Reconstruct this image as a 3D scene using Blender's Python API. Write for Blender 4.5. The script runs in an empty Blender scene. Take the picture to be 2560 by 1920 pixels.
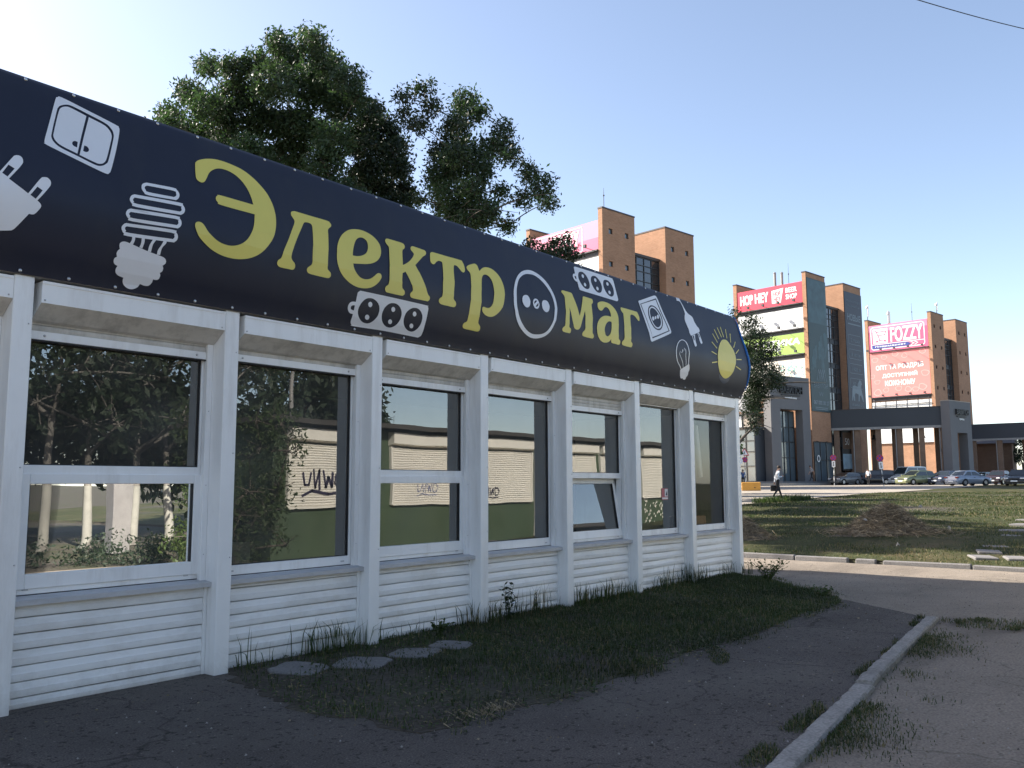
import bpy, bmesh, math, random, json
import numpy as np
from mathutils import Vector, Matrix
from mathutils.geometry import tessellate_polygon

# ------------------------------------------------------------------ scene, camera, light
SC = bpy.context.scene
COL = SC.collection
R = math.radians
YAW, PITCH, ROLL, FPX, EYE = R(38.7285), R(6.5286), R(-0.2026), 2188.33, 1.5
_f = Vector((math.cos(YAW)*math.cos(PITCH), math.sin(YAW)*math.cos(PITCH), math.sin(PITCH)))
_r = Vector((math.sin(YAW), -math.cos(YAW), 0)); _u = _r.cross(_f)
_R = math.cos(ROLL)*_r + math.sin(ROLL)*_u
_U = -math.sin(ROLL)*_r + math.cos(ROLL)*_u
cam = bpy.data.cameras.new('camera'); camo = bpy.data.objects.new('camera', cam); COL.objects.link(camo)
camo.matrix_world = Matrix(((_R.x, _U.x, -_f.x, 0), (_R.y, _U.y, -_f.y, 0), (_R.z, _U.z, -_f.z, EYE), (0, 0, 0, 1)))
cam.sensor_width = 36; cam.lens = 36*FPX/2560; cam.clip_start = 0.05; cam.clip_end = 3000
SC.camera = camo

SUN = Vector((-0.43, 1.35, 1.0)).normalized()           # towards the sun
SUN_EL = math.asin(SUN.z); SUN_AZ = math.atan2(SUN.x, SUN.y)   # clockwise from +Y
w = bpy.data.worlds.new('World'); SC.world = w; w.use_nodes = True
nt = w.node_tree; nt.nodes.clear()
sky = nt.nodes.new('ShaderNodeTexSky'); sky.sky_type = 'NISHITA'; sky.sun_disc = False
sky.sun_elevation = SUN_EL; sky.sun_rotation = SUN_AZ
sky.altitude = 3000; sky.air_density = 1.0; sky.dust_density = 9.0; sky.ozone_density = 1.5
bg = nt.nodes.new('ShaderNodeBackground'); bg.inputs['Strength'].default_value = 0.15
wo = nt.nodes.new('ShaderNodeOutputWorld')
tint = nt.nodes.new('ShaderNodeMix'); tint.data_type = 'RGBA'; tint.blend_type = 'MULTIPLY'; tint.inputs[0].default_value = 1; tint.inputs[7].default_value = (1.15, 1.0, 0.86, 1)
nt.links.new(sky.outputs[0], tint.inputs[6]); nt.links.new(tint.outputs[2], bg.inputs[0]); nt.links.new(bg.outputs[0], wo.inputs[0])
sl = bpy.data.lights.new('sun', 'SUN'); sl.energy = 5.0; sl.angle = R(0.5); sl.color = (1.0, 0.93, 0.82)
so = bpy.data.objects.new('sun', sl); COL.objects.link(so); so.location = (-20, 60, 50)
so.rotation_euler = SUN.to_track_quat('Z', 'Y').to_euler()
SC.view_settings.view_transform = 'Standard'; SC.view_settings.look = 'None'
SC.view_settings.gamma = 1; SC.view_settings.use_curve_mapping = False
SC.view_settings.exposure = 1.28

rnd = random.Random(7); rng = np.random.default_rng(11)

# ------------------------------------------------------------------ helpers
def ray(px, py):
    return _f + _R*((px-1280)/FPX) - _U*((py-960)/FPX)
def at(px, py, s):                      # point seen at a pixel of the photo at forward distance s
    return Vector((0, 0, EYE)) + ray(px, py)*s
def on_z(px, py, z):
    v = ray(px, py); return Vector((0, 0, EYE)) + v*((z-EYE)/v.z)

class MB:
    """collects shapes that become ONE mesh object"""
    def __init__(s): s.v = []; s.f = []; s.m = []; s.sm = []
    def add(s, vs, fs, m=0, smooth=False):
        b = len(s.v); s.v += [tuple(p) for p in vs]
        for f in fs: s.f.append(tuple(b+i for i in f)); s.m.append(m); s.sm.append(smooth)
    def box(s, x0, x1, y0, y1, z0, z1, m=0, T=None, c=0.0):
        if c <= 0:
            vs = [(x, y, z) for z in (z0, z1) for y in (y0, y1) for x in (x0, x1)]
            fs = [(0, 2, 3, 1), (4, 5, 7, 6), (0, 1, 5, 4), (2, 6, 7, 3), (0, 4, 6, 2), (1, 3, 7, 5)]
        else:
            vs = []; idx = {}
            X = (x0, x1); Y = (y0, y1); Z = (z0, z1); sg = (1, -1)
            for i in (0, 1):
                for j in (0, 1):
                    for k in (0, 1):
                        for a in range(3):
                            p = [X[i]+(0 if a == 0 else c*sg[i]), Y[j]+(0 if a == 1 else c*sg[j]), Z[k]+(0 if a == 2 else c*sg[k])]
                            idx[(i, j, k, a)] = len(vs); vs.append(tuple(p))
            fs = []
            g = lambda i, j, k, a: idx[(i, j, k, a)]
            for a, q in ((0, [(0, 0), (0, 1), (1, 1), (1, 0)]), (1, [(0, 0), (1, 0), (1, 1), (0, 1)]), (2, [(0, 0), (0, 1), (1, 1), (1, 0)])):
                for e in (0, 1):
                    lp = []
                    for (p, r_) in q:
                        t = (e, p, r_) if a == 0 else ((p, e, r_) if a == 1 else (p, r_, e))
                        lp.append(g(*t, a))
                    fs.append(tuple(lp if (e == 0) == (a != 2) else lp[::-1]) if a != 2 else tuple(lp if e == 0 else lp[::-1]))
            for i in (0, 1):
                for j in (0, 1): fs.append((g(i, j, 0, 0), g(i, j, 1, 0), g(i, j, 1, 1), g(i, j, 0, 1)))
            for i in (0, 1):
                for k in (0, 1): fs.append((g(i, 0, k, 0), g(i, 1, k, 0), g(i, 1, k, 2), g(i, 0, k, 2)))
            for j in (0, 1):
                for k in (0, 1): fs.append((g(0, j, k, 1), g(1, j, k, 1), g(1, j, k, 2), g(0, j, k, 2)))
            for i in (0, 1):
                for j in (0, 1):
                    for k in (0, 1): fs.append((g(i, j, k, 0), g(i, j, k, 1), g(i, j, k, 2)))
        if T is not None: vs = [T @ Vector(p) for p in vs]
        s.add(vs, fs, m)
        return s
    def cyl(s, p0, p1, r0, r1=None, n=10, m=0, caps=True, smooth=True):
        p0 = Vector(p0); p1 = Vector(p1); r1 = r0 if r1 is None else r1
        d = (p1-p0).normalized(); a = d.orthogonal().normalized(); b = d.cross(a)
        vs = [p0+(a*math.cos(t)+b*math.sin(t))*r0 for t in [2*math.pi*i/n for i in range(n)]]
        vs += [p1+(a*math.cos(t)+b*math.sin(t))*r1 for t in [2*math.pi*i/n for i in range(n)]]
        s.add(vs, [(i, (i+1) % n, n+(i+1) % n, n+i) for i in range(n)], m, smooth)
        if caps: s.add(vs, [tuple(range(n))[::-1], tuple(range(n, 2*n))], m)
        return s
    def tube(s, pts, r, n=6, m=0):
        rs = r if hasattr(r, '__len__') else [r]*len(pts)
        pts = [Vector(p) for p in pts]; rings = []
        t0 = (pts[1]-pts[0]).normalized(); a = t0.orthogonal().normalized()
        for i, p in enumerate(pts):
            t = (pts[min(i+1, len(pts)-1)]-pts[max(i-1, 0)]).normalized()
            a = (a-t*a.dot(t)).normalized(); b = t.cross(a)
            rings.append([p+(a*math.cos(k)+b*math.sin(k))*rs[i] for k in [2*math.pi*j/n for j in range(n)]])
        vs = [q for g in rings for q in g]; fs = []
        for i in range(len(pts)-1):
            for j in range(n): fs.append((i*n+j, i*n+(j+1) % n, (i+1)*n+(j+1) % n, (i+1)*n+j))
        s.add(vs, fs, m, True); s.add(vs, [tuple(range(n))[::-1], tuple(range((len(pts)-1)*n, len(pts)*n))], m)
        return s
    def prism(s, pts, axis, a, b, m=0):   # extrude a 2D outline along an axis
        def P(q, t):
            return {'x': (t, q[0], q[1]), 'y': (q[0], t, q[1]), 'z': (q[0], q[1], t)}[axis]
        n = len(pts); vs = [P(q, a) for q in pts]+[P(q, b) for q in pts]
        s.add(vs, [(i, (i+1) % n, n+(i+1) % n, n+i) for i in range(n)]+[tuple(range(n))[::-1], tuple(range(n, 2*n))], m)
        return s
    def quad(s, a, b, c, d, m=0): s.add([a, b, c, d], [(0, 1, 2, 3)], m); return s
    def ball(s, c, r, n=8, k=5, m=0, sc=(1, 1, 1)):
        vs = [(c[0], c[1], c[2]+r*sc[2])]
        for i in range(1, k):
            t = math.pi*i/k
            for j in range(n):
                a = 2*math.pi*j/n; vs.append((c[0]+r*sc[0]*math.sin(t)*math.cos(a), c[1]+r*sc[1]*math.sin(t)*math.sin(a), c[2]+r*sc[2]*math.cos(t)))
        vs.append((c[0], c[1], c[2]-r*sc[2])); fs = []
        for j in range(n): fs.append((0, 1+j, 1+(j+1) % n)); fs.append((len(vs)-1, 1+(k-2)*n+(j+1) % n, 1+(k-2)*n+j))
        for i in range(k-2):
            for j in range(n): fs.append((1+i*n+j, 1+(i+1)*n+j, 1+(i+1)*n+(j+1) % n, 1+i*n+(j+1) % n))
        s.add(vs, fs, m, True); return s
    def mesh(s, name, mats):
        me = bpy.data.meshes.new(name); me.from_pydata(s.v, [], s.f)
        for mm in (mats if isinstance(mats, (list, tuple)) else [mats]): me.materials.append(mm)
        me.polygons.foreach_set('material_index', s.m); me.polygons.foreach_set('use_smooth', s.sm)
        bm = bmesh.new(); bm.from_mesh(me); bmesh.ops.recalc_face_normals(bm, faces=bm.faces); bm.to_mesh(me); bm.free()
        me.update(); return me
    def build(s, name, mats, parent=None, loc=None, rotz=0.0):
        return link(name, s.mesh(name, mats), parent, loc, rotz)

def link(name, me, parent=None, loc=None, rotz=0.0):
    o = bpy.data.objects.new(name, me); COL.objects.link(o)
    if parent is not None: o.parent = parent
    if loc is not None: o.location = loc
    if rotz: o.rotation_euler = (0, 0, rotz)
    return o
def tag(o, label=None, cat=None, group=None, kind=None):
    if label: o['label'] = label
    if cat: o['category'] = cat
    if group: o['group'] = group
    if kind: o['kind'] = kind
    return o
def thing(name, label, cat, loc=(0, 0, 0), rotz=0.0, group=None, tilt=None):
    o = bpy.data.objects.new(name, None); COL.objects.link(o); o.location = loc
    o.rotation_euler = (tilt[0], tilt[1], rotz) if tilt else (0, 0, rotz); o.empty_display_size = 0.2
    return tag(o, label, cat, group)
def fast_mesh(name, V, F, mats, midx=None, smooth=False):
    V = np.asarray(V, np.float32); F = np.asarray(F, np.int32); k = F.shape[1]
    me = bpy.data.meshes.new(name); me.vertices.add(len(V)); me.vertices.foreach_set('co', V.ravel())
    me.loops.add(F.size); me.loops.foreach_set('vertex_index', F.ravel())
    me.polygons.add(len(F)); me.polygons.foreach_set('loop_start', np.arange(0, F.size, k, dtype=np.int32))
    me.polygons.foreach_set('loop_total', np.full(len(F), k, np.int32))
    for mm in (mats if isinstance(mats, (list, tuple)) else [mats]): me.materials.append(mm)
    if midx is not None: me.polygons.foreach_set('material_index', np.asarray(midx, np.int32))
    if smooth: me.polygons.foreach_set('use_smooth', np.ones(len(F), bool))
    me.update(calc_edges=True); return me
_txt = {}
def text_verts(s):
    """outline mesh of a word in the built-in font, normalised to a 0..1 box"""
    if s in _txt: return _txt[s]
    cu = bpy.data.curves.new('word', 'FONT'); cu.body = s; cu.resolution_u = 3; cu.size = 1; cu.offset = 0.0
    o = bpy.data.objects.new('word', cu); COL.objects.link(o)
    dg = bpy.context.evaluated_depsgraph_get(); me = bpy.data.meshes.new_from_object(o.evaluated_get(dg))
    v = np.array([q.co[:] for q in me.vertices]); f = [tuple(p.vertices) for p in me.polygons]
    bpy.data.objects.remove(o); bpy.data.curves.remove(cu); bpy.data.meshes.remove(me)
    a = v.min(0); b = v.max(0); v = (v-a)/np.maximum(b-a, 1e-6); _txt[s] = (v, f); return _txt[s]
def put_text(mb, s, O, ux, uz, W, H, m=0, bold=0.0, depth=0.0, shear=0.0):
    """word s in a W x H box from corner O along unit vectors ux, uz (n = towards the reader)"""
    v, f = text_verts(s); O = Vector(O); ux = Vector(ux); uz = Vector(uz); n = ux.cross(uz)
    offs = [(0, 0)] if not bold else [(-bold, -bold), (bold, -bold), (bold, bold), (-bold, bold)]
    for k, (dx, dz) in enumerate(offs):
        vs = [O+ux*(p[0]*W+dx+shear*p[1]*H)+uz*(p[1]*H+dz)+n*(0.0008*k+depth) for p in v]
        mb.add(vs, f, m)
    if depth:
        from collections import Counter
        ec = Counter(tuple(sorted((a, b))) for q in f for a, b in zip(q, q[1:]+q[:1]))
        for q in f:
            for a, b in zip(q, q[1:]+q[:1]):
                if ec[tuple(sorted((a, b)))] == 1:
                    A = O+ux*(v[a][0]*W)+uz*(v[a][1]*H); B = O+ux*(v[b][0]*W)+uz*(v[b][1]*H)
                    mb.add([A, B, B+n*depth, A+n*depth], [(0, 1, 2, 3)], m)

# ------------------------------------------------------------------ materials
MAT = {}
def mat(name, col, rough=0.6, var=0.12, scale=3.0, metal=0.0, spec=0.5, bump=0.0, bscale=60.0, stretch=(1, 1, 1), dirt=None, emit=None, trans=0.0, fine=0.0, pits=0.0, pscale=28.0, splash=0.0, cracks=0.0):
    m = bpy.data.materials.new(name); m.use_nodes = True; t = m.node_tree; N = t.nodes; L = t.links
    b = N['Principled BSDF']; b.inputs['Roughness'].default_value = rough; b.inputs['Metallic'].default_value = metal
    b.inputs['Specular IOR Level'].default_value = spec
    geo = N.new('ShaderNodeNewGeometry'); mp = N.new('ShaderNodeMapping'); mp.inputs['Scale'].default_value = stretch
    L.new(geo.outputs['Position'], mp.inputs['Vector'])
    n1 = N.new('ShaderNodeTexNoise'); n1.inputs['Scale'].default_value = scale; n1.inputs['Detail'].default_value = 6; n1.inputs['Roughness'].default_value = 0.65
    L.new(mp.outputs[0], n1.inputs['Vector'])
    cr = N.new('ShaderNodeValToRGB'); cr.color_ramp.elements[0].position = 0.3; cr.color_ramp.elements[1].position = 0.7
    lo = [c*(1-var) for c in col]; hi = [min(1, c*(1+var)) for c in col]
    cr.color_ramp.elements[0].color = (*lo, 1); cr.color_ramp.elements[1].color = (*hi, 1)
    L.new(n1.outputs['Fac'], cr.inputs[0]); out = cr.outputs[0]
    if fine:
        n3 = N.new('ShaderNodeTexNoise'); n3.inputs['Scale'].default_value = bscale; n3.inputs['Detail'].default_value = 3
        L.new(geo.outputs['Position'], n3.inputs['Vector'])
        mr = N.new('ShaderNodeMapRange'); mr.inputs[1].default_value = 0.3; mr.inputs[2].default_value = 0.7; mr.inputs[3].default_value = 1-fine; mr.inputs[4].default_value = 1+fine
        L.new(n3.outputs['Fac'], mr.inputs[0])
        mx = N.new('ShaderNodeVectorMath'); mx.operation = 'SCALE'; L.new(out, mx.inputs[0]); L.new(mr.outputs[0], mx.inputs['Scale']); out = mx.outputs[0]
    if dirt:   # (colour, amount, mapping scale, low, high)
        dc, am, sc, lo_, hi_ = dirt
        mp2 = N.new('ShaderNodeMapping'); mp2.inputs['Scale'].default_value = sc; L.new(geo.outputs['Position'], mp2.inputs['Vector'])
        n2 = N.new('ShaderNodeTexNoise'); n2.inputs['Scale'].default_value = 1; n2.inputs['Detail'].default_value = 7; n2.inputs['Roughness'].default_value = 0.7
        L.new(mp2.outputs[0], n2.inputs['Vector'])
        mr = N.new('ShaderNodeMapRange'); mr.inputs[1].default_value = lo_; mr.inputs[2].default_value = hi_; mr.inputs[3].default_value = 0; mr.inputs[4].default_value = am
        L.new(n2.outputs['Fac'], mr.inputs[0])
        mx = N.new('ShaderNodeMix'); mx.data_type = 'RGBA'; L.new(mr.outputs[0], mx.inputs[0]); L.new(out, mx.inputs[6]); mx.inputs[7].default_value = (*dc, 1); out = mx.outputs[2]
    if splash:   # mud splashed up from the ground: its own ragged shape
        sx = N.new('ShaderNodeSeparateXYZ'); L.new(geo.outputs['Position'], sx.inputs[0]); n6 = N.new('ShaderNodeTexNoise'); n6.inputs['Scale'].default_value = 5; n6.inputs['Detail'].default_value = 7; n6.inputs['Roughness'].default_value = .75; L.new(geo.outputs['Position'], n6.inputs['Vector'])
        a6 = N.new('ShaderNodeMath'); a6.operation = 'MULTIPLY_ADD'; a6.inputs[1].default_value = -1.5; L.new(sx.outputs[2], a6.inputs[0]); L.new(n6.outputs['Fac'], a6.inputs[2])
        r6 = N.new('ShaderNodeMapRange'); r6.inputs[1].default_value = .18; r6.inputs[2].default_value = .58; r6.inputs[3].default_value = 0; r6.inputs[4].default_value = splash; L.new(a6.outputs[0], r6.inputs[0])
        x6 = N.new('ShaderNodeMix'); x6.data_type = 'RGBA'; L.new(r6.outputs[0], x6.inputs[0]); L.new(out, x6.inputs[6]); x6.inputs[7].default_value = (.27, .235, .19, 1); out = x6.outputs[2]
    if cracks:   # wandering cracks where the coat has broken
        n7 = N.new('ShaderNodeTexNoise'); n7.inputs['Scale'].default_value = 2.2; n7.inputs['Detail'].default_value = 6; L.new(geo.outputs['Position'], n7.inputs['Vector'])
        s7 = N.new('ShaderNodeVectorMath'); s7.operation = 'MULTIPLY_ADD'; s7.inputs[1].default_value = (.55, .55, 0); L.new(n7.outputs['Color'], s7.inputs[0]); L.new(geo.outputs['Position'], s7.inputs[2])
        v7 = N.new('ShaderNodeTexVoronoi'); v7.feature = 'DISTANCE_TO_EDGE'; v7.inputs['Scale'].default_value = .55; L.new(s7.outputs[0], v7.inputs['Vector'])
        q7 = N.new('ShaderNodeTexNoise'); q7.inputs['Scale'].default_value = .6; L.new(geo.outputs['Position'], q7.inputs['Vector'])
        t7 = N.new('ShaderNodeMapRange'); t7.inputs[1].default_value = .45; t7.inputs[2].default_value = .62; t7.inputs[3].default_value = .0006; t7.inputs[4].default_value = .008; L.new(q7.outputs['Fac'], t7.inputs[0])
        d7 = N.new('ShaderNodeMath'); d7.operation = 'DIVIDE'; L.new(v7.outputs['Distance'], d7.inputs[0]); L.new(t7.outputs[0], d7.inputs[1])
        r7 = N.new('ShaderNodeMapRange'); r7.inputs[1].default_value = .5; r7.inputs[2].default_value = 1.2; r7.inputs[3].default_value = 1-cracks; r7.inputs[4].default_value = 1; L.new(d7.outputs[0], r7.inputs[0])
        m7 = N.new('ShaderNodeVectorMath'); m7.operation = 'SCALE'; L.new(out, m7.inputs[0]); L.new(r7.outputs[0], m7.inputs['Scale']); out = m7.outputs[0]
    if pits:     # small dark pits and pale stones
        for sgn, sc_, lo_, hi_, f_ in ((-1, pscale, .60, .66, 1-pits), (1, pscale*1.6, .64, .70, 1+pits*1.1)):
            n5 = N.new('ShaderNodeTexNoise'); n5.inputs['Scale'].default_value = sc_; n5.inputs['Detail'].default_value = 2; n5.inputs['Roughness'].default_value = .55
            mp5 = N.new('ShaderNodeMapping'); mp5.inputs['Location'].default_value = (sgn*3.7, 1.3, 0); L.new(geo.outputs['Position'], mp5.inputs['Vector']); L.new(mp5.outputs[0], n5.inputs['Vector'])
            mr5 = N.new('ShaderNodeMapRange'); mr5.inputs[1].default_value = lo_; mr5.inputs[2].default_value = hi_; mr5.inputs[3].default_value = 1; mr5.inputs[4].default_value = f_
            L.new(n5.outputs['Fac'], mr5.inputs[0]); m5 = N.new('ShaderNodeVectorMath'); m5.operation = 'SCALE'; L.new(out, m5.inputs[0]); L.new(mr5.outputs[0], m5.inputs['Scale']); out = m5.outputs[0]
    L.new(out, b.inputs['Base Color'])
    if bump:
        n4 = N.new('ShaderNodeTexNoise'); n4.inputs['Scale'].default_value = bscale; n4.inputs['Detail'].default_value = 5
        L.new(geo.outputs['Position'], n4.inputs['Vector'])
        bp = N.new('ShaderNodeBump'); bp.inputs['Strength'].default_value = bump; bp.inputs['Distance'].default_value = 0.02
        L.new(n4.outputs['Fac'], bp.inputs['Height']); L.new(bp.outputs[0], b.inputs['Normal'])
    if emit: b.inputs['Emission Color'].default_value = (*emit[0], 1); b.inputs['Emission Strength'].default_value = emit[1]
    MAT[name] = m; return m
def leaf_mat(name, col, var=0.35, scale=0.9, tr=0.45):
    m = mat(name, col, 0.55, var, scale, spec=0.35); t = m.node_tree; N = t.nodes; L = t.links
    b = N['Principled BSDF']; o = N['Material Output']; src = b.inputs['Base Color'].links[0].from_socket
    tl = N.new('ShaderNodeBsdfTranslucent'); g = N.new('ShaderNodeVectorMath'); g.operation = 'MULTIPLY'; g.inputs[1].default_value = (1.2, 1.5, 0.8)
    L.new(src, g.inputs[0]); L.new(g.outputs[0], tl.inputs['Color'])
    mx = N.new('ShaderNodeMixShader'); mx.inputs[0].default_value = tr; L.new(b.outputs[0], mx.inputs[1]); L.new(tl.outputs[0], mx.inputs[2]); L.new(mx.outputs[0], o.inputs[0])
    return m
def glass_mat(name, tint=(0.75, 0.8, 0.8), ior=1.9, wav=0.0, wscale=1.5, rough=0.0, dust=0.0):
    m = bpy.data.materials.new(name); m.use_nodes = True; t = m.node_tree; N = t.nodes; L = t.links; N.clear()
    o = N.new('ShaderNodeOutputMaterial'); tr = N.new('ShaderNodeBsdfTransparent'); tr.inputs[0].default_value = (*tint, 1)
    g = N.new('ShaderNodeBsdfGlossy'); g.inputs['Roughness'].default_value = rough; g.inputs[0].default_value = (0.95, 0.97, 0.97, 1)
    fr = N.new('ShaderNodeFresnel'); fr.inputs['IOR'].default_value = ior
    mx = N.new('ShaderNodeMixShader'); L.new(fr.outputs[0], mx.inputs[0]); L.new(tr.outputs[0], mx.inputs[1]); L.new(g.outputs[0], mx.inputs[2]); L.new(mx.outputs[0], o.inputs[0])
    if dust:
        df = N.new('ShaderNodeBsdfDiffuse'); df.inputs[0].default_value = (.42, .41, .38, 1); m2 = N.new('ShaderNodeMixShader'); nz = N.new('ShaderNodeTexNoise'); nz.inputs['Scale'].default_value = 2.2; nz.inputs['Detail'].default_value = 5
        g2 = N.new('ShaderNodeNewGeometry'); L.new(g2.outputs['Position'], nz.inputs['Vector']); mr = N.new('ShaderNodeMapRange'); mr.inputs[1].default_value = .3; mr.inputs[2].default_value = .75; mr.inputs[3].default_value = dust*.5; mr.inputs[4].default_value = dust*1.5
        L.new(nz.outputs['Fac'], mr.inputs[0]); L.new(mr.outputs[0], m2.inputs[0]); L.new(mx.outputs[0], m2.inputs[1]); L.new(df.outputs[0], m2.inputs[2]); L.new(m2.outputs[0], o.inputs[0])
    if wav:
        geo = N.new('ShaderNodeNewGeometry'); n = N.new('ShaderNodeTexNoise'); n.inputs['Scale'].default_value = wscale; n.inputs['Detail'].default_value = 1
        L.new(geo.outputs['Position'], n.inputs['Vector']); bp = N.new('ShaderNodeBump'); bp.inputs['Strength'].default_value = 1; bp.inputs['Distance'].default_value = wav
        L.new(n.outputs['Fac'], bp.inputs['Height']); L.new(bp.outputs[0], g.inputs['Normal']); L.new(bp.outputs[0], fr.inputs['Normal'])
    MAT[name] = m; return m
def brick_mat(name, c1, c2, mortar, dirt=0.25):
    m = mat(name, c1, 0.85, 0.14, 0.5, spec=0.2, dirt=((c1[0]*.6, c1[1]*.6, c1[2]*.62), dirt, (0.25, 0.25, 1.1), 0.45, 0.8)); t = m.node_tree; N = t.nodes; L = t.links
    b = N['Principled BSDF']; src = b.inputs['Base Color'].links[0].from_socket
    tc = N.new('ShaderNodeTexCoord'); sx = N.new('ShaderNodeSeparateXYZ'); L.new(tc.outputs['Object'], sx.inputs[0])
    ad = N.new('ShaderNodeMath'); L.new(sx.outputs[0], ad.inputs[0]); L.new(sx.outputs[1], ad.inputs[1])
    cx = N.new('ShaderNodeCombineXYZ'); L.new(ad.outputs[0], cx.inputs[0]); L.new(sx.outputs[2], cx.inputs[1])
    bt = N.new('ShaderNodeTexBrick'); bt.inputs['Scale'].default_value = 1; bt.inputs['Brick Width'].default_value = 0.27; bt.inputs['Row Height'].default_value = 0.085
    bt.inputs['Mortar Size'].default_value = 0.010; bt.inputs['Color1'].default_value = (1, 1, 1, 1); bt.inputs['Color2'].default_value = (*[y/x for x, y in zip(c1, c2)], 1); bt.inputs['Mortar'].default_value = (*[y/x for x, y in zip(c1, mortar)], 1)
    L.new(cx.outputs[0], bt.inputs['Vector'])
    mm = N.new('ShaderNodeVectorMath'); mm.operation = 'MULTIPLY'; L.new(src, mm.inputs[0]); L.new(bt.outputs['Color'], mm.inputs[1]); L.new(mm.outputs[0], b.inputs['Base Color'])
    return m

mat('white_metal', (0.88, 0.88, 0.87), 0.42, 0.03, 2.5, dirt=((0.46, 0.42, 0.37), 0.42, (6.0, 6.0, 0.8), 0.50, 0.80), splash=0.35)
mat('white_slat', (0.87, 0.87, 0.86), 0.38, 0.03, 2.0, dirt=((0.46, 0.42, 0.37), 0.5, (2.0, 2.0, 4.0), 0.48, 0.80), splash=0.40)
mat('grey_trim', (0.52, 0.52, 0.53), 0.5, 0.08, 4, dirt=((0.22, 0.21, 0.2), 0.5, (4, 4, 6), 0.5, 0.8))
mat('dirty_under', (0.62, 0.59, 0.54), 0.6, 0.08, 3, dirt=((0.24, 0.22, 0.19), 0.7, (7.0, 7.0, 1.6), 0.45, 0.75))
mat('black_seal', (0.02, 0.02, 0.022), 0.6)
mat('vinyl_navy', (0.0100, 0.0135, 0.0310), 0.50, 0.10, 1.2, spec=0.38, bump=0.02, bscale=300, dirt=((0.030, 0.031, 0.036), 0.55, (1.6, 1.6, 0.5), 0.48, 0.78))
mat('print_yellow', (0.70, 0.60, 0.13), 0.42, 0.05, 1.2)
mat('print_white', (0.74, 0.75, 0.78), 0.42, 0.05, 1.2)
mat('print_blue', (0.025, 0.04, 0.085), 0.4, 0.05, 1.2)
mat('edge_blue', (0.01, 0.13, 0.42), 0.4, 0.1, 3)
mat('steel', (0.55, 0.55, 0.56), 0.3, 0.1, 20, metal=0.9)
mat('dark_inside', (0.10, 0.10, 0.105), 0.8, 0.1, 1)
mat('inside_floor', (0.16, 0.15, 0.14), 0.7, 0.1, 1)
mat('asphalt', (0.108, 0.093, 0.083), 0.93, 0.25, 0.8, spec=0.25, bump=0.8, bscale=90, fine=0.45, pits=0.6, pscale=26, cracks=0.42, dirt=((0.17, 0.150, 0.128), 0.75, (0.35, 0.5, 1), 0.48, 0.75))
mat('old_asphalt', (0.245, 0.207, 0.168), 0.95, 0.22, 0.5, spec=0.2, bump=0.8, bscale=60, fine=0.25, pits=0.24, pscale=18, cracks=0.3, dirt=((0.095, 0.080, 0.066), 0.65, (0.22, 0.75, 1), 0.52, 0.72))
mat('soil', (0.082, 0.070, 0.056), 0.95, 0.3, 1.2, spec=0.15, bump=0.8, bscale=30, fine=0.35, dirt=((0.045, 0.055, 0.022), 0.8, (0.6, 0.6, 1), 0.45, 0.65))
mat('dry_dust', (0.36, 0.295, 0.215), 0.95, 0.2, 1.0, spec=0.1, bump=0.5, bscale=30, fine=0.2, dirt=((0.20, 0.165, 0.11), 0.6, (0.5, 0.5, 1), 0.5, 0.7))
mat('turf', (0.050, 0.054, 0.023), 0.95, 0.35, 0.8, spec=0.1, bump=0.8, bscale=14, fine=0.45, dirt=((0.115, 0.088, 0.05), 0.85, (0.32, 0.5, 1), 0.50, 0.68))
mat('plaza_paving', (0.34, 0.30, 0.25), 0.9, 0.12, 0.35, spec=0.2, fine=0.15, bscale=4, dirt=((0.13, 0.12, 0.11), 0.6, (0.1, 0.3, 1), 0.5, 0.75))
mat('kerb_concrete', (0.30, 0.28, 0.255), 0.9, 0.15, 3, spec=0.2, bump=0.5, bscale=50, fine=0.25, dirt=((0.10, 0.095, 0.085), 0.7, (2, 2, 2), 0.52, 0.75))
mat('tile_concrete', (0.18, 0.17, 0.165), 0.9, 0.15, 3, bump=0.4, bscale=50, fine=0.2)
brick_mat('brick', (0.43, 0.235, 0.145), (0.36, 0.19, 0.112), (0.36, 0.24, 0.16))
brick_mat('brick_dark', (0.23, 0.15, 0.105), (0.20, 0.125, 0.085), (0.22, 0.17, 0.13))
mat('coping', (0.055, 0.045, 0.042), 0.6)
mat('grey_render', (0.155, 0.152, 0.155), 0.8, 0.06, 0.6, dirt=((0.11, 0.11, 0.11), 0.4, (0.6, 0.6, 0.15), 0.5, 0.8))
mat('beige_render', (0.42, 0.36, 0.30), 0.8, 0.06, 0.6)
mat('fascia_dark', (0.034, 0.040, 0.050), 0.5, 0.06, 0.4)
mat('pipe_grey', (0.28, 0.27, 0.26), 0.6)
mat('frame_dark', (0.028, 0.03, 0.033), 0.45)
mat('sheet_roof', (0.26, 0.26, 0.26), 0.5, 0.1, 1)
glass_mat('shop_glass', (0.50, 0.53, 0.53), 2.45, wav=0.0012, wscale=1.3, dust=0.10)
glass_mat('shop_glass_plain', (0.80, 0.83, 0.83), 1.6, wav=0.0012, wscale=1.3, dust=0.02)
mat('sticker_red', (0.50, 0.13, 0.15), 0.5)
mat('tower_glass', (0.03, 0.035, 0.04), 0.06, 0.2, 0.3, spec=0.9)
mat('glass_blue', (0.10, 0.13, 0.15), 0.08, 0.15, 0.3, spec=1.0)
mat('bill_white', (0.72, 0.73, 0.72), 0.5, 0.05, 0.4, dirt=((0.45, 0.46, 0.45), 0.5, (0.8, 0.8, 0.15), 0.45, 0.8))
mat('bill_red', (0.66, 0.045, 0.085), 0.45, 0.03, 0.4)
mat('bill_green', (0.34, 0.50, 0.11), 0.45, 0.03, 0.4)
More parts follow.
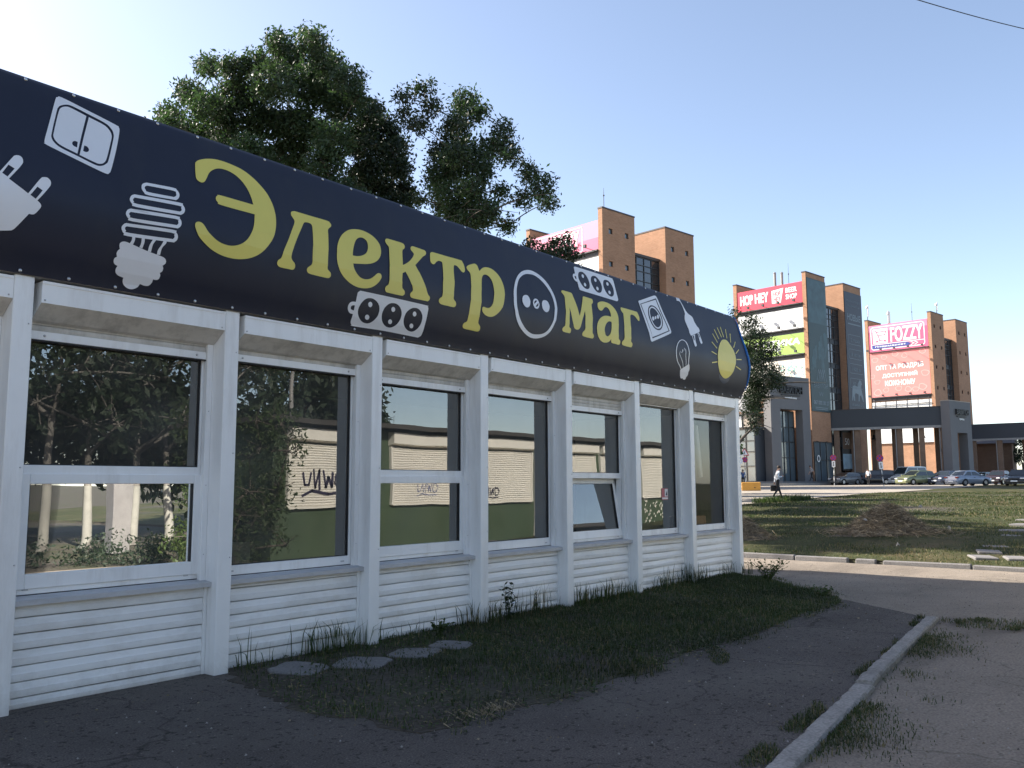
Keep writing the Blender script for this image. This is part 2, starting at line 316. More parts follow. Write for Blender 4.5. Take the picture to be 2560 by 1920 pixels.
mat('bill_pink', (0.70, 0.22, 0.34), 0.45, 0.04, 0.4)
mat('bill_magenta', (0.64, 0.11, 0.22), 0.45, 0.04, 0.4)
mat('bill_salmon', (0.76, 0.25, 0.23), 0.45, 0.04, 0.4)
mat('bill_salmon_light', (0.82, 0.43, 0.39), 0.45, 0.04, 0.4)
mat('bill_cream', (0.72, 0.68, 0.60), 0.5, 0.06, 0.4)
mat('bill_teal', (0.30, 0.55, 0.47), 0.5, 0.2, 1)
mat('bill_sky', (0.38, 0.56, 0.68), 0.5, 0.2, 1)
mat('print_paper_white', (0.80, 0.80, 0.78), 0.5, 0.02)
mat('logo_blue', (0.03, 0.06, 0.28), 0.5)
mat('logo_dark', (0.012, 0.012, 0.014), 0.5)
mat('banner_green', (0.016, 0.047, 0.052), 0.5, 0.10, 0.5)
mat('banner_green_light', (0.035, 0.085, 0.10), 0.5, 0.35, 0.8)
mat('banner_navy', (0.014, 0.020, 0.040), 0.5, 0.08, 0.5)
mat('banner_text', (0.16, 0.20, 0.23), 0.5)
mat('truss', (0.05, 0.05, 0.055), 0.6)
mat('bark', (0.10, 0.082, 0.065), 0.9, 0.3, 5, bump=0.6, bscale=20)
mat('bark_grey', (0.17, 0.155, 0.135), 0.9, 0.3, 5, bump=0.6, bscale=20)
mat('whitewash', (0.24, 0.23, 0.20), 0.9, 0.15, 5)
leaf_mat('leaf_big', (0.040, 0.066, 0.030), 0.40, 0.7, 0.34)
leaf_mat('leaf_olive', (0.041, 0.061, 0.034), 0.40, 0.7, 0.34)
leaf_mat('leaf_dark', (0.020, 0.033, 0.016), 0.35, 0.9, 0.22)
leaf_mat('leaf_bush', (0.050, 0.075, 0.022), 0.4, 1.5, 0.35)
leaf_mat('grass_green', (0.040, 0.058, 0.018), 0.45, 0.9, 0.3)
leaf_mat('grass_dry', (0.16, 0.13, 0.065), 0.3, 0.9, 0.2)
mat('straw', (0.30, 0.24, 0.155), 0.9, 0.4, 6)
mat('straw_dark', (0.135, 0.105, 0.072), 0.95, 0.4, 3)
mat('green_paint', (0.062, 0.095, 0.050), 0.6, 0.15, 1.2, dirt=((0.11, 0.13, 0.08), 0.5, (1, 1, 1), 0.5, 0.8))
mat('cream_shutter', (0.84, 0.80, 0.71), 0.5, 0.05, 1.5)
mat('graffiti', (0.03, 0.025, 0.06), 0.7)
mat('graffiti_blue', (0.08, 0.10, 0.32), 0.7)
mat('dark_roof', (0.06, 0.055, 0.05), 0.9)
mat('skin', (0.45, 0.27, 0.19), 0.55, 0.05)
mat('hair', (0.035, 0.022, 0.015), 0.7)
mat('shirt_white', (0.74, 0.76, 0.80), 0.8, 0.04)
mat('shirt_grey', (0.30, 0.31, 0.33), 0.8, 0.05)
mat('shirt_blue', (0.06, 0.10, 0.22), 0.8, 0.05)
mat('trouser_black', (0.014, 0.014, 0.017), 0.8, 0.1)
mat('shoe', (0.02, 0.018, 0.016), 0.4)
mat('leather', (0.02, 0.016, 0.014), 0.45)
mat('yellow_paint', (0.52, 0.26, 0.05), 0.8, 0.12, 2)
mat('sign_blue', (0.02, 0.045, 0.30), 0.4)
mat('sign_red', (0.50, 0.02, 0.04), 0.4)
mat('sign_back', (0.42, 0.42, 0.43), 0.5)
mat('tyre', (0.018, 0.018, 0.019), 0.85)
mat('rim', (0.42, 0.43, 0.44), 0.3, metal=0.7)
mat('car_glass', (0.016, 0.02, 0.022), 0.06, 0.1, 1, spec=0.9)
mat('headlamp', (0.75, 0.76, 0.78), 0.12, 0.05, 3, spec=0.9)
mat('tail_lamp', (0.30, 0.012, 0.012), 0.2)
mat('car_black', (0.02, 0.02, 0.022), 0.5)
mat('cable', (0.015, 0.015, 0.016), 0.6)
mat('rod_yellow', (0.62, 0.48, 0.10), 0.5)
mat('rod_red', (0.42, 0.05, 0.03), 0.5)
mat('rod_white', (0.70, 0.70, 0.68), 0.4)
M = lambda n: MAT[n]

BANNER_JSON = '''[["letter","Y",0,[[[3691,4052],[3699,4075],[3732,4104],[3791,4133],[3868,4156],[3950,4164],[4045,4159],[4141,4142],[4221,4106],[4294,4054],[4358,3987],[4396,3901],[4409,3815],[4404,3726],[4382,3640],[4343,3552],[4281,3467],[4214,3399],[4134,3352],[4048,3325],[3961,3315],[3868,3321],[3781,3346],[3711,3385],[3653,3433],[3628,3485],[3625,3512],[3633,3533],[3654,3545],[3680,3544],[3703,3528],[3740,3480],[3794,3440],[3857,3416],[3925,3411],[3986,3423],[4046,3454],[4099,3503],[4141,3571],[4173,3650],[4194,3744,1],[3879,3744],[3850,3759],[3835,3781],[3838,3804],[3857,3823],[3886,3832],[4195,3832,1],[4186,3900],[4160,3975],[4117,4031],[4064,4068],[4003,4087],[3940,4089],[3888,4075],[3840,4044],[3807,4007],[3777,3952],[3754,3918],[3727,3902],[3698,3907],[3682,3926],[3682,3962]]]],["letter","Y",0,[[[4583,3857],[4594,3874],[4623,3886],[4649,3888],[4834,3887],[4992,3887],[5018,3876],[5030,3858],[5022,3836],[4998,3816],[4978,3792],[4970,3738],[4958,3665],[4945,3592],[4933,3500],[4928,3419],[4947,3399],[4968,3383],[4972,3358],[4959,3339],[4936,3332],[4860,3331],[4754,3333],[4721,3340],[4707,3360],[4714,3383],[4740,3405],[4756,3427],[4761,3486],[4771,3577],[4787,3672],[4796,3748],[4798,3786],[4788,3804],[4763,3810],[4730,3806],[4709,3794],[4683,3753],[4638,3678],[4593,3600],[4559,3523],[4535,3457],[4537,3428],[4555,3407],[4574,3392],[4581,3366],[4572,3343],[4553,3334],[4518,3333],[4434,3332],[4405,3343],[4396,3363],[4405,3388],[4432,3413],[4451,3469],[4495,3561],[4549,3666],[4596,3754],[4607,3789],[4596,3812],[4583,3834]]]],["letter","Y",0,[[[5322,3884],[5387,3893],[5460,3889],[5530,3868],[5579,3834],[5608,3787],[5610,3727],[5588,3670],[5547,3622],[5490,3583],[5424,3557],[5345,3540],[5229,3522,1],[5233,3489],[5248,3455],[5279,3426],[5317,3405],[5359,3399],[5400,3404],[5440,3418],[5474,3442],[5510,3473],[5538,3489],[5565,3486],[5575,3467],[5568,3439],[5543,3402],[5500,3363],[5446,3333],[5380,3316],[5303,3311],[5230,3323],[5162,3350],[5103,3389],[5060,3439],[5040,3502],[5041,3578],[5059,3655],[5095,3726],[5146,3790],[5208,3839],[5267,3868]],[[5229,3599,1],[5240,3641],[5264,3701],[5293,3754],[5323,3787],[5360,3808],[5398,3813],[5431,3801],[5447,3777],[5445,3733],[5426,3686],[5392,3649],[5344,3622],[5294,3606],[5257,3600]]]],["letter","Y",0,[[[5696,3855],[5710,3873],[5735,3884],[5809,3885],[5923,3884],[5952,3875],[5960,3852],[5943,3825],[5912,3798],[5896,3734],[5877,3637,1],[5920,3659],[5976,3695],[6028,3740],[6057,3773],[6069,3796],[6057,3814],[6039,3833],[6040,3854],[6061,3875],[6093,3882],[6224,3876],[6253,3871],[6261,3850],[6243,3822],[6198,3794],[6135,3740],[6058,3674,1],[6086,3621],[6119,3570],[6159,3498],[6186,3434],[6212,3395],[6236,3378],[6239,3353],[6218,3330],[6188,3328],[6010,3326],[5974,3335],[5963,3352],[5969,3372],[5993,3397],[5992,3422],[5970,3468],[5938,3523],[5902,3574,1],[5860,3551,1],[5847,3476],[5851,3405],[5876,3385],[5890,3367],[5887,3343],[5866,3328],[5838,3325],[5665,3325],[5639,3337],[5630,3353],[5637,3377],[5667,3402],[5674,3432],[5683,3508],[5693,3595],[5714,3708],[5727,3786],[5719,3806],[5700,3829]]]],["letter","Y",0,[[[6313,3833],[6328,3863],[6353,3877],[6385,3881],[6561,3881],[6793,3882],[6818,3869],[6832,3835],[6832,3786],[6819,3756],[6793,3740],[6766,3748],[6740,3773],[6713,3795],[6681,3800],[6660,3790],[6641,3736],[6624,3649],[6610,3565],[6591,3476],[6589,3414],[6621,3388],[6631,3362],[6619,3338],[6588,3328],[6515,3328],[6420,3329],[6383,3340],[6370,3362],[6381,3385],[6413,3410],[6421,3457],[6436,3562],[6464,3683],[6480,3780],[6465,3797],[6429,3797],[6392,3779],[6361,3752],[6336,3739],[6312,3745],[6299,3768]]]],["letter","Y",0,[[[6866,3808],[6881,3829],[6929,3856],[7010,3886],[7046,3888],[7066,3870],[7074,3835],[7080,3814,1],[7124,3848],[7174,3875],[7234,3889],[7306,3888],[7370,3863],[7425,3813],[7456,3739],[7458,3657],[7437,3573],[7407,3488],[7363,3421],[7306,3366],[7239,3327],[7178,3314],[7114,3320],[7067,3342],[7048,3368],[7051,3397],[7072,3406],[7112,3402],[7156,3407],[7193,3433],[7227,3483],[7249,3547],[7263,3610],[7271,3686],[7262,3740],[7229,3778],[7183,3791],[7139,3780],[7102,3747],[7074,3686],[7044,3584],[7031,3492],[7021,3392],[7014,3294],[7014,3232],[7030,3212],[7055,3193],[7062,3166],[7052,3145],[7021,3135],[6918,3136],[6824,3137],[6793,3146],[6783,3167],[6796,3194],[6835,3218],[6841,3269],[6848,3365],[6860,3493],[6882,3614],[6908,3728],[6902,3763],[6878,3783]]]],["letter","Y",0,[[[8635,3857],[8653,3872],[8686,3878],[8841,3878],[8870,3864],[8879,3819],[8906,3715],[8916,3585,1],[8996,3691],[9104,3858],[9131,3875],[9165,3878],[9305,3876],[9329,3866],[9328,3840],[9300,3810],[9272,3792],[9256,3733],[9232,3647],[9209,3562],[9188,3478],[9188,3410],[9215,3382],[9225,3363],[9212,3340],[9185,3333],[9120,3331],[9000,3334],[8967,3345],[8964,3365],[8983,3393],[9015,3420],[9026,3482],[9044,3564],[9072,3676,1],[9000,3584],[8935,3479],[8909,3434],[8881,3407],[8838,3397],[8797,3404],[8772,3426],[8750,3494],[8725,3664,1],[8699,3565],[8682,3485],[8675,3412],[8705,3396],[8717,3378],[8712,3347],[8692,3334],[8653,3333],[8567,3335],[8539,3349],[8537,3368],[8555,3391],[8586,3413],[8593,3471],[8616,3552],[8634,3633],[8659,3727],[8675,3789],[8663,3819],[8637,3839]]]],["letter","Y",0,[[[9427,3823],[9454,3847],[9515,3871],[9602,3887],[9702,3886],[9783,3868],[9843,3828],[9877,3776],[9881,3707],[9840,3598],[9814,3494],[9814,3411],[9847,3391],[9858,3368],[9845,3339],[9811,3329],[9740,3331],[9659,3332],[9637,3346],[9631,3383,1],[9606,3355],[9560,3331],[9493,3317],[9425,3320],[9364,3344],[9314,3390],[9287,3455],[9305,3522],[9346,3582],[9411,3630],[9496,3668],[9573,3686],[9655,3690],[9689,3689,1],[9701,3725],[9697,3770],[9676,3801],[9638,3814],[9593,3805],[9553,3781],[9510,3752],[9475,3740],[9434,3745],[9413,3776]],[[9665,3615,1],[9620,3616],[9574,3601],[9528,3570],[9488,3521],[9470,3469],[9487,3423],[9519,3406],[9549,3407],[9585,3430],[9621,3473],[9647,3526],[9657,3572]]]],["letter","Y",0,[[[10017,3863],[10034,3874],[10079,3879],[10424,3879],[10454,3873],[10469,3842],[10471,3797],[10457,3759],[10431,3741],[10407,3749],[10371,3785],[10328,3808],[10281,3811],[10233,3794],[10204,3739],[10169,3646],[10148,3556],[10130,3468],[10126,3412],[10156,3394],[10167,3367],[10153,3340],[10122,3332],[10038,3332],[9944,3335],[9906,3346],[9897,3367],[9914,3391],[9947,3417],[9964,3503],[9980,3590],[10014,3693],[10043,3784],[10027,3805],[10010,3832]]]],["socket_emblem","W",0,[[[8023,4017],[8114,4024],[8218,4006],[8319,3960],[8391,3892],[8436,3808],[8458,3721],[8451,3623],[8422,3517],[8375,3411],[8307,3311],[8218,3240],[8103,3199],[7991,3185],[7890,3199],[7781,3242],[7687,3303],[7629,3386],[7599,3492],[7608,3612],[7656,3731],[7720,3829],[7808,3915],[7912,3980]],[[8022,3965],[8113,3972],[8204,3951],[8292,3899],[8354,3832],[8394,3755],[8406,3667],[8390,3581],[8360,3482],[8316,3391],[8246,3309],[8162,3259],[8051,3236],[7955,3233],[7860,3258],[7770,3309],[7705,3375],[7659,3460],[7655,3572],[7687,3687],[7735,3782],[7799,3860],[7887,3921],[7957,3951]]]],["socket_emblem","W",0,[[[7842,3671],[7889,3670],[7914,3634],[7909,3587],[7888,3544],[7846,3521],[7804,3525],[7771,3556],[7761,3596],[7789,3644]]]],["socket_emblem","W",0,[[[8219,3672],[8267,3666],[8289,3631],[8285,3586],[8257,3541],[8213,3521],[8170,3531],[8141,3566],[8141,3613],[8171,3653]]]],["socket_emblem","W",0,[[[8030,3659],[8068,3654],[8085,3623],[8085,3588],[8064,3551],[8027,3533],[7989,3539],[7966,3569],[7964,3605],[7994,3642]],[[7987,3586,1],[7987,3603],[8008,3625],[8035,3637],[8055,3634,1]],[[8069,3614,1],[8068,3592],[8052,3571],[8026,3557],[8007,3560,1]]]],["power_strip_emblem","W",0,[[[5304,3252],[5309,3269],[5330,3283],[5354,3286],[5731,3288],[6195,3286],[6223,3278],[6238,3259],[6240,3228],[6240,3095],[6242,3006],[6228,2985],[6205,2973],[6171,2972],[5743,2977],[5358,2970],[5332,2978],[5315,2993],[5307,3013],[5304,3071,1],[5273,3072],[5246,3086],[5230,3108],[5225,3136],[5236,3160],[5261,3175],[5303,3180,1]],[[5300,3147,1],[5277,3145],[5262,3134],[5261,3118],[5274,3106],[5304,3103,1]],[[5459,3239],[5504,3239],[5554,3221],[5591,3188],[5604,3149],[5604,3101],[5581,3061],[5546,3029],[5505,3014],[5448,3018],[5396,3043],[5364,3078],[5351,3119],[5361,3163],[5389,3204],[5422,3228]],[[5755,3239],[5802,3239],[5850,3220],[5883,3186],[5896,3150],[5894,3101],[5873,3060],[5840,3030],[5796,3014],[5741,3019],[5687,3046],[5661,3080],[5648,3126],[5659,3172],[5690,3210],[5721,3230]],[[6051,3238],[6096,3238],[6140,3219],[6173,3183],[6183,3141],[6181,3098],[6159,3057],[6126,3026],[6088,3014],[6035,3020],[5982,3045],[5952,3079],[5939,3122],[5947,3169],[5978,3206],[6015,3229]]]],["power_strip_emblem","W",0,[[[5505,3187],[5505,3175],[5498,3165],[5486,3159],[5473,3161],[5462,3168],[5455,3180],[5455,3192],[5462,3202],[5474,3207],[5487,3206],[5498,3199]]]],["power_strip_emblem","W",0,[[[5507,3070],[5507,3058],[5501,3049],[5490,3044],[5476,3045],[5462,3052],[5455,3063],[5454,3074],[5460,3084],[5472,3089],[5486,3088],[5499,3081]]]],["power_strip_emblem","W",0,[[[5800,3185],[5800,3173],[5793,3164],[5782,3159],[5769,3160],[5758,3167],[5751,3178],[5752,3190],[5758,3200],[5769,3205],[5782,3203],[5794,3196]]]],["power_strip_emblem","W",0,[[[5800,3069],[5801,3058],[5795,3049],[5785,3045],[5771,3046],[5758,3052],[5751,3062],[5750,3073],[5756,3082],[5767,3087],[5781,3086],[5793,3079]]]],["power_strip_emblem","W",0,[[[6090,3184],[6090,3172],[6083,3162],[6072,3157],[6059,3158],[6047,3166],[6041,3177],[6041,3189],[6047,3199],[6059,3204],[6072,3203],[6083,3195]]]],["power_strip_emblem","W",0,[[[6089,3069],[6091,3057],[6085,3048],[6074,3044],[6060,3045],[6047,3051],[6039,3062],[6038,3073],[6044,3082],[6055,3087],[6069,3086],[6082,3079]]]],["small_power_strip_emblem","W",0,[[[9088,4261],[9105,4278],[9137,4287],[9194,4287],[9621,4294],[9992,4295],[10022,4284],[10034,4254],[10031,4209],[10026,4079],[10027,4000],[10006,3968],[9971,3956],[9935,3954],[9461,3956],[9115,3957],[9090,3970],[9081,3995],[9083,4067,1],[9053,4068],[9023,4085],[9005,4116],[9010,4143],[9032,4166],[9074,4178,1]],[[9044,4137,1],[9082,4146,1],[9080,4104,1],[9053,4106]],[[9225,4233],[9278,4238],[9326,4216],[9359,4176],[9374,4121],[9368,4070],[9336,4026],[9285,4005],[9234,4006],[9187,4029],[9150,4075],[9133,4125],[9146,4177],[9178,4214]],[[9524,4234],[9579,4239],[9628,4216],[9663,4176],[9676,4123],[9658,4069],[9617,4023],[9565,4004],[9513,4006],[9466,4034],[9435,4083],[9425,4135],[9444,4185],[9479,4217]],[[9813,4233],[9871,4237],[9923,4217],[9958,4175],[9968,4121],[9953,4066],[9916,4024],[9864,4003],[9810,4006],[9761,4032],[9728,4082],[9722,4136],[9744,4191],[9775,4219]]]],["small_power_strip_emblem","W",0,[[[9279,4188],[9278,4174],[9270,4162],[9257,4153],[9243,4152],[9231,4157],[9225,4167],[9226,4181],[9234,4193],[9247,4202],[9262,4204],[9273,4199]]]],["small_power_strip_emblem","W",0,[[[9282,4071],[9280,4057],[9272,4045],[9259,4037],[9245,4035],[9233,4040],[9227,4051],[9228,4064],[9237,4077],[9249,4085],[9264,4087],[9275,4081]]]],["small_power_strip_emblem","W",0,[[[9575,4189],[9574,4175],[9565,4162],[9552,4154],[9537,4152],[9525,4157],[9518,4168],[9520,4182],[9528,4195],[9542,4203],[9557,4205],[9569,4200]]]],["small_power_strip_emblem","W",0,[[[9574,4071],[9573,4057],[9564,4044],[9551,4036],[9536,4034],[9524,4039],[9518,4050],[9519,4064],[9528,4077],[9541,4085],[9556,4087],[9568,4082]]]],["small_power_strip_emblem","W",0,[[[9873,4191],[9871,4176],[9862,4163],[9848,4155],[9833,4153],[9820,4158],[9814,4169],[9815,4183],[9824,4196],[9839,4205],[9854,4207],[9867,4202]]]],["small_power_strip_emblem","W",0,[[[9869,4069],[9868,4055],[9859,4042],[9845,4033],[9829,4031],[9817,4037],[9810,4048],[9812,4062],[9821,4075],[9835,4083],[9850,4085],[9863,4080]]]],["switch_emblem","W",0,[[[2617,4228],[2635,4255],[2666,4265],[2842,4228],[3051,4181],[3073,4167],[3075,4131],[3039,3981],[2978,3789],[2959,3752],[2932,3740],[2800,3769],[2534,3836],[2518,3851],[2519,3878],[2558,4012]],[[2647,4190],[2692,4216],[2735,4220],[2839,4198],[2965,4168],[3008,4140],[3027,4100],[3019,4039],[2967,3864],[2943,3821],[2902,3791],[2857,3787],[2743,3816],[2626,3846],[2581,3876],[2566,3912],[2574,3956],[2620,4138],[2630,4166]]]],["switch_emblem","W",0,[[[2652,4175],[2690,4199],[2727,4200],[2832,4175,1],[2738,3837,1],[2633,3865],[2594,3891],[2581,3924],[2589,3965],[2631,4128]],[[2750,3935,1],[2731,3937],[2714,3925],[2708,3905],[2720,3892],[2741,3888,1]]]],["switch_emblem","W",0,[[[2850,4172,1],[2956,4147],[2996,4118],[3011,4079],[3001,4026],[2954,3874],[2928,3826],[2897,3807],[2862,3806],[2753,3832,1]],[[2795,3922,1],[2815,3920],[2827,3899],[2817,3879],[2801,3871],[2782,3874,1]]]],["large_plug_emblem","W",0,[[[2142,3583,1],[2228,3534,1],[2274,3508,1],[2395,3438,1],[2459,3405],[2481,3387],[2484,3367],[2457,3322],[2441,3308],[2425,3306],[2414,3306,1],[2353,3210],[2331,3183],[2305,3173],[2184,3146,1]]]],["large_plug_emblem","W",0,[[[2274,3508,1],[2349,3622],[2364,3659],[2358,3686],[2340,3695],[2315,3687],[2295,3663],[2215,3539,1],[2228,3534,1]],[[2270,3605,1],[2308,3588,1],[2265,3520,1],[2232,3537,1]]]],["large_plug_emblem","W",0,[[[2395,3438,1],[2470,3561],[2493,3581],[2518,3584],[2538,3567],[2540,3543],[2527,3514],[2456,3404,1]],[[2453,3502,1],[2487,3484,1],[2446,3415,1],[2410,3433,1]]]],["spiral_lamp_emblem","W",0,[[[3201,3715],[3211,3738],[3241,3757],[3275,3762],[3464,3779],[3492,3769],[3510,3741],[3503,3707],[3479,3681],[3447,3675],[3247,3656],[3215,3670],[3201,3692]],[[3225,3713],[3241,3731],[3272,3737],[3461,3753],[3481,3742],[3481,3718],[3461,3701],[3438,3698],[3255,3683],[3232,3695]]]],["spiral_lamp_emblem","W",0,[[[3098,3584],[3110,3612],[3135,3630],[3174,3636],[3498,3664],[3528,3652],[3543,3623],[3534,3589],[3510,3567],[3472,3560],[3148,3535],[3118,3549],[3103,3567]],[[3123,3586],[3136,3604],[3166,3609],[3488,3635],[3510,3623],[3513,3603],[3498,3589],[3472,3586],[3153,3561],[3132,3571]]]],["spiral_lamp_emblem","W",0,[[[3068,3469],[3081,3496],[3105,3512],[3137,3516],[3465,3545],[3494,3533],[3509,3509],[3505,3477],[3481,3451],[3447,3445],[3118,3419],[3090,3432],[3072,3449]],[[3092,3470],[3104,3485],[3131,3489],[3459,3519],[3479,3510],[3483,3491],[3470,3474],[3441,3470],[3126,3443],[3101,3453]]]],["spiral_lamp_emblem","W",0,[[[3045,3358],[3056,3381],[3075,3396],[3109,3399],[3437,3429],[3467,3416],[3484,3393],[3482,3363],[3461,3340],[3427,3333],[3098,3305],[3068,3317],[3052,3334]],[[3070,3359],[3082,3373],[3107,3376],[3431,3404],[3452,3394],[3458,3377],[3447,3361],[3422,3357],[3106,3331],[3081,3341]]]],["spiral_lamp_emblem","W",0,[[[3130,3308,1],[3154,3310,1],[3154,3283],[3145,3253,1],[3120,3258,1],[3131,3283]]]],["spiral_lamp_emblem","W",0,[[[3203,3316,1],[3227,3319,1],[3228,3283],[3220,3241,1],[3196,3246,1],[3204,3275]]]],["spiral_lamp_emblem","W",0,[[[3291,3325,1],[3318,3327,1],[3296,3287],[3290,3229,1],[3265,3230,1],[3270,3276]]]],["spiral_lamp_emblem","W",0,[[[3374,3329,1],[3399,3330,1],[3395,3313],[3370,3276],[3364,3223,1],[3339,3221,1],[3341,3255],[3361,3297]]]],["spiral_lamp_emblem","W",0,[[[3048,3233],[3055,3252],[3079,3263],[3111,3261],[3172,3249],[3263,3231],[3337,3221],[3395,3211],[3416,3195],[3419,3172],[3398,3150,1],[3408,3134],[3406,3110],[3390,3097,1],[3399,3079],[3394,3052],[3374,3042],[3352,3043,1],[3350,3018],[3333,2995],[3304,2990],[3264,2996,1],[3254,2972],[3220,2951],[3183,2950],[3150,2967],[3132,2994],[3130,3017,1],[3088,3025],[3064,3040],[3057,3060],[3064,3088,1],[3041,3096],[3029,3114],[3031,3136],[3046,3148,1],[3038,3169],[3043,3190],[3056,3205,1]]]],["wall_outlet_emblem","W",0,[[[10592,4053],[10618,4074],[10689,4095],[11091,4227],[11165,4242],[11204,4225],[11252,4074],[11317,3852],[11344,3727],[11322,3694],[11271,3670],[10765,3501],[10697,3480],[10665,3488],[10654,3527],[10612,3796],[10600,4009]],[[10630,4028,1],[11165,4201,1],[11296,3716,1],[10717,3528,1]]]],["wall_outlet_emblem","W",0,[[[10655,4026,1],[11143,4176,1],[11265,3720,1],[10717,3547,1]],[[10970,4062],[11063,4056],[11138,4013],[11176,3942],[11165,3846],[11107,3761],[11016,3698],[10910,3679],[10828,3705],[10781,3764],[10764,3844],[10791,3932],[10842,3999],[10905,4043]]]],["wall_outlet_emblem","W",0,[[[10968,4042],[11052,4035],[11115,3988],[11146,3920],[11138,3842],[11085,3766],[11011,3718],[10921,3701],[10855,3725],[10813,3781],[10801,3858],[10824,3937],[10874,4000]],[[10964,4020],[11039,4009],[11091,3962],[11116,3898],[11102,3832],[11057,3775],[10987,3734],[10925,3723],[10873,3744],[10838,3797],[10830,3867],[10851,3941],[10900,3996]]]],["wall_outlet_emblem","W",0,[[[10925,3856],[10915,3838],[10897,3823],[10877,3815],[10861,3815],[10852,3825],[10853,3840],[10864,3858],[10882,3873],[10901,3882],[10918,3881],[10927,3872]]]],["wall_outlet_emblem","W",0,[[[11000,3879],[10988,3864],[10971,3852],[10955,3846],[10943,3848],[10939,3857],[10944,3870],[10956,3885],[10973,3896],[10990,3902],[11001,3901],[11005,3892]]]],["wall_outlet_emblem","W",0,[[[11093,3908],[11081,3890],[11064,3875],[11045,3866],[11029,3867],[11021,3877],[11022,3892],[11033,3910],[11051,3926],[11070,3934],[11086,3933],[11094,3924]]]],["small_plug_emblem","W",0,[[[11879,4338,1],[11994,4351],[11983,4306],[12011,4252],[12062,4160],[12125,4112],[12234,4079],[12262,4001],[12303,3939],[12347,3909],[12343,3863],[12308,3840,1],[11975,3736,1],[11950,3785],[11962,3831],[11943,3909],[11937,3980],[11975,4057],[12008,4098],[12004,4169],[11977,4255],[11943,4286],[11853,4284,1]]]],["small_plug_emblem","W",0,[[[12011,3741,1],[12128,3779,1],[12087,3680],[12084,3605],[12061,3580],[12023,3575],[12004,3616],[12010,3688]],[[12031,3739,1],[12081,3755,1],[12058,3676,1],[12029,3674,1]]]],["small_plug_emblem","W",0,[[[12232,3811,1],[12294,3833,1],[12308,3754],[12316,3674],[12288,3651],[12253,3648],[12236,3682],[12239,3762]],[[12251,3807,1],[12273,3814,1],[12288,3757,1],[12260,3746,1]]]],["light_bulb_emblem","W",0,[[[11623,3191,1],[11570,3230,1],[11513,3261,1],[11460,3295,1],[11424,3363,1],[11407,3441,1],[11433,3493,1],[11482,3553,1],[11542,3594,1],[11617,3620,1],[11679,3620,1],[11725,3599,1],[11765,3559,1],[11786,3494,1],[11788,3428,1],[11784,3345,1],[11790,3271,1],[11814,3273,1],[11808,3347,1],[11812,3431,1],[11812,3499,1],[11790,3566,1],[11751,3609,1],[11699,3633,1],[11621,3632,1],[11528,3601,1],[11461,3555,1],[11410,3493,1],[11383,3439,1],[11401,3359,1],[11439,3290,1],[11495,3254,1],[11551,3224,1],[11603,3185,1]]]],["light_bulb_emblem","W",0,[[[11674,3214,1],[11634,3280,1],[11572,3339,1],[11511,3397,1],[11520,3440,1],[11565,3418,1],[11601,3474,1],[11631,3453,1],[11662,3504,1],[11681,3482,1],[11687,3392,1],[11729,3252,1],[11744,3254,1],[11703,3394,1],[11698,3485,1],[11653,3509,1],[11621,3457,1],[11593,3479,1],[11555,3423,1],[11511,3445,1],[11497,3395,1],[11558,3335,1],[11620,3277,1],[11660,3213,1]]]],["light_bulb_emblem","W",0,[[[11606,3183,1],[11815,3282,1],[11839,3268],[11868,3205],[11852,3162],[11860,3122],[11832,3087],[11820,3053],[11760,3052],[11733,3066,1],[11694,3058],[11644,3086],[11601,3146],[11595,3174]]]],["sun_emblem","Y",1,[[[13183,3835],[13291,3833],[13369,3770],[13440,3689],[13456,3602],[13451,3514],[13410,3423],[13364,3333],[13283,3251],[13186,3200],[13098,3184],[12993,3203],[12869,3264],[12794,3359],[12766,3470],[12822,3604],[12955,3729],[13076,3805]]]],["sun_emblem","B",0,[[[12854,3237,1],[12970,3201],[13094,3192],[13205,3212],[13274,3229,1],[13246,3154],[13147,3109],[13035,3115],[12917,3166]]]],["sun_emblem","Y",0,[[[12794,3882,1],[12877,3740,1],[12901,3748,1],[12818,3890,1]]]],["sun_emblem","Y",0,[[[12923,3970,1],[12973,3814,1],[12998,3822,1],[12948,3978,1]]]],["sun_emblem","Y",0,[[[13065,4023,1],[13108,3860,1],[13133,3868,1],[13089,4031,1]]]],["sun_emblem","Y",0,[[[13203,4053,1],[13197,3877,1],[13223,3884,1],[13228,4059,1]]]],["sun_emblem","Y",0,[[[13385,4040,1],[13317,3871,1],[13343,3876,1],[13411,4045,1]]]],["sun_emblem","Y",0,[[[13517,3982,1],[13413,3815,1],[13441,3819,1],[13546,3986,1]]]],["sun_emblem","Y",0,[[[13619,3855,1],[13466,3730,1],[13493,3730,1],[13647,3855,1]]]],["sun_emblem","Y",0,[[[13668,3727,1],[13485,3634,1],[13506,3628,1],[13689,3721,1]]]],["sun_emblem","Y",0,[[[13479,3522,1],[13682,3544,1],[13688,3561,1],[13485,3539,1]]]],["sun_emblem","Y",0,[[[13441,3406,1],[13632,3367,1],[13650,3380,1],[13458,3419,1]]]],["sun_emblem","Y",0,[[[12663,3725,1],[12795,3634,1],[12821,3645,1],[12689,3736,1]]]],["sun_emblem","Y",0,[[[12568,3555,1],[12743,3525,1],[12763,3539,1],[12587,3569,1]]]],["sun_emblem","Y",0,[[[12576,3375,1],[12754,3407,1],[12746,3422,1],[12567,3390,1]]]]]'''
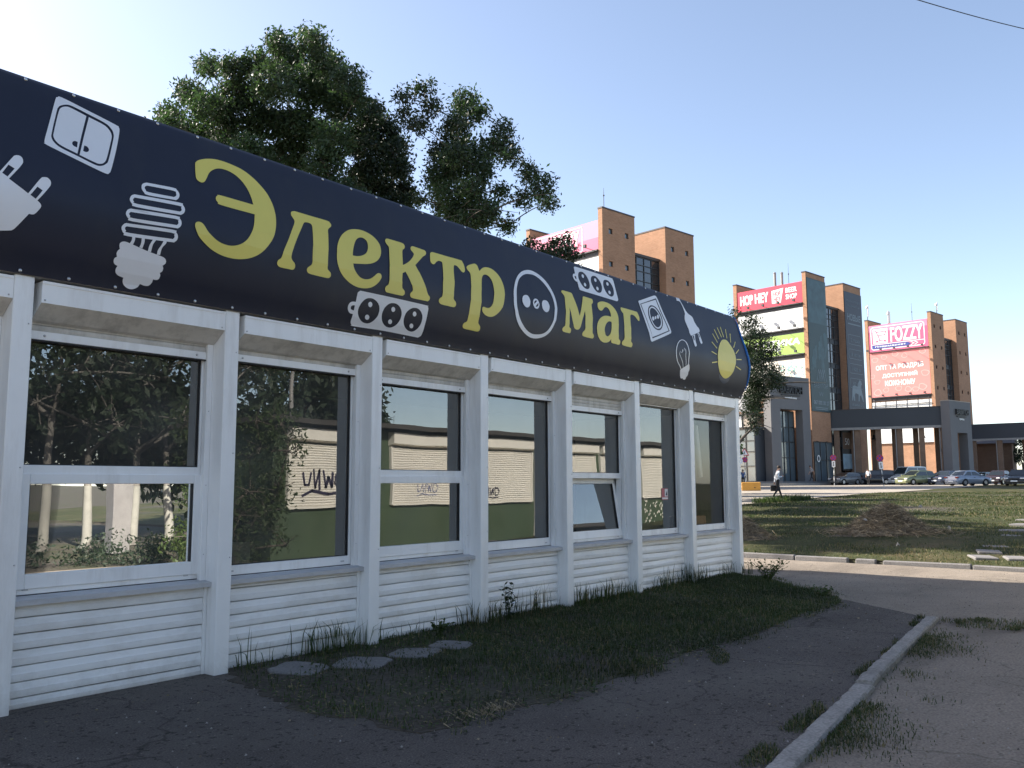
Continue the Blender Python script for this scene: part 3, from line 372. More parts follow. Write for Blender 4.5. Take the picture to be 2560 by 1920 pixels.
# ------------------------------------------------------------------ ground
def G(x, y=0):
    if x <= 17.2: return 0.0
    g = 0.06+0.0215*(min(x, 48)-17.2)
    if x > 48: g += 0.011*(min(x, 100)-48)
    return g
def Gn(x):
    x = np.asarray(x, float); g = 0.06+0.0215*(np.minimum(x, 48)-17.2)+0.011*np.clip(x-48, 0, 52)
    return np.where(x <= 17.2, 0.0, g)
def wob(x, y, a=1.0):
    x = np.asarray(x, float); y = np.asarray(y, float)
    return a*(0.5*np.sin(1.3*x+0.7*y+1)+0.35*np.sin(2.9*x-2.1*y)+0.25*np.sin(5.3*y+3.7*x+2)+0.2*np.sin(7.1*x-6.3*y))
def sheet(name, xs, ys, zf, material, amp=0.0, kind='structure', mask=None):
    X, Y = np.meshgrid(xs, ys, indexing='ij'); Z = zf(X, Y)+(wob(X, Y, amp) if amp else 0)
    n, k = X.shape; V = np.stack([X, Y, Z], -1).reshape(-1, 3)
    i, j = np.meshgrid(np.arange(n-1), np.arange(k-1), indexing='ij'); a = (i*k+j).ravel()
    F = np.stack([a, a+k, a+k+1, a+1], -1)
    o = link(name, fast_mesh(name, V, F, M(material), smooth=True)); tag(o, kind=kind); return o
xs = np.concatenate([[-400, -120, -40, -15], np.arange(-8, 17.0, 0.8), [17.15, 17.199, 17.201], np.arange(17.6, 60, 1.2), np.arange(62, 120, 6), [150, 220, 400, 900, 2500]])
ys = np.concatenate([[-1500, -500, -150, -60, -30], np.arange(-16, 24, 0.8), np.arange(26, 90, 4), [120, 200, 400, 900, 2500]])
sheet('ground', xs, ys, lambda x, y: Gn(x)-0.03, 'soil', 0.008)
tag(sheet('road', np.arange(-12, 17.21, 0.33), np.arange(0.75, 13.01, 0.33), lambda x, y: 0*x, 'old_asphalt', 0.006), kind='structure')
sheet('dusty_ground', np.concatenate([np.arange(-60, 17.1, 1.1), [17.1]]), np.concatenate([np.arange(-3.3, 0, .6), [0.2, .74, .9]]), lambda x, y: 0*x-.004, 'dry_dust', 0.004)
fx = np.concatenate([np.arange(17.22, 40, 0.45), np.arange(40, 118, 1.5)])
fy = np.concatenate([np.arange(-40, -3, 2.0), np.arange(-3, 17.01, 0.4)])
def field_z(x, y):
    return Gn(np.maximum(x, 17.25))-0.02*np.exp(-(x-17.2)/0.5)+0.10*np.exp(-((x-23.5)/4)**2-((y-6.4)/3)**2)+0.05*np.sin(0.35*x+1)*np.sin(0.5*y)*np.clip((x-18)/4, 0, 1)
tag(sheet('grass_field', fx, fy, field_z, 'turf', 0.02), kind='structure')
px_ = np.concatenate([np.arange(17.3, 60, 2.2), np.arange(60, 170, 6)])
sheet('plaza', px_, np.arange(17.0, 75, 2.0), lambda x, y: Gn(np.maximum(x, 17.3))+0.012, 'plaza_paving', 0.004)

def poly_sheet(name, pts, z, material, thick=0.02, jag=0.0, step=0.15, kind='structure', smooth_z=None):
    """flat piece of paving with a real, slightly ragged edge"""
    P = []
    n = len(pts)
    for i in range(n):
        a = Vector(pts[i][:2]); b = Vector(pts[(i+1) % n][:2]); L = (b-a).length; k = max(1, int(L/step))
        nn = Vector((-(b-a).y, (b-a).x))/max(L, 1e-6)
        for t in range(k):
            q = a+(b-a)*t/k
            if t and jag: q = q+nn*rnd.uniform(-jag, jag)
            P.append(q)
    mb = MB(); top = [(p.x, p.y, z) for p in P]; bot = [(p.x, p.y, z-thick) for p in P]
    tri = tessellate_polygon([[Vector(p) for p in top]]); mb.add(top, tri); nn = len(P)
    mb.add(top+bot, [(i, (i+1) % nn, nn+(i+1) % nn, nn+i) for i in range(nn)])
    o = mb.build(name, M(material)); tag(o, kind=kind); return o
KA = Vector((10.56, 2.56)); KB = Vector((-6.0, 0.70))          # line of the near kerb
poly_sheet('asphalt_apron', [(-11, 0.15), (KB.x, KB.y), (KA.x-0.05, KA.y), (11.5, 3.75), (11.9, 4.4), (11.2, 6.5), (-11, 6.5)], 0.022, 'asphalt', 0.05, 0.018, 0.12)

# near kerb: two long stones seen, one more behind the frame
kerb = thing('kerb', None, None); tag(kerb, kind='structure')
kd = (KA-KB).normalized(); kn = Vector((-kd.y, kd.x)); p = KA.copy()
for L_, w_, dz in ((3.78, 0.125, 0.0), (3.4, 0.135, -0.012), (3.6, 0.13, 0.0)):
    mb = MB(); T = Matrix.Translation((p.x, p.y, 0)) @ Matrix.Rotation(math.atan2(-kd.y, -kd.x)+rnd.uniform(-.006, .006), 4, 'Z')
    rg = []; ns = 46
    for k in range(ns+1):
        x_ = (L_-0.05)*k/ns; e = 0.012*(k in (0, ns)); q = lambda a: rnd.gauss(0, a)
        ch = .02*(rnd.random() < .10); h_ = 0.055+dz-e+q(.0022)
        rg.append([T @ Vector(v) for v in ((x_, -w_/2, -.08), (x_, -w_/2+q(.002), h_-.016-ch+q(.003)), (x_, -w_/2+.014+ch+q(.004), h_), (x_, w_/2-.014+q(.004), h_), (x_, w_/2+q(.002), h_-.016+q(.003)), (x_, w_/2, -.08))])
    for a, b in zip(rg, rg[1:]): mb.add(a+b, [(i, (i+1) % 6, 6+(i+1) % 6, 6+i) for i in range(6)])
    mb.add(rg[0], [tuple(range(6))]); mb.add(rg[-1], [tuple(range(6))]); mb.build('kerb_stone', M('kerb_concrete'), kerb)
    p = p-kd*L_
far = thing('far_kerb', None, None); tag(far, kind='structure')
y = 12.5
for L_ in (1.6, 2.1, 2.2, 1.15, 0.5, 1.5, 2.0, 2.1, 2.2, 2.0):
    gap = 0.03+(0.11 if L_ in (0.5, 1.15) else 0)
    x = 17.22+0.075*(y-6)
    mb = MB(); T = Matrix.Translation((17.16+0.01*rnd.uniform(-1, 1), y, 0)) @ Matrix.Rotation(R(-90)+rnd.uniform(-.02, .02), 4, 'Z') @ Matrix.Rotation(rnd.uniform(-.012, .012), 4, 'Y')
    mb.box(0, L_-gap, -0.065, 0.065, -0.1, 0.092+rnd.uniform(-.025, .01), 0, T, 0.015); mb.build('kerb_stone', M('tile_concrete'), far); y -= L_

# loose concrete tiles in front of the shop
tiles = thing('tile_path', None, None); tag(tiles, kind='structure')
for (tx, ty, r_, s_) in ((4.58, 5.88, 22, 0.21), (5.05, 5.66, 30, 0.22), (5.62, 5.62, 26, 0.21), (6.1, 5.62, 24, 0.18)):
    mb = MB(); T = Matrix.Translation((tx, ty, 0.016)) @ Matrix.Rotation(R(r_), 4, 'Z') @ Matrix.Rotation(rnd.uniform(-.05, .05), 4, 'X')
    
    a_ = [(s_*math.cos(t)*(1/max(abs(math.cos(t)), abs(math.sin(t))))*rnd.uniform(.93, 1.02), s_*math.sin(t)*(1/max(abs(math.cos(t)), abs(math.sin(t))))*rnd.uniform(.93, 1.02)) for t in [2*math.pi*(i+.5)/16 for i in range(16)]]
    vs = [T @ Vector((x, y, -.05)) for x, y in a_]+[T @ Vector((x, y, .018)) for x, y in a_]+[T @ Vector((x*.95, y*.95, .026+rnd.uniform(-.002, .002))) for x, y in a_]
    mb.add(vs, [(i, (i+1) % 16, 16+(i+1) % 16, 16+i) for i in range(16)]+[(16+i, 16+(i+1) % 16, 32+(i+1) % 16, 32+i) for i in range(16)]+[tuple(range(32, 48))]); mb.build('paving_tile', M('tile_concrete'), tiles)
# slab path climbing through the grass on the right
slabs = thing('slab_path', None, None); tag(slabs, kind='structure')
def z5(a, b): return (1800+a*.34358, 1200+b*.34358)
for (u0, u1, vc) in ((1825, 2000, 568), (2075, 2230, 575), (1870, 2045, 527), (1895, 2092, 487), (1990, 2110, 452), (2040, 2180, 412), (2025, 2215, 372), (2130, 2260, 326), (2180, 2330, 292), (2215, 2360, 262)):
    z = 0.14; a = on_z(*z5(u0, vc), z); 
    for _ in range(4): z = G(a.x)+0.02; a = on_z(*z5(u0, vc), z)
    b = on_z(*z5(u1, vc+4), z); L_ = (b-a).length
    mb = MB(); T = Matrix.Translation(((a.x+b.x)/2, (a.y+b.y)/2, z)) @ Matrix.Rotation(math.atan2(b.y-a.y, b.x-a.x)+rnd.uniform(-.1, .1), 4, 'Z') @ Matrix.Rotation(rnd.uniform(-.03, .03), 4, 'Y')
    mb.box(-L_/2, L_/2, -0.33, 0.33, -0.06, 0.04, 0, T, 0.015); mb.build('paving_slab', M('tile_concrete'), slabs)

# ------------------------------------------------------------------ the shop pavilion
D0 = 6.2275
XR = [0.93, 2.543, 4.164, 5.765, 7.350, 8.963, 10.615, 12.232, 13.884]; PW = 0.13
kiosk = thing('shop_pavilion', 'long white shop pavilion with roller shutters and a dark sign along its roof', 'shop', (0, 0, 0))
XL0, XE = XR[0]-PW, XR[-1]
mb = MB(); mb.box(XL0, XR[-1]-0.002, D0+0.33, D0+3.4, 2.93, 3.03); mb.build('roof', M('sheet_roof'), kiosk)
mb = MB(); mb.box(XE-0.07, XE-0.004, D0+0.262, D0+3.4, 0.06, 2.925); mb.build('side_wall', M('white_metal'), kiosk)
mb = MB(); mb.box(XL0, XL0+0.06, D0+0.262, D0+3.4, 0.06, 2.925); mb.build('side_wall', M('white_metal'), kiosk)
mb = MB(); mb.box(XL0+0.07, XE-0.08, D0+3.3, D0+3.39, 0.06, 2.925); mb.build('back_wall', M('dark_inside'), kiosk)
mb = MB(); mb.box(XL0+0.07, XE-0.08, D0+0.35, D0+3.29, 0.1, 0.14); mb.build('inside_floor', M('inside_floor'), kiosk)
mb = MB(); mb.box(XL0+0.07, XE-0.08, D0+0.35, D0+3.29, 2.70, 2.74); mb.build('ceiling', M('dark_inside'), kiosk)
mb = MB(); mb.box(XL0+0.02, XE-0.02, D0+0.17, D0+0.30, -0.05, 0.14); mb.build('base_beam', M('black_seal'), kiosk)
mb = MB()
for i in range(8): mb.box(XR[i]+0.002, XR[i+1]-PW-0.002, D0+0.185, D0+0.235, 0.142, 0.70)
mb.build('apron_wall', M('grey_trim'), kiosk)
for i, x in enumerate(XR):
    mb = MB(); mb.box(x-PW, x, D0, D0+0.26, 0.0 if i not in (2,) else -0.01, 2.925, 0, None, 0.006)
    zb = rnd.choice((2.1, 2.52, 1.2)); o = mb.build('pillar', M('white_metal'), kiosk)
    mb = MB()
    for z in (0.9, 1.7, 2.5): mb.ball((x-0.025, D0-0.002, z+rnd.uniform(-.1, .1)), 0.006, 6, 4)
    mb.build('screw', M('steel'), o)
RAIL = [2.525, 2.525, 2.545, 2.505, 2.525, 2.445, 2.635, 2.535]
GBOT = [0.84, None, 0.837, None, 0.851, None, 0.838, 0.851]
def slat_section(y0, zb, zt, bulge=0.014, n=5):
    """bowed shutter profile: returns (y,z) outline"""
    o = []
    for k in range(n+1):
        t = k/n; o.append((y0-bulge*math.sin(math.pi*(0.12+0.76*t)), zb+(zt-zb)*t))
    return o+[(y0+0.012, zt), (y0+0.012, zb)]
for i in range(8):
    xa = XR[i]; xb = XR[i+1]-PW
    mb = MB(); sec = [(D0+0.004, 2.755), (D0+0.004, 2.905), (D0+0.27, 2.905), (D0+0.27, 2.62), (D0+0.145, 2.655)]
    n = len(sec); vs = [(xa+0.052, *q) for q in sec]+[(xb-0.003, *q) for q in sec]
    mb.add(vs, [tuple(range(n)), tuple(range(n, 2*n))], 0)
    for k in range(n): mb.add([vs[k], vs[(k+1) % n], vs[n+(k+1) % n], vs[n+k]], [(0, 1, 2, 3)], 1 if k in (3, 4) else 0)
    mb.box(xa+0.054, xb-0.005, D0-0.002, D0+0.02, 2.888, 2.9075, 0)
    for xs_ in (xa+0.075, xb-0.03):
        mb.ball((xs_, D0+0.003, 2.775), 0.007, 6, 4, 2)
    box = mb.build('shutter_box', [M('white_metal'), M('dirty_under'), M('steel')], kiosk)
    zr = RAIL[i]; z = zr+0.062; k = 0
    while z < 2.66:
        zt = min(z+0.043, 2.70)
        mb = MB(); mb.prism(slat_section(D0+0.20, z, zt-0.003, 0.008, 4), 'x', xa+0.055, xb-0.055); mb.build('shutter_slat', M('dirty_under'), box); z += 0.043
    mb = MB(); mb.box(xa+0.05, xb-0.052, D0+0.182, D0+0.207, zr, zr+0.060, 0, None, 0.003); mb.box(xa+0.05, xb-0.052, D0+0.186, D0+0.203, zr-0.010, zr, 1)
    mb.ball((xa+0.16, D0+0.181, zr+0.03), 0.010, 8, 4, 2); mb.ball((xb-0.14, D0+0.181, zr+0.03), 0.010, 8, 4, 2)
    mb.build('bottom_rail', [M('white_metal'), M('black_seal'), M('grey_trim')], box)
    for (g0, g1) in ((xa+0.001, xa+0.050), (xb-0.050, xb-0.001)):
        mb = MB(); mb.box(g0, g1, D0+0.165, D0+0.212, 0.745, 2.655, 0, None, 0.003)
        for zz in (0.95, 1.5, 2.1): mb.ball(((g0+g1)/2, D0+0.164, zz), 0.005, 6, 4, 1)
        mb.build('guide_rail', [M('white_metal'), M('steel')], box)
    # window: outer frame, panes, opening sash
    wx0, wx1 = xa+0.002, xb-0.002; yf, yb = D0+0.220, D0+0.290
    split = GBOT[i] is None
    mb = MB()
    fb = 0.84 if not split else 0.80
    mb.box(wx0, wx0+0.085, yf, yb, 0.757, 2.72, 0, None, 0.003); mb.box(wx1-0.062, wx1, yf, yb, 0.757, 2.72, 0, None, 0.003)
    mb.box(wx0+0.086, wx1-0.063, yf, yb, 0.757, fb if split else GBOT[i], 0, None, 0.003); mb.box(wx0+0.086, wx1-0.063, yf, yb, 2.66, 2.72)
    if split: mb.box(wx0+0.086, wx1-0.063, yf, yb, 1.572, 1.645, 0, None, 0.003)
    for xx in (wx0+0.14, wx1-0.14): mb.box(xx-0.02, xx+0.02, yf-0.004, yf, 0.785, 0.797, 1)
    win = mb.build('window_frame', [M('white_metal'), M('grey_trim')], kiosk)
    gx0, gx1 = wx0+0.08, wx1-0.058
    mb = MB(); zb_ = 1.640 if split else GBOT[i]-0.005
    yy = D0+0.252; mb.quad((gx0, yy, zb_), (gx1, yy, zb_), (gx1, yy, 2.68), (gx0, yy, 2.68)); mb.build('pane', M('shop_glass_plain' if i == 7 else 'shop_glass'), win)
    mb = MB()
    for (a, b, c_, d_) in ((wx0+0.0865, wx0+0.094, zb_, 2.67), (wx1-0.071, wx1-0.0635, zb_, 2.67)): mb.box(a, b, D0+0.236, D0+0.25, c_, d_)
    mb.box(wx0+0.095, wx1-0.072, D0+0.236, D0+0.25, zb_+0.005, zb_+0.012); mb.build('seal', M('black_seal'), win)
    if split:
        s0, s1 = wx0+0.066, wx1-0.040
        mb = MB(); W_ = s1-s0; H_ = 1.585-0.795
        mb.box(0, 0.062, 0, 0.06, 0, H_, 0, None, 0.004); mb.box(W_-0.062, W_, 0, 0.06, 0, H_, 0, None, 0.004)
        mb.box(0.063, W_-0.063, 0, 0.06, 0, 0.10, 0, None, 0.004); mb.box(0.063, W_-0.063, 0, 0.06, H_-0.072, H_, 0, None, 0.004)
        mb.quad((0.055, 0.03, 0.09), (W_-0.055, 0.03, 0.09), (W_-0.055, 0.03, H_-0.06), (0.055, 0.03, H_-0.06), 1)
        for a, b in ((0.063, 0.070), (W_-0.070, W_-0.063)): mb.box(a, b, 0.012, 0.028, 0.101, H_-0.073, 2)
        sash = mb.build('sash', [M('white_metal'), M('shop_glass'), M('black_seal')], win, (s0, D0+0.203, 0.795))
        if i == 5: sash.rotation_euler = (R(-9.0), 0, 0)
    # sill with a lip, then the cladding slats
    mb = MB(); mb.prism([(D0+0.075, 0.700), (D0+0.075, 0.735), (D0+0.218, 0.752), (D0+0.218, 0.700)], 'x', xa+0.001, xb-0.001); mb.build('sill', M('grey_trim'), kiosk)
    off = (0.620, 0.612, 0.655, 0.640, 0.628, 0.645, 0.618, 0.635)[i]
    edges = [0.699]+[off-0.105*k for k in range(7)]; edges = [e for e in edges if e > 0.05]+[0.012+0.01*rnd.random()]
    for k in range(len(edges)-1):
        zt, zb = edges[k], edges[k+1]
        j = 0.003*rnd.uniform(-1, 1)
        sec = [(D0+0.150, zb+0.005), (D0+0.137, zb+0.007), (D0+0.134, zb+0.22*(zt-zb)), (D0+0.1335, zb+0.52*(zt-zb)), (D0+0.1375, zb+0.60*(zt-zb)), (D0+0.146, zt-0.001), (D0+0.166, zt-0.001), (D0+0.166, zb+0.005)]
        mb = MB(); x1_ = xb-0.03
        vs = [(xa+0.004, q[0]+j, q[1]) for q in sec]; seg = 6
        rings = []
        for s_ in range(seg+1):
            t = s_/seg; rings.append([(xa+0.004+(xb-0.032-xa-0.004)*t, q[0]+j+0.0022*math.sin(4*t+i*2+k*1.7)*(1 if i == 7 else .5), q[1]+0.0025*math.sin(5*t+k+i)*(1.6 if i >= 6 else .6)) for q in sec])
        n = len(sec)
        for s_ in range(seg): mb.add(rings[s_]+rings[s_+1], [(q, (q+1) % n, n+(q+1) % n, n+q) for q in range(n)])
        mb.add(rings[0], [tuple(range(n))[::-1]]); mb.add(rings[-1], [tuple(range(n))])
        mb.build('slat', M('white_slat'), kiosk)
    mb = MB(); mb.box(xb-0.030, xb-0.001, D0+0.128, D0+0.185, 0.0, 0.698, 0, None, 0.003); mb.build('edge_strip', M('white_metal'), kiosk)

# sign: bowed vinyl over a frame, with the print on it
PZ = [2.925, 2.98, 3.05, 3.10, 3.15, 3.22, 3.3, 3.38, 3.45, 3.52, 3.6, 3.7, 3.8, 3.9, 4.0, 4.1, 4.2, 4.31, 4.345, 4.365, 4.375]
_pz = [2.925, 2.98, 3.05, 3.15, 3.3, 3.45, 3.6, 3.8, 4.0, 4.2, 4.31, 4.345, 4.365, 4.375]
_po = [-.02, -.035, -.075, -.115, -.155, -.172, -.155, -.1, -.035, .02, .055, .080, .13, .30]
def prof(z): return D0+float(np.interp(z, _pz, _po))
BX0, BX1 = -0.6, 13.955
V = []; F = []; nx = 360
zz = sorted(set(PZ))
for i in range(nx+1):
    x = BX0+(BX1-BX0)*i/nx
    for z in zz: V.append((x, prof(z)+(0.004*math.cos(2*math.pi*(x-.15)/.3265)*math.exp(-(z-2.95)/.05) if z > 2.93 else 0)+0.0016*math.sin(x*9.1)*math.sin((z-2.9)*2.2)+0.0012*math.sin(x*3.3+z*4), z))
n = len(zz)
for i in range(nx):
    for k in range(n-1): F.append((i*n+k, (i+1)*n+k, (i+1)*n+k+1, i*n+k+1))
sign = link('sign_banner', fast_mesh('sign_banner', V, F, M('vinyl_navy'), smooth=True), kiosk)
mb = MB(); e = [(prof(z), z) for z in zz]; vs = [(BX1, a, b) for a, b in e]+[(BX1, D0+0.32, b) for a, b in e]
mb.add(vs, [(k, k+1, n+k+1, n+k) for k in range(n-1)]); mb.build('end_panel', M('edge_blue'), sign)
mb = MB(); ed = [q for q in e if q[1] > 2.99 and q[1] < 4.36]
mb.tube([(BX1+0.014, a-0.006, b) for a, b in ed], [0.004+0.018*math.sin(math.pi*k/(len(ed)-1)) for k in range(len(ed))], 8); mb.build('edge_trim', M('edge_blue'), sign)
mb = MB(); mb.box(BX0, BX1-0.01, D0+0.005, D0+0.33, 2.928, 2.965); mb.box(BX0, BX1-0.01, D0+0.31, D0+0.36, 3.032, 4.37); mb.build('sign_frame', M('grey_trim'), sign)
rv = MB(); rv.ball((0, 0, 0), 0.013, 8, 5, 0, (1, 0.6, 1)); rvm = rv.mesh('rivet', M('steel'))
x = 0.15
while x < BX1-0.03:
    for z, dz in ((2.945, 0.004), (4.318, 0.0)): link('rivet', rvm, sign, (x+rnd.uniform(-.012, .012), prof(z)-0.004, z))
    x += 0.3265
def smooth_path(pts, res=5):
    """closed Catmull-Rom through the traced points, sharp at marked corners"""
    P = [np.array(p[:2], float)/1000 for p in pts]; c = [len(p) > 2 for p in pts]; n = len(P); out = []
    for i in range(n):
        p0, p1, p2, p3 = P[i-1], P[i], P[(i+1) % n], P[(i+2) % n]
        if c[i]: p0 = p1-(p2-p1)
        if c[(i+1) % n]: p3 = p2+(p2-p1)
        if c[i] and c[(i+1) % n]: out.append(p1); continue
        r_ = max(2, min(res, int(np.linalg.norm(p2-p1)/0.012)+1))
        for k in range(r_):
            t = k/r_; out.append(0.5*((2*p1)+(-p0+p2)*t+(2*p0-5*p1+4*p2-p3)*t*t+(-p0+3*p1-3*p2+p3)*t**3))
    return out
def print_shape(bm, loops, lift, mi):
    pl = [[Vector((q[0], q[1], 0)) for q in smooth_path(l)] for l in loops]
    flat = [q for l in pl for q in l]; tri = tessellate_polygon(pl)
    vs = [bm.verts.new((q.x, 0, q.y)) for q in flat]
    fs = []
    for t in tri:
        try: f = bm.faces.new([vs[k] for k in t]); f.material_index = mi; f.smooth = True; fs.append(f)
        except ValueError: pass
    return lift
BAN = json.loads(BANNER_JSON)
groups = []
for icon, colr, layer, loops in BAN:
    if icon == 'letter' or not groups or groups[-1][0] != icon: groups.append((icon, []))
    groups[-1][1].append((colr, layer, loops))
for icon, items in groups:
    bm = bmesh.new(); ci = {'Y': 0, 'W': 1, 'B': 2}
    layers = {}
    for colr, layer, loops in items:
        before = len(bm.verts); print_shape(bm, loops, layer, ci[colr]); bm.verts.ensure_lookup_table()
        for v in bm.verts[before:]: v.co.y = layer
    for z in zz[1:-1]:
        bmesh.ops.bisect_plane(bm, geom=bm.verts[:]+bm.edges[:]+bm.faces[:], plane_co=(0, 0, z), plane_no=(0, 0, 1), dist=1e-5)
    for v in bm.verts: v.co.y = prof(v.co.z)-0.0045-0.002*v.co.y
    bmesh.ops.recalc_face_normals(bm, faces=bm.faces)
    me = bpy.data.meshes.new(icon); bm.to_mesh(me); bm.free()
    for mm in ('print_yellow', 'print_white', 'print_blue'): me.materials.append(M(mm))
    link(icon, me, sign)
# sticker on the sixth window, paper in the second
mb = MB(); x0 = 11.62; mb.quad((x0, D0+0.247, 1.26), (x0+0.19, D0+0.247, 1.26), (x0+0.19, D0+0.247, 1.43), (x0, D0+0.247, 1.43)); mb.quad((x0+0.09, D0+0.244, 1.31), (x0+0.18, D0+0.244, 1.31), (x0+0.18, D0+0.244, 1.42), (x0+0.09, D0+0.244, 1.42), 1); mb.quad((x0+0.01, D0+0.244, 1.27), (x0+0.18, D0+0.244, 1.27), (x0+0.18, D0+0.244, 1.295), (x0+0.01, D0+0.244, 1.295), 1)
mb.add([(x0+0.11, D0+0.242, 1.33), (x0+0.16, D0+0.242, 1.32), (x0+0.155, D0+0.242, 1.40)], [(0, 1, 2)], 2)
mb.build('sticker', [M('sticker_red'), M('print_paper_white'), M('graffiti')], kiosk)
mb = MB(); pts = [(4.30, 0.845), (4.52, 0.842), (4.525, 1.015), (4.31, 1.03)]
mb.add([(a, D0+0.27+0.004*k, b) for k, (a, b) in enumerate(pts)]+[(a, D0+0.272+0.004*k, b) for k, (a, b) in enumerate(pts)], [(0, 1, 2, 3), (4, 5, 6, 7), (0, 1, 5, 4), (1, 2, 6, 5), (2, 3, 7, 6), (3, 0, 4, 7)])
tag(mb.build('paper_sheet', M('print_paper_white')), 'white paper sheet leaning inside the lower corner of the second window', 'paper')
for (xa_, xb_, za, zb, m_, r_, nm) in ((12.72, 13.05, 2.30, 1.25, 'rod_white', 0.022, 'tall white rod leaning across the last window'), (12.85, 13.08, 1.60, 1.10, 'rod_white', 0.03, 'short white rod leaning low behind the last window'),
                                   (12.76, 12.80, 0.90, 1.75, 'rod_yellow', 0.014, 'upright yellow rod standing inside the last window'), (12.98, 12.90, 0.90, 1.70, 'rod_red', 0.022, 'red rod standing behind glass of the last window'), (13.22, 13.24, 1.6, 2.45, 'rod_white', 0.05, 'thick white roll hanging at the right of the last window')):
    mb = MB(); mb.cyl((xa_, D0+0.42, za), (xb_, D0+0.50, zb), r_); tag(mb.build('rod', M(m_)), nm, 'rod', 'rods stored behind the last window')
mb = MB(); mb.box(12.75, 13.35, D0+0.40, D0+0.75, 0.70, 0.98, 0, None, 0.01); mb.box(12.75, 13.35, D0+0.40, D0+0.75, 0.14, 0.69, 0); tag(mb.build('carton', M('skin')), 'pale brown carton standing behind the last window', 'box')

# ------------------------------------------------------------------ the brick complex behind
def wall_open(mb, u0, u1, v0, v1, ops, fn, depth, m=0, mr=None):
    """wall in a plane with real openings: ops = (ua,ub,va,vb); fn(u,v,d) -> point, d into the wall"""
    us = sorted({u0, u1, *[o[0] for o in ops], *[o[1] for o in ops]}); vs = sorted({v0, v1, *[o[2] for o in ops], *[o[3] for o in ops]})
    for a, b in zip(us, us[1:]):
        for c, d in zip(vs, vs[1:]):
            cu, cv = (a+b)/2, (c+d)/2
            if any(o[0] < cu < o[1] and o[2] < cv < o[3] for o in ops): continue
            mb.quad(fn(a, c, 0), fn(b, c, 0), fn(b, d, 0), fn(a, d, 0), m)
    for (a, b, c, d) in ops:
        q = [(a, c), (b, c), (b, d), (a, d)]
        for k in range(4):
            p, r_ = q[k], q[(k+1) % 4]
            mb.quad(fn(*p, 0), fn(*r_, 0), fn(*r_, depth), fn(*p, depth), m if mr is None else mr)
E1 = R(-8.5)
BASEZ = 1.25
def curtain(name, parent, x0, x1, z0, z1, y, nx, rows, frame=0.07, glassm='tower_glass', face='-y', bands=()):
    """framed glazing: one frame mesh, each pane its own piece"""
    if face == '-y': P = lambda u, z, d: (u, y+d, z)
    else: P = lambda u, z, d: (y+d, u, z)
    mb = MB()
    us = [x0+(x1-x0)*i/nx for i in range(nx+1)]; zs = rows
    def bar(a, b, c, d, d0=-0.05, d1=0.06):
        p = P(a, c, d0); q = P(b, d, d1); mb.box(min(p[0], q[0]), max(p[0], q[0]), min(p[1], q[1]), max(p[1], q[1]), c, d)
    for u in us: bar(u-frame/2, u+frame/2, z0, z1)
    for z in zs:
        for a, b in zip(us, us[1:]): bar(a+frame/2+0.002, b-frame/2-0.002, z-frame/2, z+frame/2)
    fr = mb.build(name, M('frame_dark'), parent)
    for a, b in zip(us, us[1:]):
        for k, (c, d) in enumerate(zip(zs, zs[1:])):
            g = MB(); t = rnd.uniform(-.012, .012)
            g.quad(P(a, c, 0.02+t), P(b, c, 0.02-t), P(b, d, 0.02-t*.5), P(a, d, 0.02+t*.5))
            g.build('pane', M('fascia_dark' if k in bands else glassm), fr)
    return fr
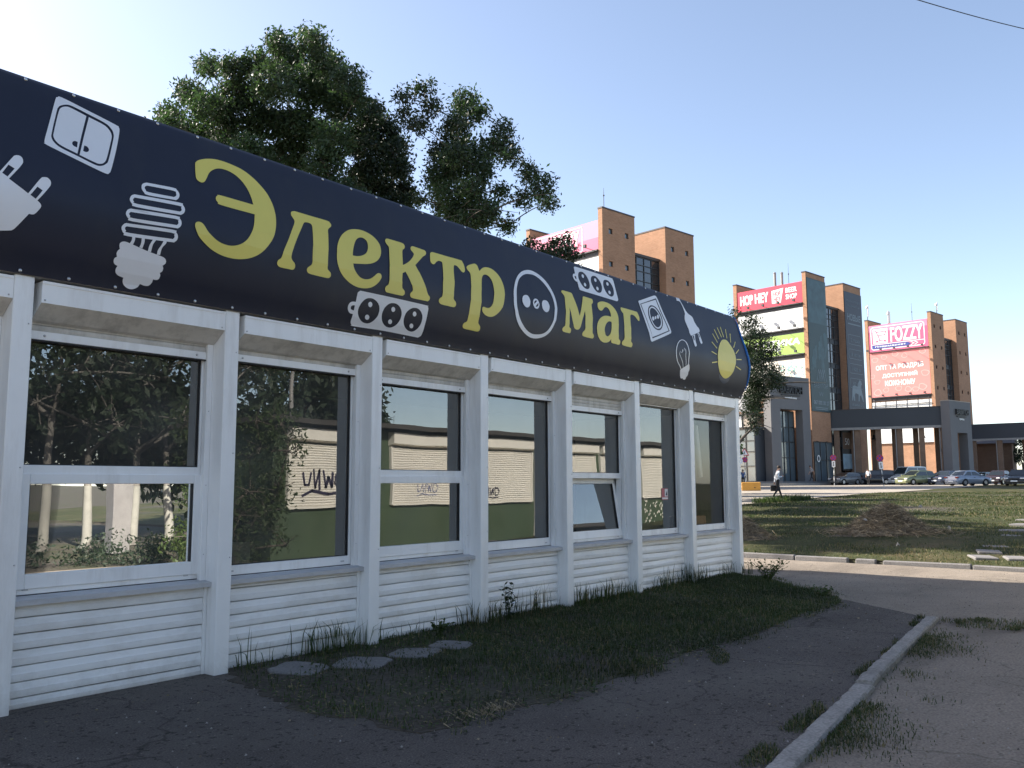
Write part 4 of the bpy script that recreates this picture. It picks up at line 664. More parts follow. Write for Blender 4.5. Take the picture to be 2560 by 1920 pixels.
def tower_block(corner, label, kind):
    """two brick towers joined by a glazed link; local x runs along the row, y away"""
    root = thing('brick_tower_block', label, 'building', (corner[0], corner[1], 0), E1)
    H = 26.5; W1, X2, W2 = 4.6, 9.3, 14.0
    ops1, ops2 = [], []
    rows = [H-1.98-3.06*k for k in range(7)]
    for z in rows:
        for cx in (0.25, 0.745):
            ops1.append((W1*cx-0.27, W1*cx+0.27, z-0.26, z+0.26)); ops2.append((X2+4.7*cx-0.27, X2+4.7*cx+0.27, z-0.26, z+0.26))
    if kind == 'B': ops1 = [(a, b, c, d) for (a, b, c, d) in ops1 if c < 8.5]; ops2 = []
    fn = lambda u, v, d: (u, d, v)
    mb = MB(); wall_open(mb, 0, W1, BASEZ-1, H, ops1, fn, 0.22)
    mb.quad((0, 0, BASEZ-1), (0, .5, BASEZ-1), (0, .5, H), (0, 0, H)); mb.quad((0, .5, BASEZ-1), (.3, .5, BASEZ-1), (.3, .5, H), (0, .5, H))
    mb.quad((W1, 0, BASEZ-1), (W1, 10, BASEZ-1), (W1, 10, 25.2), (W1, 0, 25.2)); mb.quad((W1, 0, 25.2), (W1, .5, 25.2), (W1, .5, H), (W1, 0, H))
    mb.quad((.3, .5, 25.0), (W1, .5, 25.0), (W1, .5, H), (.3, .5, H)); mb.quad((0, 0, H), (W1, 0, H), (W1, .5, H), (0, .5, H))
    mb.quad((.3, .5, BASEZ-1), (.3, 9.5, BASEZ-1), (.3, 9.5, 25.2), (.3, .5, 25.2)); mb.quad((.3, .5, 25.2), (W1, .5, 25.2), (W1, 9.5, 25.2), (.3, 9.5, 25.2))
    mb.box(0, W1, 9.5, 10.0, BASEZ-1, H)
    mb.build('front_tower', M('brick'), root)
    mb = MB(); wall_open(mb, X2, W2, BASEZ-1, H, ops2, fn, 0.22)
    mb.quad((X2, 0, BASEZ-1), (X2, 9, BASEZ-1), (X2, 9, H), (X2, 0, H)); mb.quad((W2, 0, BASEZ-1), (W2, 9, BASEZ-1), (W2, 9, H), (W2, 0, H)); mb.quad((X2, 9, BASEZ-1), (W2, 9, BASEZ-1), (W2, 9, H), (X2, 9, H)); mb.quad((X2, 0, H), (W2, 0, H), (W2, 9, H), (X2, 9, H))
    mb.build('rear_tower', M('brick'), root)
    for (a, b, c, d) in ((-.04, W1+.04, -.04, .54), (-.04, W1+.04, 9.46, 10.04), (X2-.04, W2+.04, -.04, 9.04)):
        mb = MB(); mb.box(a, b, c, d, H+0.002, H+0.14); mb.build('coping', M('coping'), root)
    for (a, b, c, d) in ops1+ops2:
        mb = MB(); mb.box(a, b, 0.16, 0.19, c, d, 0); mb.box(a, a+.06, 0.10, 0.158, c, d, 1); mb.box(b-.06, b, 0.10, 0.158, c, d, 1); mb.box(a+.062, b-.062, 0.10, 0.158, d-.06, d, 1); mb.box(a+.062, b-.062, 0.10, 0.158, c, c+.06, 1)
        mb.build('window', [M('glass_blue'), M('frame_dark')], root)
    ZG = 23.15
    curtain('glazed_link', root, W1+0.05, X2-0.05, BASEZ, ZG, 0.85, 4, [BASEZ, 4.3]+[6.0, 7.1]+sum([[7.1+3.06*k+1.5, 7.1+3.06*k+2.45, 7.1+3.06*k+3.06] for k in range(5)], [])+[ZG], bands=(2, 5, 8, 11, 14))
    mb = MB(); mb.box(W1+.002, X2-.002, 0.70, 8.5, ZG+.05, ZG+0.30); mb.build('link_roof', M('coping'), root)
    mb = MB(); mb.ball((X2+1.2, -0.0, 0), 0.01, 4, 3); 
    # lightning rod
    mb = MB(); x_, y_ = (3.2, 4.0) if kind != 'A' else (0.55, 0.25); z0 = 25.2 if kind != 'A' else H+.14; hr = 2.3 if kind != 'A' else 1.2; mb.cyl((x_, y_, z0), (x_, y_, z0+hr), .035, .03, 5); mb.cyl((x_, y_, z0+hr), (x_, y_, z0+hr*1.6), .025, .012, 5); mb.ball((x_, y_, z0+hr), .09, 6, 4)
    tag(mb.build('lightning_rod', M('truss'), None), f'thin lightning rod on the roof of the {dict(A="left", B="middle", C="right")[kind]} brick tower block', 'antenna', 'lightning rods on the brick towers')
    o = bpy.data.objects['lightning_rod'] if kind == 'A' else [q for q in COL.objects if q.name.startswith('lightning_rod')][-1]
    o.location = (corner[0], corner[1], 0); o.rotation_euler = (0, 0, E1)
    # wall lamp high on the rear tower
    mb = MB(); mb.box(X2-.28, X2-.002, 3.2, 3.6, 23.9-0.25, 23.9); mb.build('wall_lamp', M('beige_render'), root)
    return root
CA, CB, CC = (65.57, 42.0), (101.58, 36.6), (137.56, 31.3)
TA = tower_block(CA, 'left brick tower block rising right behind the shop sign', 'A')
TB = tower_block(CB, 'middle brick tower block with dark banners on its right faces', 'B')
TC = tower_block(CC, 'right brick tower block behind the long dark colonnade', 'C')

def billboard(corner, zt, zb, face, label, group=None, rail=True):
    """board hung on the left face of a block, between the piers; local x = left to right as read"""
    ang = E1-math.pi/2
    root = thing('billboard', label, 'billboard', (corner[0]+9.45*math.sin(-E1), corner[1]+9.45*math.cos(E1), 0), ang, group)
    mb = MB(); mb.box(0, 8.9, 0.06, 0.16, zb, zt); mb.build('panel', M(face), root)
    if rail:
        mb = MB(); mb.box(0, 8.9, -0.15, 0.10, zb-0.14, zb-0.02); mb.box(0.0, 8.9, 0.10, 0.24, zb-0.60, zb-0.142); mb.build('frame', M('truss'), root)
        for k in range(5):
            x = 0.35+k*2.05; mb = MB(); mb.cyl((x, 0.05, zb-0.10), (x, -1.35, zb-0.05), 0.028, None, 5); mb.box(x-0.14, x+0.14, -1.52, -1.30, zb-0.05, zb+0.22); mb.build('floodlight', M('truss'), root)
    return root
UX, UZ = (1, 0, 0), (0, 0, 1)
# --- A
b = billboard(CA, 25.5, 22.75, 'bill_pink', 'faded pink billboard on the left tower block, half hidden by the tree')
mb = MB(); mb.box(0.02, 8.88, 0.052, 0.059, 22.78, 23.9, 0); mb.build('panel_band', M('bill_magenta'), b)
mb = MB(); put_text(mb, 'FOZZY', (3.1, 0.045, 23.3), UX, UZ, 3.4, 1.75, 0, .03)
for (a, c, d, e) in ((1.2, 6.95, 25.22, 25.30), (6.87, 6.95, 23.0, 25.2), (1.2, 6.85, 22.92, 22.99)): mb.box(a, c, 0.04, 0.05, d, e)
mb.build('lettering', M('print_paper_white'), b)
billboard(CA, 22.1, 19.4, 'bill_white', 'blank white billboard under the pink one on the left tower block')
billboard(CA, 18.8, 12.5, 'bill_white', 'large blank white board low on the left tower block', None)
# --- B
b = billboard(CB, 25.5, 22.95, 'bill_red', 'red HOP HEY beer shop billboard on the middle tower block')
mb = MB(); put_text(mb, 'HOP', (0.45, 0.05, 23.75), UX, UZ, 1.75, 1.15, 0, .05); put_text(mb, 'HEY', (2.55, 0.05, 23.75), UX, UZ, 1.8, 1.15, 0, .05)
put_text(mb, 'BEER', (6.75, 0.05, 24.42), UX, UZ, 1.45, 0.58, 0, .018); put_text(mb, 'SHOP', (6.75, 0.05, 23.62), UX, UZ, 1.45, 0.58, 0, .018)
mb.quad((4.85, 0.05, 23.35), (6.05, 0.05, 23.35), (6.45, 0.05, 25.1), (4.85, 0.05, 24.95))
put_text(mb, 'HOP', (5.1, 0.04, 24.25), UX, UZ, .95, .52, 1, .01); put_text(mb, 'HEY', (5.1, 0.04, 23.55), UX, UZ, .95, .55, 1, .01)
mb.build('lettering', [M('print_paper_white'), M('bill_red')], b)
billboard(CB, 22.35, 19.9, 'bill_white', 'blank whitish billboard between the red and the green ones')
b = billboard(CB, 19.3, 16.85, 'bill_green', 'green optician billboard partly hidden by the branches')
mb = MB(); put_text(mb, 'ОПТИКА', (2.2, 0.05, 18.0), UX, UZ, 6.1, .72, 0, .05, 0, .15); put_text(mb, 'центр', (3.1, 0.05, 17.35), UX, UZ, 2.7, .5, 0, .03); mb.build('lettering', M('print_paper_white'), b)
b = billboard(CB, 16.2, 12.5, 'bill_cream', 'cream billboard with teal leaves just above the grey gate', None, False)
mb = MB()
for k in range(46):
    a = rnd.uniform(0, 2*math.pi); cx = 6.6+rnd.gauss(0, .75); cz = 15.0+rnd.gauss(0, .42)-0.25*(cx-6.6); l = rnd.uniform(.25, .6)
    mb.add([(cx, .05-.0004*k, cz), (cx+l*math.cos(a)+.1, .05-.0004*k, cz+l*.6*math.sin(a)), (cx+1.25*l*math.cos(a), .05-.0004*k, cz+1.0*l*math.sin(a)), (cx+l*.8*math.cos(a)-.12, .05-.0004*k, cz+l*.7*math.sin(a))], [(0, 1, 2, 3)], rnd.choice((0, 0, 0, 1)))
for k in range(10):
    cx = 7.3+rnd.gauss(0, .4); cz = 13.7+rnd.gauss(0, .3); mb.add([(cx+.35*math.cos(t), .03-.0005*k, cz+.3*math.sin(t)) for t in [2*math.pi*i/8 for i in range(8)]], [tuple(range(8))], 1)
mb.build('leaf_print', [M('bill_teal'), M('bill_sky')], b)
for k, x in enumerate((4.5, 5.0)):
    mb = MB(); mb.cyl((0, 0, 25.1), (0, 0, 27.6-0.1*k), .16, None, 10); mb.cyl((0, 0, 27.62-.1*k), (0, 0, 27.75-.1*k), .2, .1, 10)
    p = Matrix.Rotation(E1, 3, 'Z') @ Vector((2.0+0.2*k, 5.2-0.85*k, 0)); o = mb.build('roof_flue', M('pipe_grey'), None, (CB[0]+p.x, CB[1]+p.y, 0)); tag(o, ('left', 'right')[k]+' one of two steel flues on the middle block roof', 'flue', 'steel flues behind the red billboard')
# --- C
b = billboard(CC, 25.6, 21.5, 'bill_magenta', 'pink FOZZY hypermarket billboard at the top of the right tower block')
mb = MB(); mb.box(0.02, 8.88, .052, .059, 24.6, 25.58, 0); mb.build('panel_band', M('bill_pink'), b)
mb = MB(); y_ = 0.045
def frame_loop(mb, x0, x1, z0, z1, t, r_, m=0, y_=0.045):
    def rr(a, b, c, d, q):
        o = []
        for (cx, cz, s0) in ((b-q, d-q, 0), (a+q, d-q, 90), (a+q, c+q, 180), (b-q, c+q, 270)):
            for k in range(5): t_ = R(s0+22.5*k); o.append((cx+q*math.cos(t_), cz+q*math.sin(t_)))
        return o
    A = rr(x0, x1, z0, z1, r_); B = rr(x0+t, x1-t, z0+t, z1-t, max(.02, r_-t)); n = len(A)
    mb.add([(p[0], y_, p[1]) for p in A+B], [(i, (i+1) % n, n+(i+1) % n, n+i) for i in range(n)], m)
frame_loop(mb, 0.3, 8.45, 21.75, 25.35, 0.13, 0.45)
mb.box(0.65, 2.95, y_, y_+.006, 22.75, 25.0); put_text(mb, 'FOZZY', (3.4, y_, 22.8), UX, UZ, 4.7, 2.15, 0, .05)
mb.box(0.4, 8.3, y_, y_+.006, 22.55, 22.64)
mb.build('lettering', M('print_paper_white'), b)
mb = MB(); yy = y_-.012
def bar2(mb, p, q, t, m=0, y=0.03):
    p = Vector((p[0], 0, p[1])); q = Vector((q[0], 0, q[1])); d = (q-p).normalized(); n_ = Vector((-d.z, 0, d.x))*t/2
    mb.add([(p+n_)+Vector((0, y, 0)), (q+n_)+Vector((0, y, 0)), (q-n_)+Vector((0, y, 0)), (p-n_)+Vector((0, y, 0))], [(0, 1, 2, 3)], m)
for p, q in (((.72, 24.75), (1.15, 24.75)), ((1.1, 24.8), (1.75, 23.2)), ((1.25, 24.5), (2.7, 24.55)), ((2.7, 24.6), (2.5, 24.0)), ((1.4, 23.95), (2.55, 24.0)), ((1.2, 23.15), (2.6, 23.2))): bar2(mb, p, q, .12, 0, yy)
for cx in (1.25, 2.5): mb.add([(cx+.16*math.cos(t), yy-.004, 23.05+.16*math.sin(t)) for t in [2*math.pi*i/10 for i in range(10)]], [tuple(range(10))], 0)
mb.build('cart_emblem', M('bill_magenta'), b)
mb = MB(); mb.add([(.5, yy, 21.95), (5.9, yy, 21.95), (6.4, yy, 22.22), (5.9, yy, 22.5), (.5, yy, 22.5)], [(0, 1, 2, 3, 4)], 0); put_text(mb, 'гіпермаркет', (.95, yy-.01, 22.05), UX, UZ, 4.7, .36, 1, .008)
for k in range(2): mb.add([(6.25+.55*k, yy-.01, 21.95), (6.45+.55*k, yy-.01, 21.95), (6.95+.55*k, yy-.01, 22.22), (6.45+.55*k, yy-.01, 22.5), (6.25+.55*k, yy-.01, 22.5), (6.75+.55*k, yy-.01, 22.22)], [(0, 1, 2, 5), (5, 2, 3, 4)], 1)
mb.build('arrow_emblem', [M('logo_blue'), M('print_paper_white')], b)
b = billboard(CC, 21.42, 14.5, 'bill_salmon', 'large salmon slogan billboard under the pink one', None, True)
mb = MB()
for k, (s_, w_) in enumerate((('ОПТ ТА РОЗДРІБ', 7.1), ('ДОСТУПНИЙ', 5.2), ('КОЖНОМУ', 4.5))): put_text(mb, s_, (4.45-w_/2, .045, 18.5-1.2*k), UX, UZ, w_, .80, 0, .028)
mb.build('lettering', M('print_paper_white'), b)
mb = MB()
for k, (cx, cz, r_) in enumerate(((.8, 20.2, .5), (2.2, 20.5, .45), (3.9, 20.9, .5), (5.3, 20.5, .45), (8.0, 20.9, .5), (.3, 17.7, .4), (1.0, 16.8, .45), (8.2, 17.6, .6), (7.7, 15.6, .6), (5.6, 15.4, .5), (1.0, 15.2, .6), (2.3, 15.5, .45), (4.2, 15.6, .5), (6.7, 15.3, .5))):
    A = [(cx+r_*math.cos(t)*(1+.15*math.sin(3*t+k)), cz+r_*math.sin(t)*(.8+.1*math.cos(2*t+k))) for t in [2*math.pi*i/16 for i in range(16)]]; B = [((p[0]-cx)*.8+cx, (p[1]-cz)*.8+cz) for p in A]
    mb = MB(); mb.add([(p[0], .048, p[1]) for p in A+B], [(i, (i+1) % 16, 16+(i+1) % 16, 16+i) for i in range(16)], 0); mb.build('fruit_print', M('bill_salmon_light'), b)
b = billboard(CC, 13.7, 7.4, 'bill_white', 'bare white panels and truss below the salmon billboard', None, False)
mb = MB()
for k in range(6): x = .5+1.6*k; mb.cyl((x, .02, 10.5), (x, .02, 14.2), .03, None, 5); mb.cyl((x, .0, 12.3), (x-.9, -.25, 11.2), .025, None, 5)
mb.box(0, 8.9, -.12, -.04, 13.1, 13.2); mb.box(0, 8.9, -.12, -.04, 12.2, 12.36); mb.build('truss', M('truss'), b)
for (x_, y_, h_, w_, lb) in ((.3, 9.6, 1.9, .18, 'white phone mast panel on the left pier of the right tower block'), (1.0, 6.7, 1.9, .55, 'grey cabinet antenna behind the pink billboard'), (3.0, .25, 1.3, .13, 'thin white antenna on the front tower of the right block')):
    p = Matrix.Rotation(E1, 3, 'Z') @ Vector((x_, y_, 0)); z_ = 26.64 if x_ != 1.0 else 25.3
    mb = MB(); mb.cyl((0, 0, z_), (0, 0, z_+h_), .05, None, 6); mb.box(-w_, w_, -.16, -.06, z_+.5, z_+h_+.5, 1); mb.ball((-.55, -.1, z_+h_), .2, 8, 5, 1, (.5, 1, 1)); mb.cyl((-.5, -.1, z_+h_), (0, 0, z_+h_-.05), .03, None, 5)
    tag(mb.build('phone_antenna', [M('truss'), M('print_paper_white')], None, (CC[0]+p.x, CC[1]+p.y, 0)), lb, 'antenna')

# dark hanging banners on the middle block
def hang(x0, x1, z0, z1, m_, label):
    root = thing('hanging_banner', label, 'banner', (CB[0], CB[1], 0), E1)
    mb = MB(); mb.box(x0, x1, -.09, -.03, z0, z1); mb.build('cloth', M(m_), root); return root
h = hang(0.06, 4.55, 9.9, 25.9, 'banner_green', 'dark green hanging banner on the front tower of the middle block')
mb = MB(); 
for k in range(14):
    x = .25+rnd.uniform(0, 3.6); z = 16.0+rnd.uniform(0, 3.4); mb.quad((x, -.095-.0005*k, z-rnd.uniform(.5, 2.5)), (x+rnd.uniform(.3, .8), -.095-.0005*k, z-1.2), (x+.5, -.095-.0005*k, z+.4), (x, -.095-.0005*k, z+.2))
mb.quad((.07, -.094, 20.5), (4.5, -.094, 20.5), (4.5, -.094, 25.8), (.07, -.094, 25.8))
mb.build('picture_print', M('banner_green_light'), h)
mb = MB(); yb_ = -.105
for k in range(4): bar2(mb, (1.5+.45*k, 13.6), (2.0+.45*k, 15.0), .09, 0, yb_); bar2(mb, (2.0+.45*k, 15.0), (2.5+.45*k, 13.6), .09, 0, yb_)
put_text(mb, 'ВАВИЛОН', (.7, yb_, 12.75), UX, UZ, 3.3, .55); 
put_text(mb, 'W', (1.8, yb_, 11.75), UX, UZ, 1.1, .5); put_text(mb, '067 000 00 27', (.5, yb_, 10.75), UX, UZ, 3.7, .45, 0, .02)
for z in (10.35, 10.15): mb.box(.9, 3.8, yb_, yb_+.005, z, z+.07)
mb.build('lettering', M('banner_text'), h)
h = hang(9.36, 13.95, 9.7, 25.6, 'banner_navy', 'dark navy hanging banner with white text on the rear tower of the middle block')
for s_, x_, z_, w_, h_, b_ in (('РЕКОНСТРУКЦИЯ', 9.9, 24.3, 3.5, .32, 0), ('ТРЦ ВАВИЛОН', 9.9, 23.7, 3.4, .32, 0), ('НОВЫЕ', 9.9, 22.0, 3.5, .8, .03), ('РЕЗЕРВИРУЙТЕ', 10.2, 11.1, 3.1, .35, 0), ('067 838 95 59', 10.2, 10.4, 3.2, .32, 0), ('067 698 41 57', 10.2, 9.9, 3.2, .32, 0)):
    mb = MB(); put_text(mb, s_, (x_, yb_, z_), UX, UZ, w_, h_, 0, b_); mb.build('lettering', M('banner_text'), h)
mb = MB(); mb.box(10.0, 13.4, yb_, yb_+.005, 21.45, 21.6); mb.build('underline', M('banner_text'), h)
for k, s_ in enumerate(('2 этажа', '8 залов', '1920 м', '400 мест')):
    z = 18.9-1.85*k; mb = MB(); put_text(mb, s_, (10.6, yb_, z+.35), UX, UZ, 2.3, .42); mb.build('lettering', M('banner_text'), h)
    fm = MB(); frame_loop(fm, 9.9, 13.4, z, z+1.25, .05, .25, 0, yb_); fm.build('frame_print', M('banner_text'), h)
# striding lion print
lion = [(10.3, 13.0), (10.45, 13.6), (10.9, 13.7), (11.8, 13.6), (12.0, 14.1), (12.4, 14.5), (12.8, 14.4), (13.0, 14.0), (12.75, 13.8), (12.8, 13.2), (13.2, 12.3), (13.3, 11.75), (13.05, 11.75), (12.6, 12.5), (12.3, 12.5), (12.1, 11.75), (11.85, 11.75), (11.95, 12.6), (11.2, 12.75), (10.9, 12.5), (10.95, 11.75), (10.7, 11.75), (10.6, 12.4), (10.4, 11.75), (10.15, 11.75)]
tri = tessellate_polygon([[Vector((p[0], p[1], 0)) for p in lion]]); mb = MB(); mb.add([(p[0], yb_, p[1]) for p in lion], tri); mb.build('lion_print', M('banner_text'), h)

# ---- grey gates (portals)
POD = 1.72
def portal(O, ang, W, Hh, th, label, op=(0.235, 0.80, 10.0), sign_lbl='', sg=(0.22, 0.78)):
    root = thing('grey_gate', label, 'gate', (O[0], O[1], 0), ang)
    a, b = W*op[0], W*op[1]; mb = MB()
    fn = lambda u, v, d: (u, d, v)
    wall_open(mb, 0, W, POD-.5, Hh, [(a, b, POD-.5, op[2])], fn, th, 0)
    mb.quad((0, 0, POD-.5), (0, th, POD-.5), (0, th, Hh), (0, 0, Hh), 0); mb.quad((W, 0, POD-.5), (W, th, POD-.5), (W, th, Hh), (W, 0, Hh)); mb.quad((0, 0, Hh), (W, 0, Hh), (W, th, Hh), (0, th, Hh))
    wall_open(mb, 0, W, POD-.5, Hh, [(a, b, POD-.5, op[2])], lambda u, v, d: (u, th, v), 0, 0)
    mb.build('gate_frame', M('grey_render'), root)
    mb = MB(); mb.box(-.02, W+.02, -.02, th+.02, Hh+.002, Hh+.08); mb.build('coping', M('beige_render'), root)
    s = thing('gate_sign', sign_lbl, 'sign', (O[0], O[1], 0), ang)
    zt = Hh-1.9*(Hh/13.6)
    mb = MB(); put_text(mb, 'ВАВИЛОН', (W*sg[0], -.03, zt), UX, UZ, W*(sg[1]-sg[0]), .78*Hh/13.6, 0, .02, .22); mb.build('lettering', M('logo_dark'), s)
    mb = MB(); mb.box(W*sg[0]+.3, W*sg[1]-.3, -.12, -.01, zt-.26, zt-.15, 0); mb.build('underline', M('logo_dark'), s)
    mb = MB(); put_text(mb, 'торговый центр', (W*sg[0]+.9, -.03, zt-.66), UX, UZ, W*(sg[1]-sg[0])-1.8, .27, 0, .012, .05); mb.build('small_lettering', M('print_paper_white'), s)
    return root, a, b
P1 = (94.0, 38.4); A1 = R(-17)
g1, oa, ob = portal(P1, A1, 6.9, 13.55, 1.0, 'tall grey entrance gate in front of the middle tower block', (0.235, 0.80, 9.85), 'dark raised lettering on the tall grey entrance gate')
curtain('glazing', g1, oa+.05, ob-.05, POD, 9.75, 1.25, 4, [POD, 4.4, 6.2, 7.9, 9.75], .09, 'glass_blue')
mb = MB(); mb.box(oa-.3, ob+.3, 1.002, 4.5, 9.9, 10.1); mb.box(oa+.1, ob-.1, 1.5, 4.2, 4.45, 4.6); mb.box(oa-.2, ob+.2, 4.1, 4.3, POD, 9.7); mb.build('vestibule', M('dark_inside'), g1)
P2 = (108.6, 23.3); A2 = R(-12)
g2, oa, ob = portal(P2, A2, 5.4, 10.8, 1.0, 'second grey gate at the far end of the colonnade', (0.30, 0.78, 7.2), 'dark raised lettering on the second grey gate', (.25, .8))
mb = MB(); mb.box(oa+.3, ob-.9, 1.6, 1.9, POD, 7.0); mb.build('inner_wall', M('brick_dark'), g2)

# ---- colonnade: dark roof on brick columns
def colonnade(O, ang, L, ztop, th, label, n, depth=3.6, skip=()):
    root = thing('colonnade', label, 'colonnade', (O[0], O[1], 0), ang)
    mb = MB(); mb.box(0, L, 0, depth, ztop-th, ztop); mb.build('fascia', M('fascia_dark'), root)
    mb = MB(); mb.box(-.05, L+.05, -.10, .14, ztop-th-.30, ztop-th-.005); mb.build('gutter', M('pipe_grey'), root)
    mb = MB(); mb.box(-.05, L+.05, -.04, depth+.04, ztop+.004, ztop+.07); mb.build('roof_edge', M('coping'), root)
    for k in range(n):
        x = .9+k*(L-1.4)/(n-1)
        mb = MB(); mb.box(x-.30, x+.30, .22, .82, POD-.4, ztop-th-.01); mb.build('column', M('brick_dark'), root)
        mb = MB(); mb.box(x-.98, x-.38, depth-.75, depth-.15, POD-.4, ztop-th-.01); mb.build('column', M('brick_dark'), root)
        if k % 2: mb = MB(); mb.cyl((x-.42, .12, POD-.3), (x-.42, .12, ztop-th), .07, None, 8); mb.build('downpipe', M('pipe_grey'), root)
    return root
ca = math.atan2(23.8-35.97, 109.3-106.5)
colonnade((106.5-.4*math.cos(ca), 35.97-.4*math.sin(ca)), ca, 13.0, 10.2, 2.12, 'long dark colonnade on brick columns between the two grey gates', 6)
cl2 = colonnade((147.3, 29.5), R(-90), 26, 10.2, 2.15, 'second dark colonnade at the right edge beyond the second gate', 8)
for k, (ux, zz_) in enumerate(((4.6, 7.1), (9.9, 7.2))):
    p = Vector((math.cos(ca), math.sin(ca)))*ux; q = Vector((-math.sin(ca), math.cos(ca)))*1.8
    mb = MB(); mb.cyl((0, 0, .0), (0, 0, .75), .02, None, 5); mb.cyl((0, 0, -.45), (0, 0, -.1), .32, .12, 10); mb.ball((0, 0, .0), .16, 8, 5)
    tag(mb.build('hanging_lamp', M('logo_dark'), None, (106.5+p.x+q.x, 35.97+p.y+q.y, zz_)), ('left', 'right')[k]+' dark lamp hanging under the long colonnade', 'lamp', 'lamps under the colonnade')
# podium in front of the gates
poly = [(88.5, 41.5), (93.2, 37.2), (100.4, 34.9), (105.4, 34.2), (108.2, 22.0), (114.6, 20.5), (123, 19), (180, 14), (180, 70), (88.5, 70)]
poly_sheet('podium', poly, POD-.03, 'grey_render', 1.0, 0, 50)
poly_sheet('podium_step', [(87.6, 41.3), (92.8, 36.2), (100.2, 33.8), (104.5, 33.2), (107.4, 21.0), (114.4, 19.5), (123, 18), (180, 13), (180, 69), (87.6, 69)], POD-.22, 'kerb_concrete', 1.0, 0, 50)
# shopfront under the middle block
curtain('shopfront', TB, .2, 4.5, POD, 6.3, -.05, 3, [POD, 4.2, 6.3], .08, 'glass_blue')
mb = MB(); A_ = [(1.0+.38*math.cos(t), -.16, 4.35+.42*math.sin(t)) for t in [2*math.pi*i/16 for i in range(16)]]; B_ = [(1.0+.22*math.cos(t), -.16, 4.35+.28*math.sin(t)) for t in [2*math.pi*i/16 for i in range(16)]]
mb.add(A_+B_, [(i, (i+1) % 16, 16+(i+1) % 16, 16+i) for i in range(16)]); mb.build('ring_emblem', M('print_paper_white'), TB)
mb = MB(); mb.box(6.0, 8.6, -.6, -.5, 3.0, 8.2, 0); mb.box(6.1, 8.5, -.62, -.602, 3.2, 5.0, 1); mb.box(6.2, 8.4, -.62, -.602, 5.6, 7.6, 2); put_text(mb, '50', (6.7, -.63, 6.1), UX, UZ, 1.1, .8, 3)
tag(mb.build('poster_panel', [M('logo_dark'), M('bill_sky'), M('brick_dark'), M('print_paper_white')], None, (CB[0], CB[1], 0), E1), 'tall dark poster panel with a pale blue lower half behind the colonnade', 'poster')
# glass pavilion left of the gate
pv = thing('glass_pavilion', 'low dark glass pavilion at the left foot of the grey gate', 'building', (92.4, 39.6, 0), E1)
mb = MB(); mb.box(.1, 2.9, .1, 14, POD-.3, 7.55); mb.box(-.1, 3.0, -.1, 14.1, 7.56, 7.75); mb.build('body', M('fascia_dark'), pv)
curtain('glazed_side', pv, .1, 8.0, POD, 7.5, -.02, 7, [POD, 3.4, 5.0, 6.2, 7.5], .09, 'glass_blue', 'x')
up = thing('upper_hall', 'beige upper hall with a ribbed metal roof behind the dark pavilion', 'building', (95.6, 41.6, 0), E1)
mb = MB(); mb.box(0, 6, 0, 16, POD, 9.6); mb.build('wall', M('beige_render'), up)
curtain('window', up, 1.0, 9.4, 7.6, 9.3, -.03, 6, [7.6, 9.3], .1, 'bill_white', 'x')
mb = MB(); 
for k in range(34): y0 = -.3+.48*k; mb.add([(-.5, y0, 9.65), (-.5, y0+.24, 9.65), (2.4, y0+.24, 12.0), (2.4, y0, 12.0), (-.5, y0+.24, 9.72), (-.5, y0+.48, 9.72), (2.4, y0+.48, 12.07), (2.4, y0+.24, 12.07)], [(0, 1, 2, 3), (4, 5, 6, 7), (1, 4, 7, 2)], 0)
mb.build('metal_roof', M('sheet_roof'), up)
# far background behind the second colonnade
bh = thing('brown_hall', 'low brown hall seen between the columns of the second colonnade', 'building', (156, 18, 0), R(-84))
mb = MB(); mb.box(-14, -6.8, 0, 10, 1, 7.6); mb.build('wall', M('brick_dark'), bh); mb = MB(); mb.prism([(-.5, 7.6), (10.5, 7.6), (5, 9.6)], 'x', -14.4, -6.4); mb.build('roof', M('coping'), bh)

# ------------------------------------------------------------------ trees
def leaf_cloud(centers, radii, per, size, flat=0.75, seed=1, droop=0.3):
    """leaf-sized faces spread through clumps: each clump is a set of small sprays, dense at its shell"""
    g = np.random.default_rng(seed); Vs = []; 
    for c, r in zip(centers, radii):
        ns = max(6, int(per*r*r/0.30))
        d = g.normal(size=(ns, 3)); d /= np.linalg.norm(d, axis=1)[:, None]
        rad = r*np.cbrt(g.uniform(0.10, 1.0, ns))*g.uniform(0.85, 1.12, ns)
        sp = c+d*rad[:, None]*np.array([1, 1, flat+0.1])
        k = 10
        q = np.repeat(sp, k, 0)+g.normal(size=(ns*k, 3))*np.array([0.15, 0.15, 0.12])*max(0.7, min(1.3, r))
        Vs.append(q)
    P = np.concatenate(Vs); n = len(P)
    a = g.normal(size=(n, 3)); a[:, 2] -= droop; a /= np.linalg.norm(a, axis=1)[:, None]
    b = np.cross(a, g.normal(size=(n, 3))); b /= np.linalg.norm(b, axis=1)[:, None]
    L = size*g.uniform(0.6, 1.35, n)[:, None]; W = L*g.uniform(0.32, 0.5, n)[:, None]
    V = np.stack([P, P+a*L*.5+b*W*.5, P+a*L, P+a*L*.5-b*W*.5], 1).reshape(-1, 3)
    F = np.arange(4*n).reshape(-1, 4)
    return V, F
def limb(mb, p0, p1, r0, r1, k=5, wig=0.12, m=0):
    p0 = Vector(p0); p1 = Vector(p1); L = (p1-p0).length; pts = []
    for i in range(k+1):
        t = i/k; q = p0.lerp(p1, t)+Vector((rnd.gauss(0, wig), rnd.gauss(0, wig), 0))*L*.12*math.sin(math.pi*t); q.z += 0.06*L*math.sin(math.pi*t)*.5; pts.append(q)
    mb.tube(pts, [r0+(r1-r0)*i/k for i in range(k+1)], 6, m)
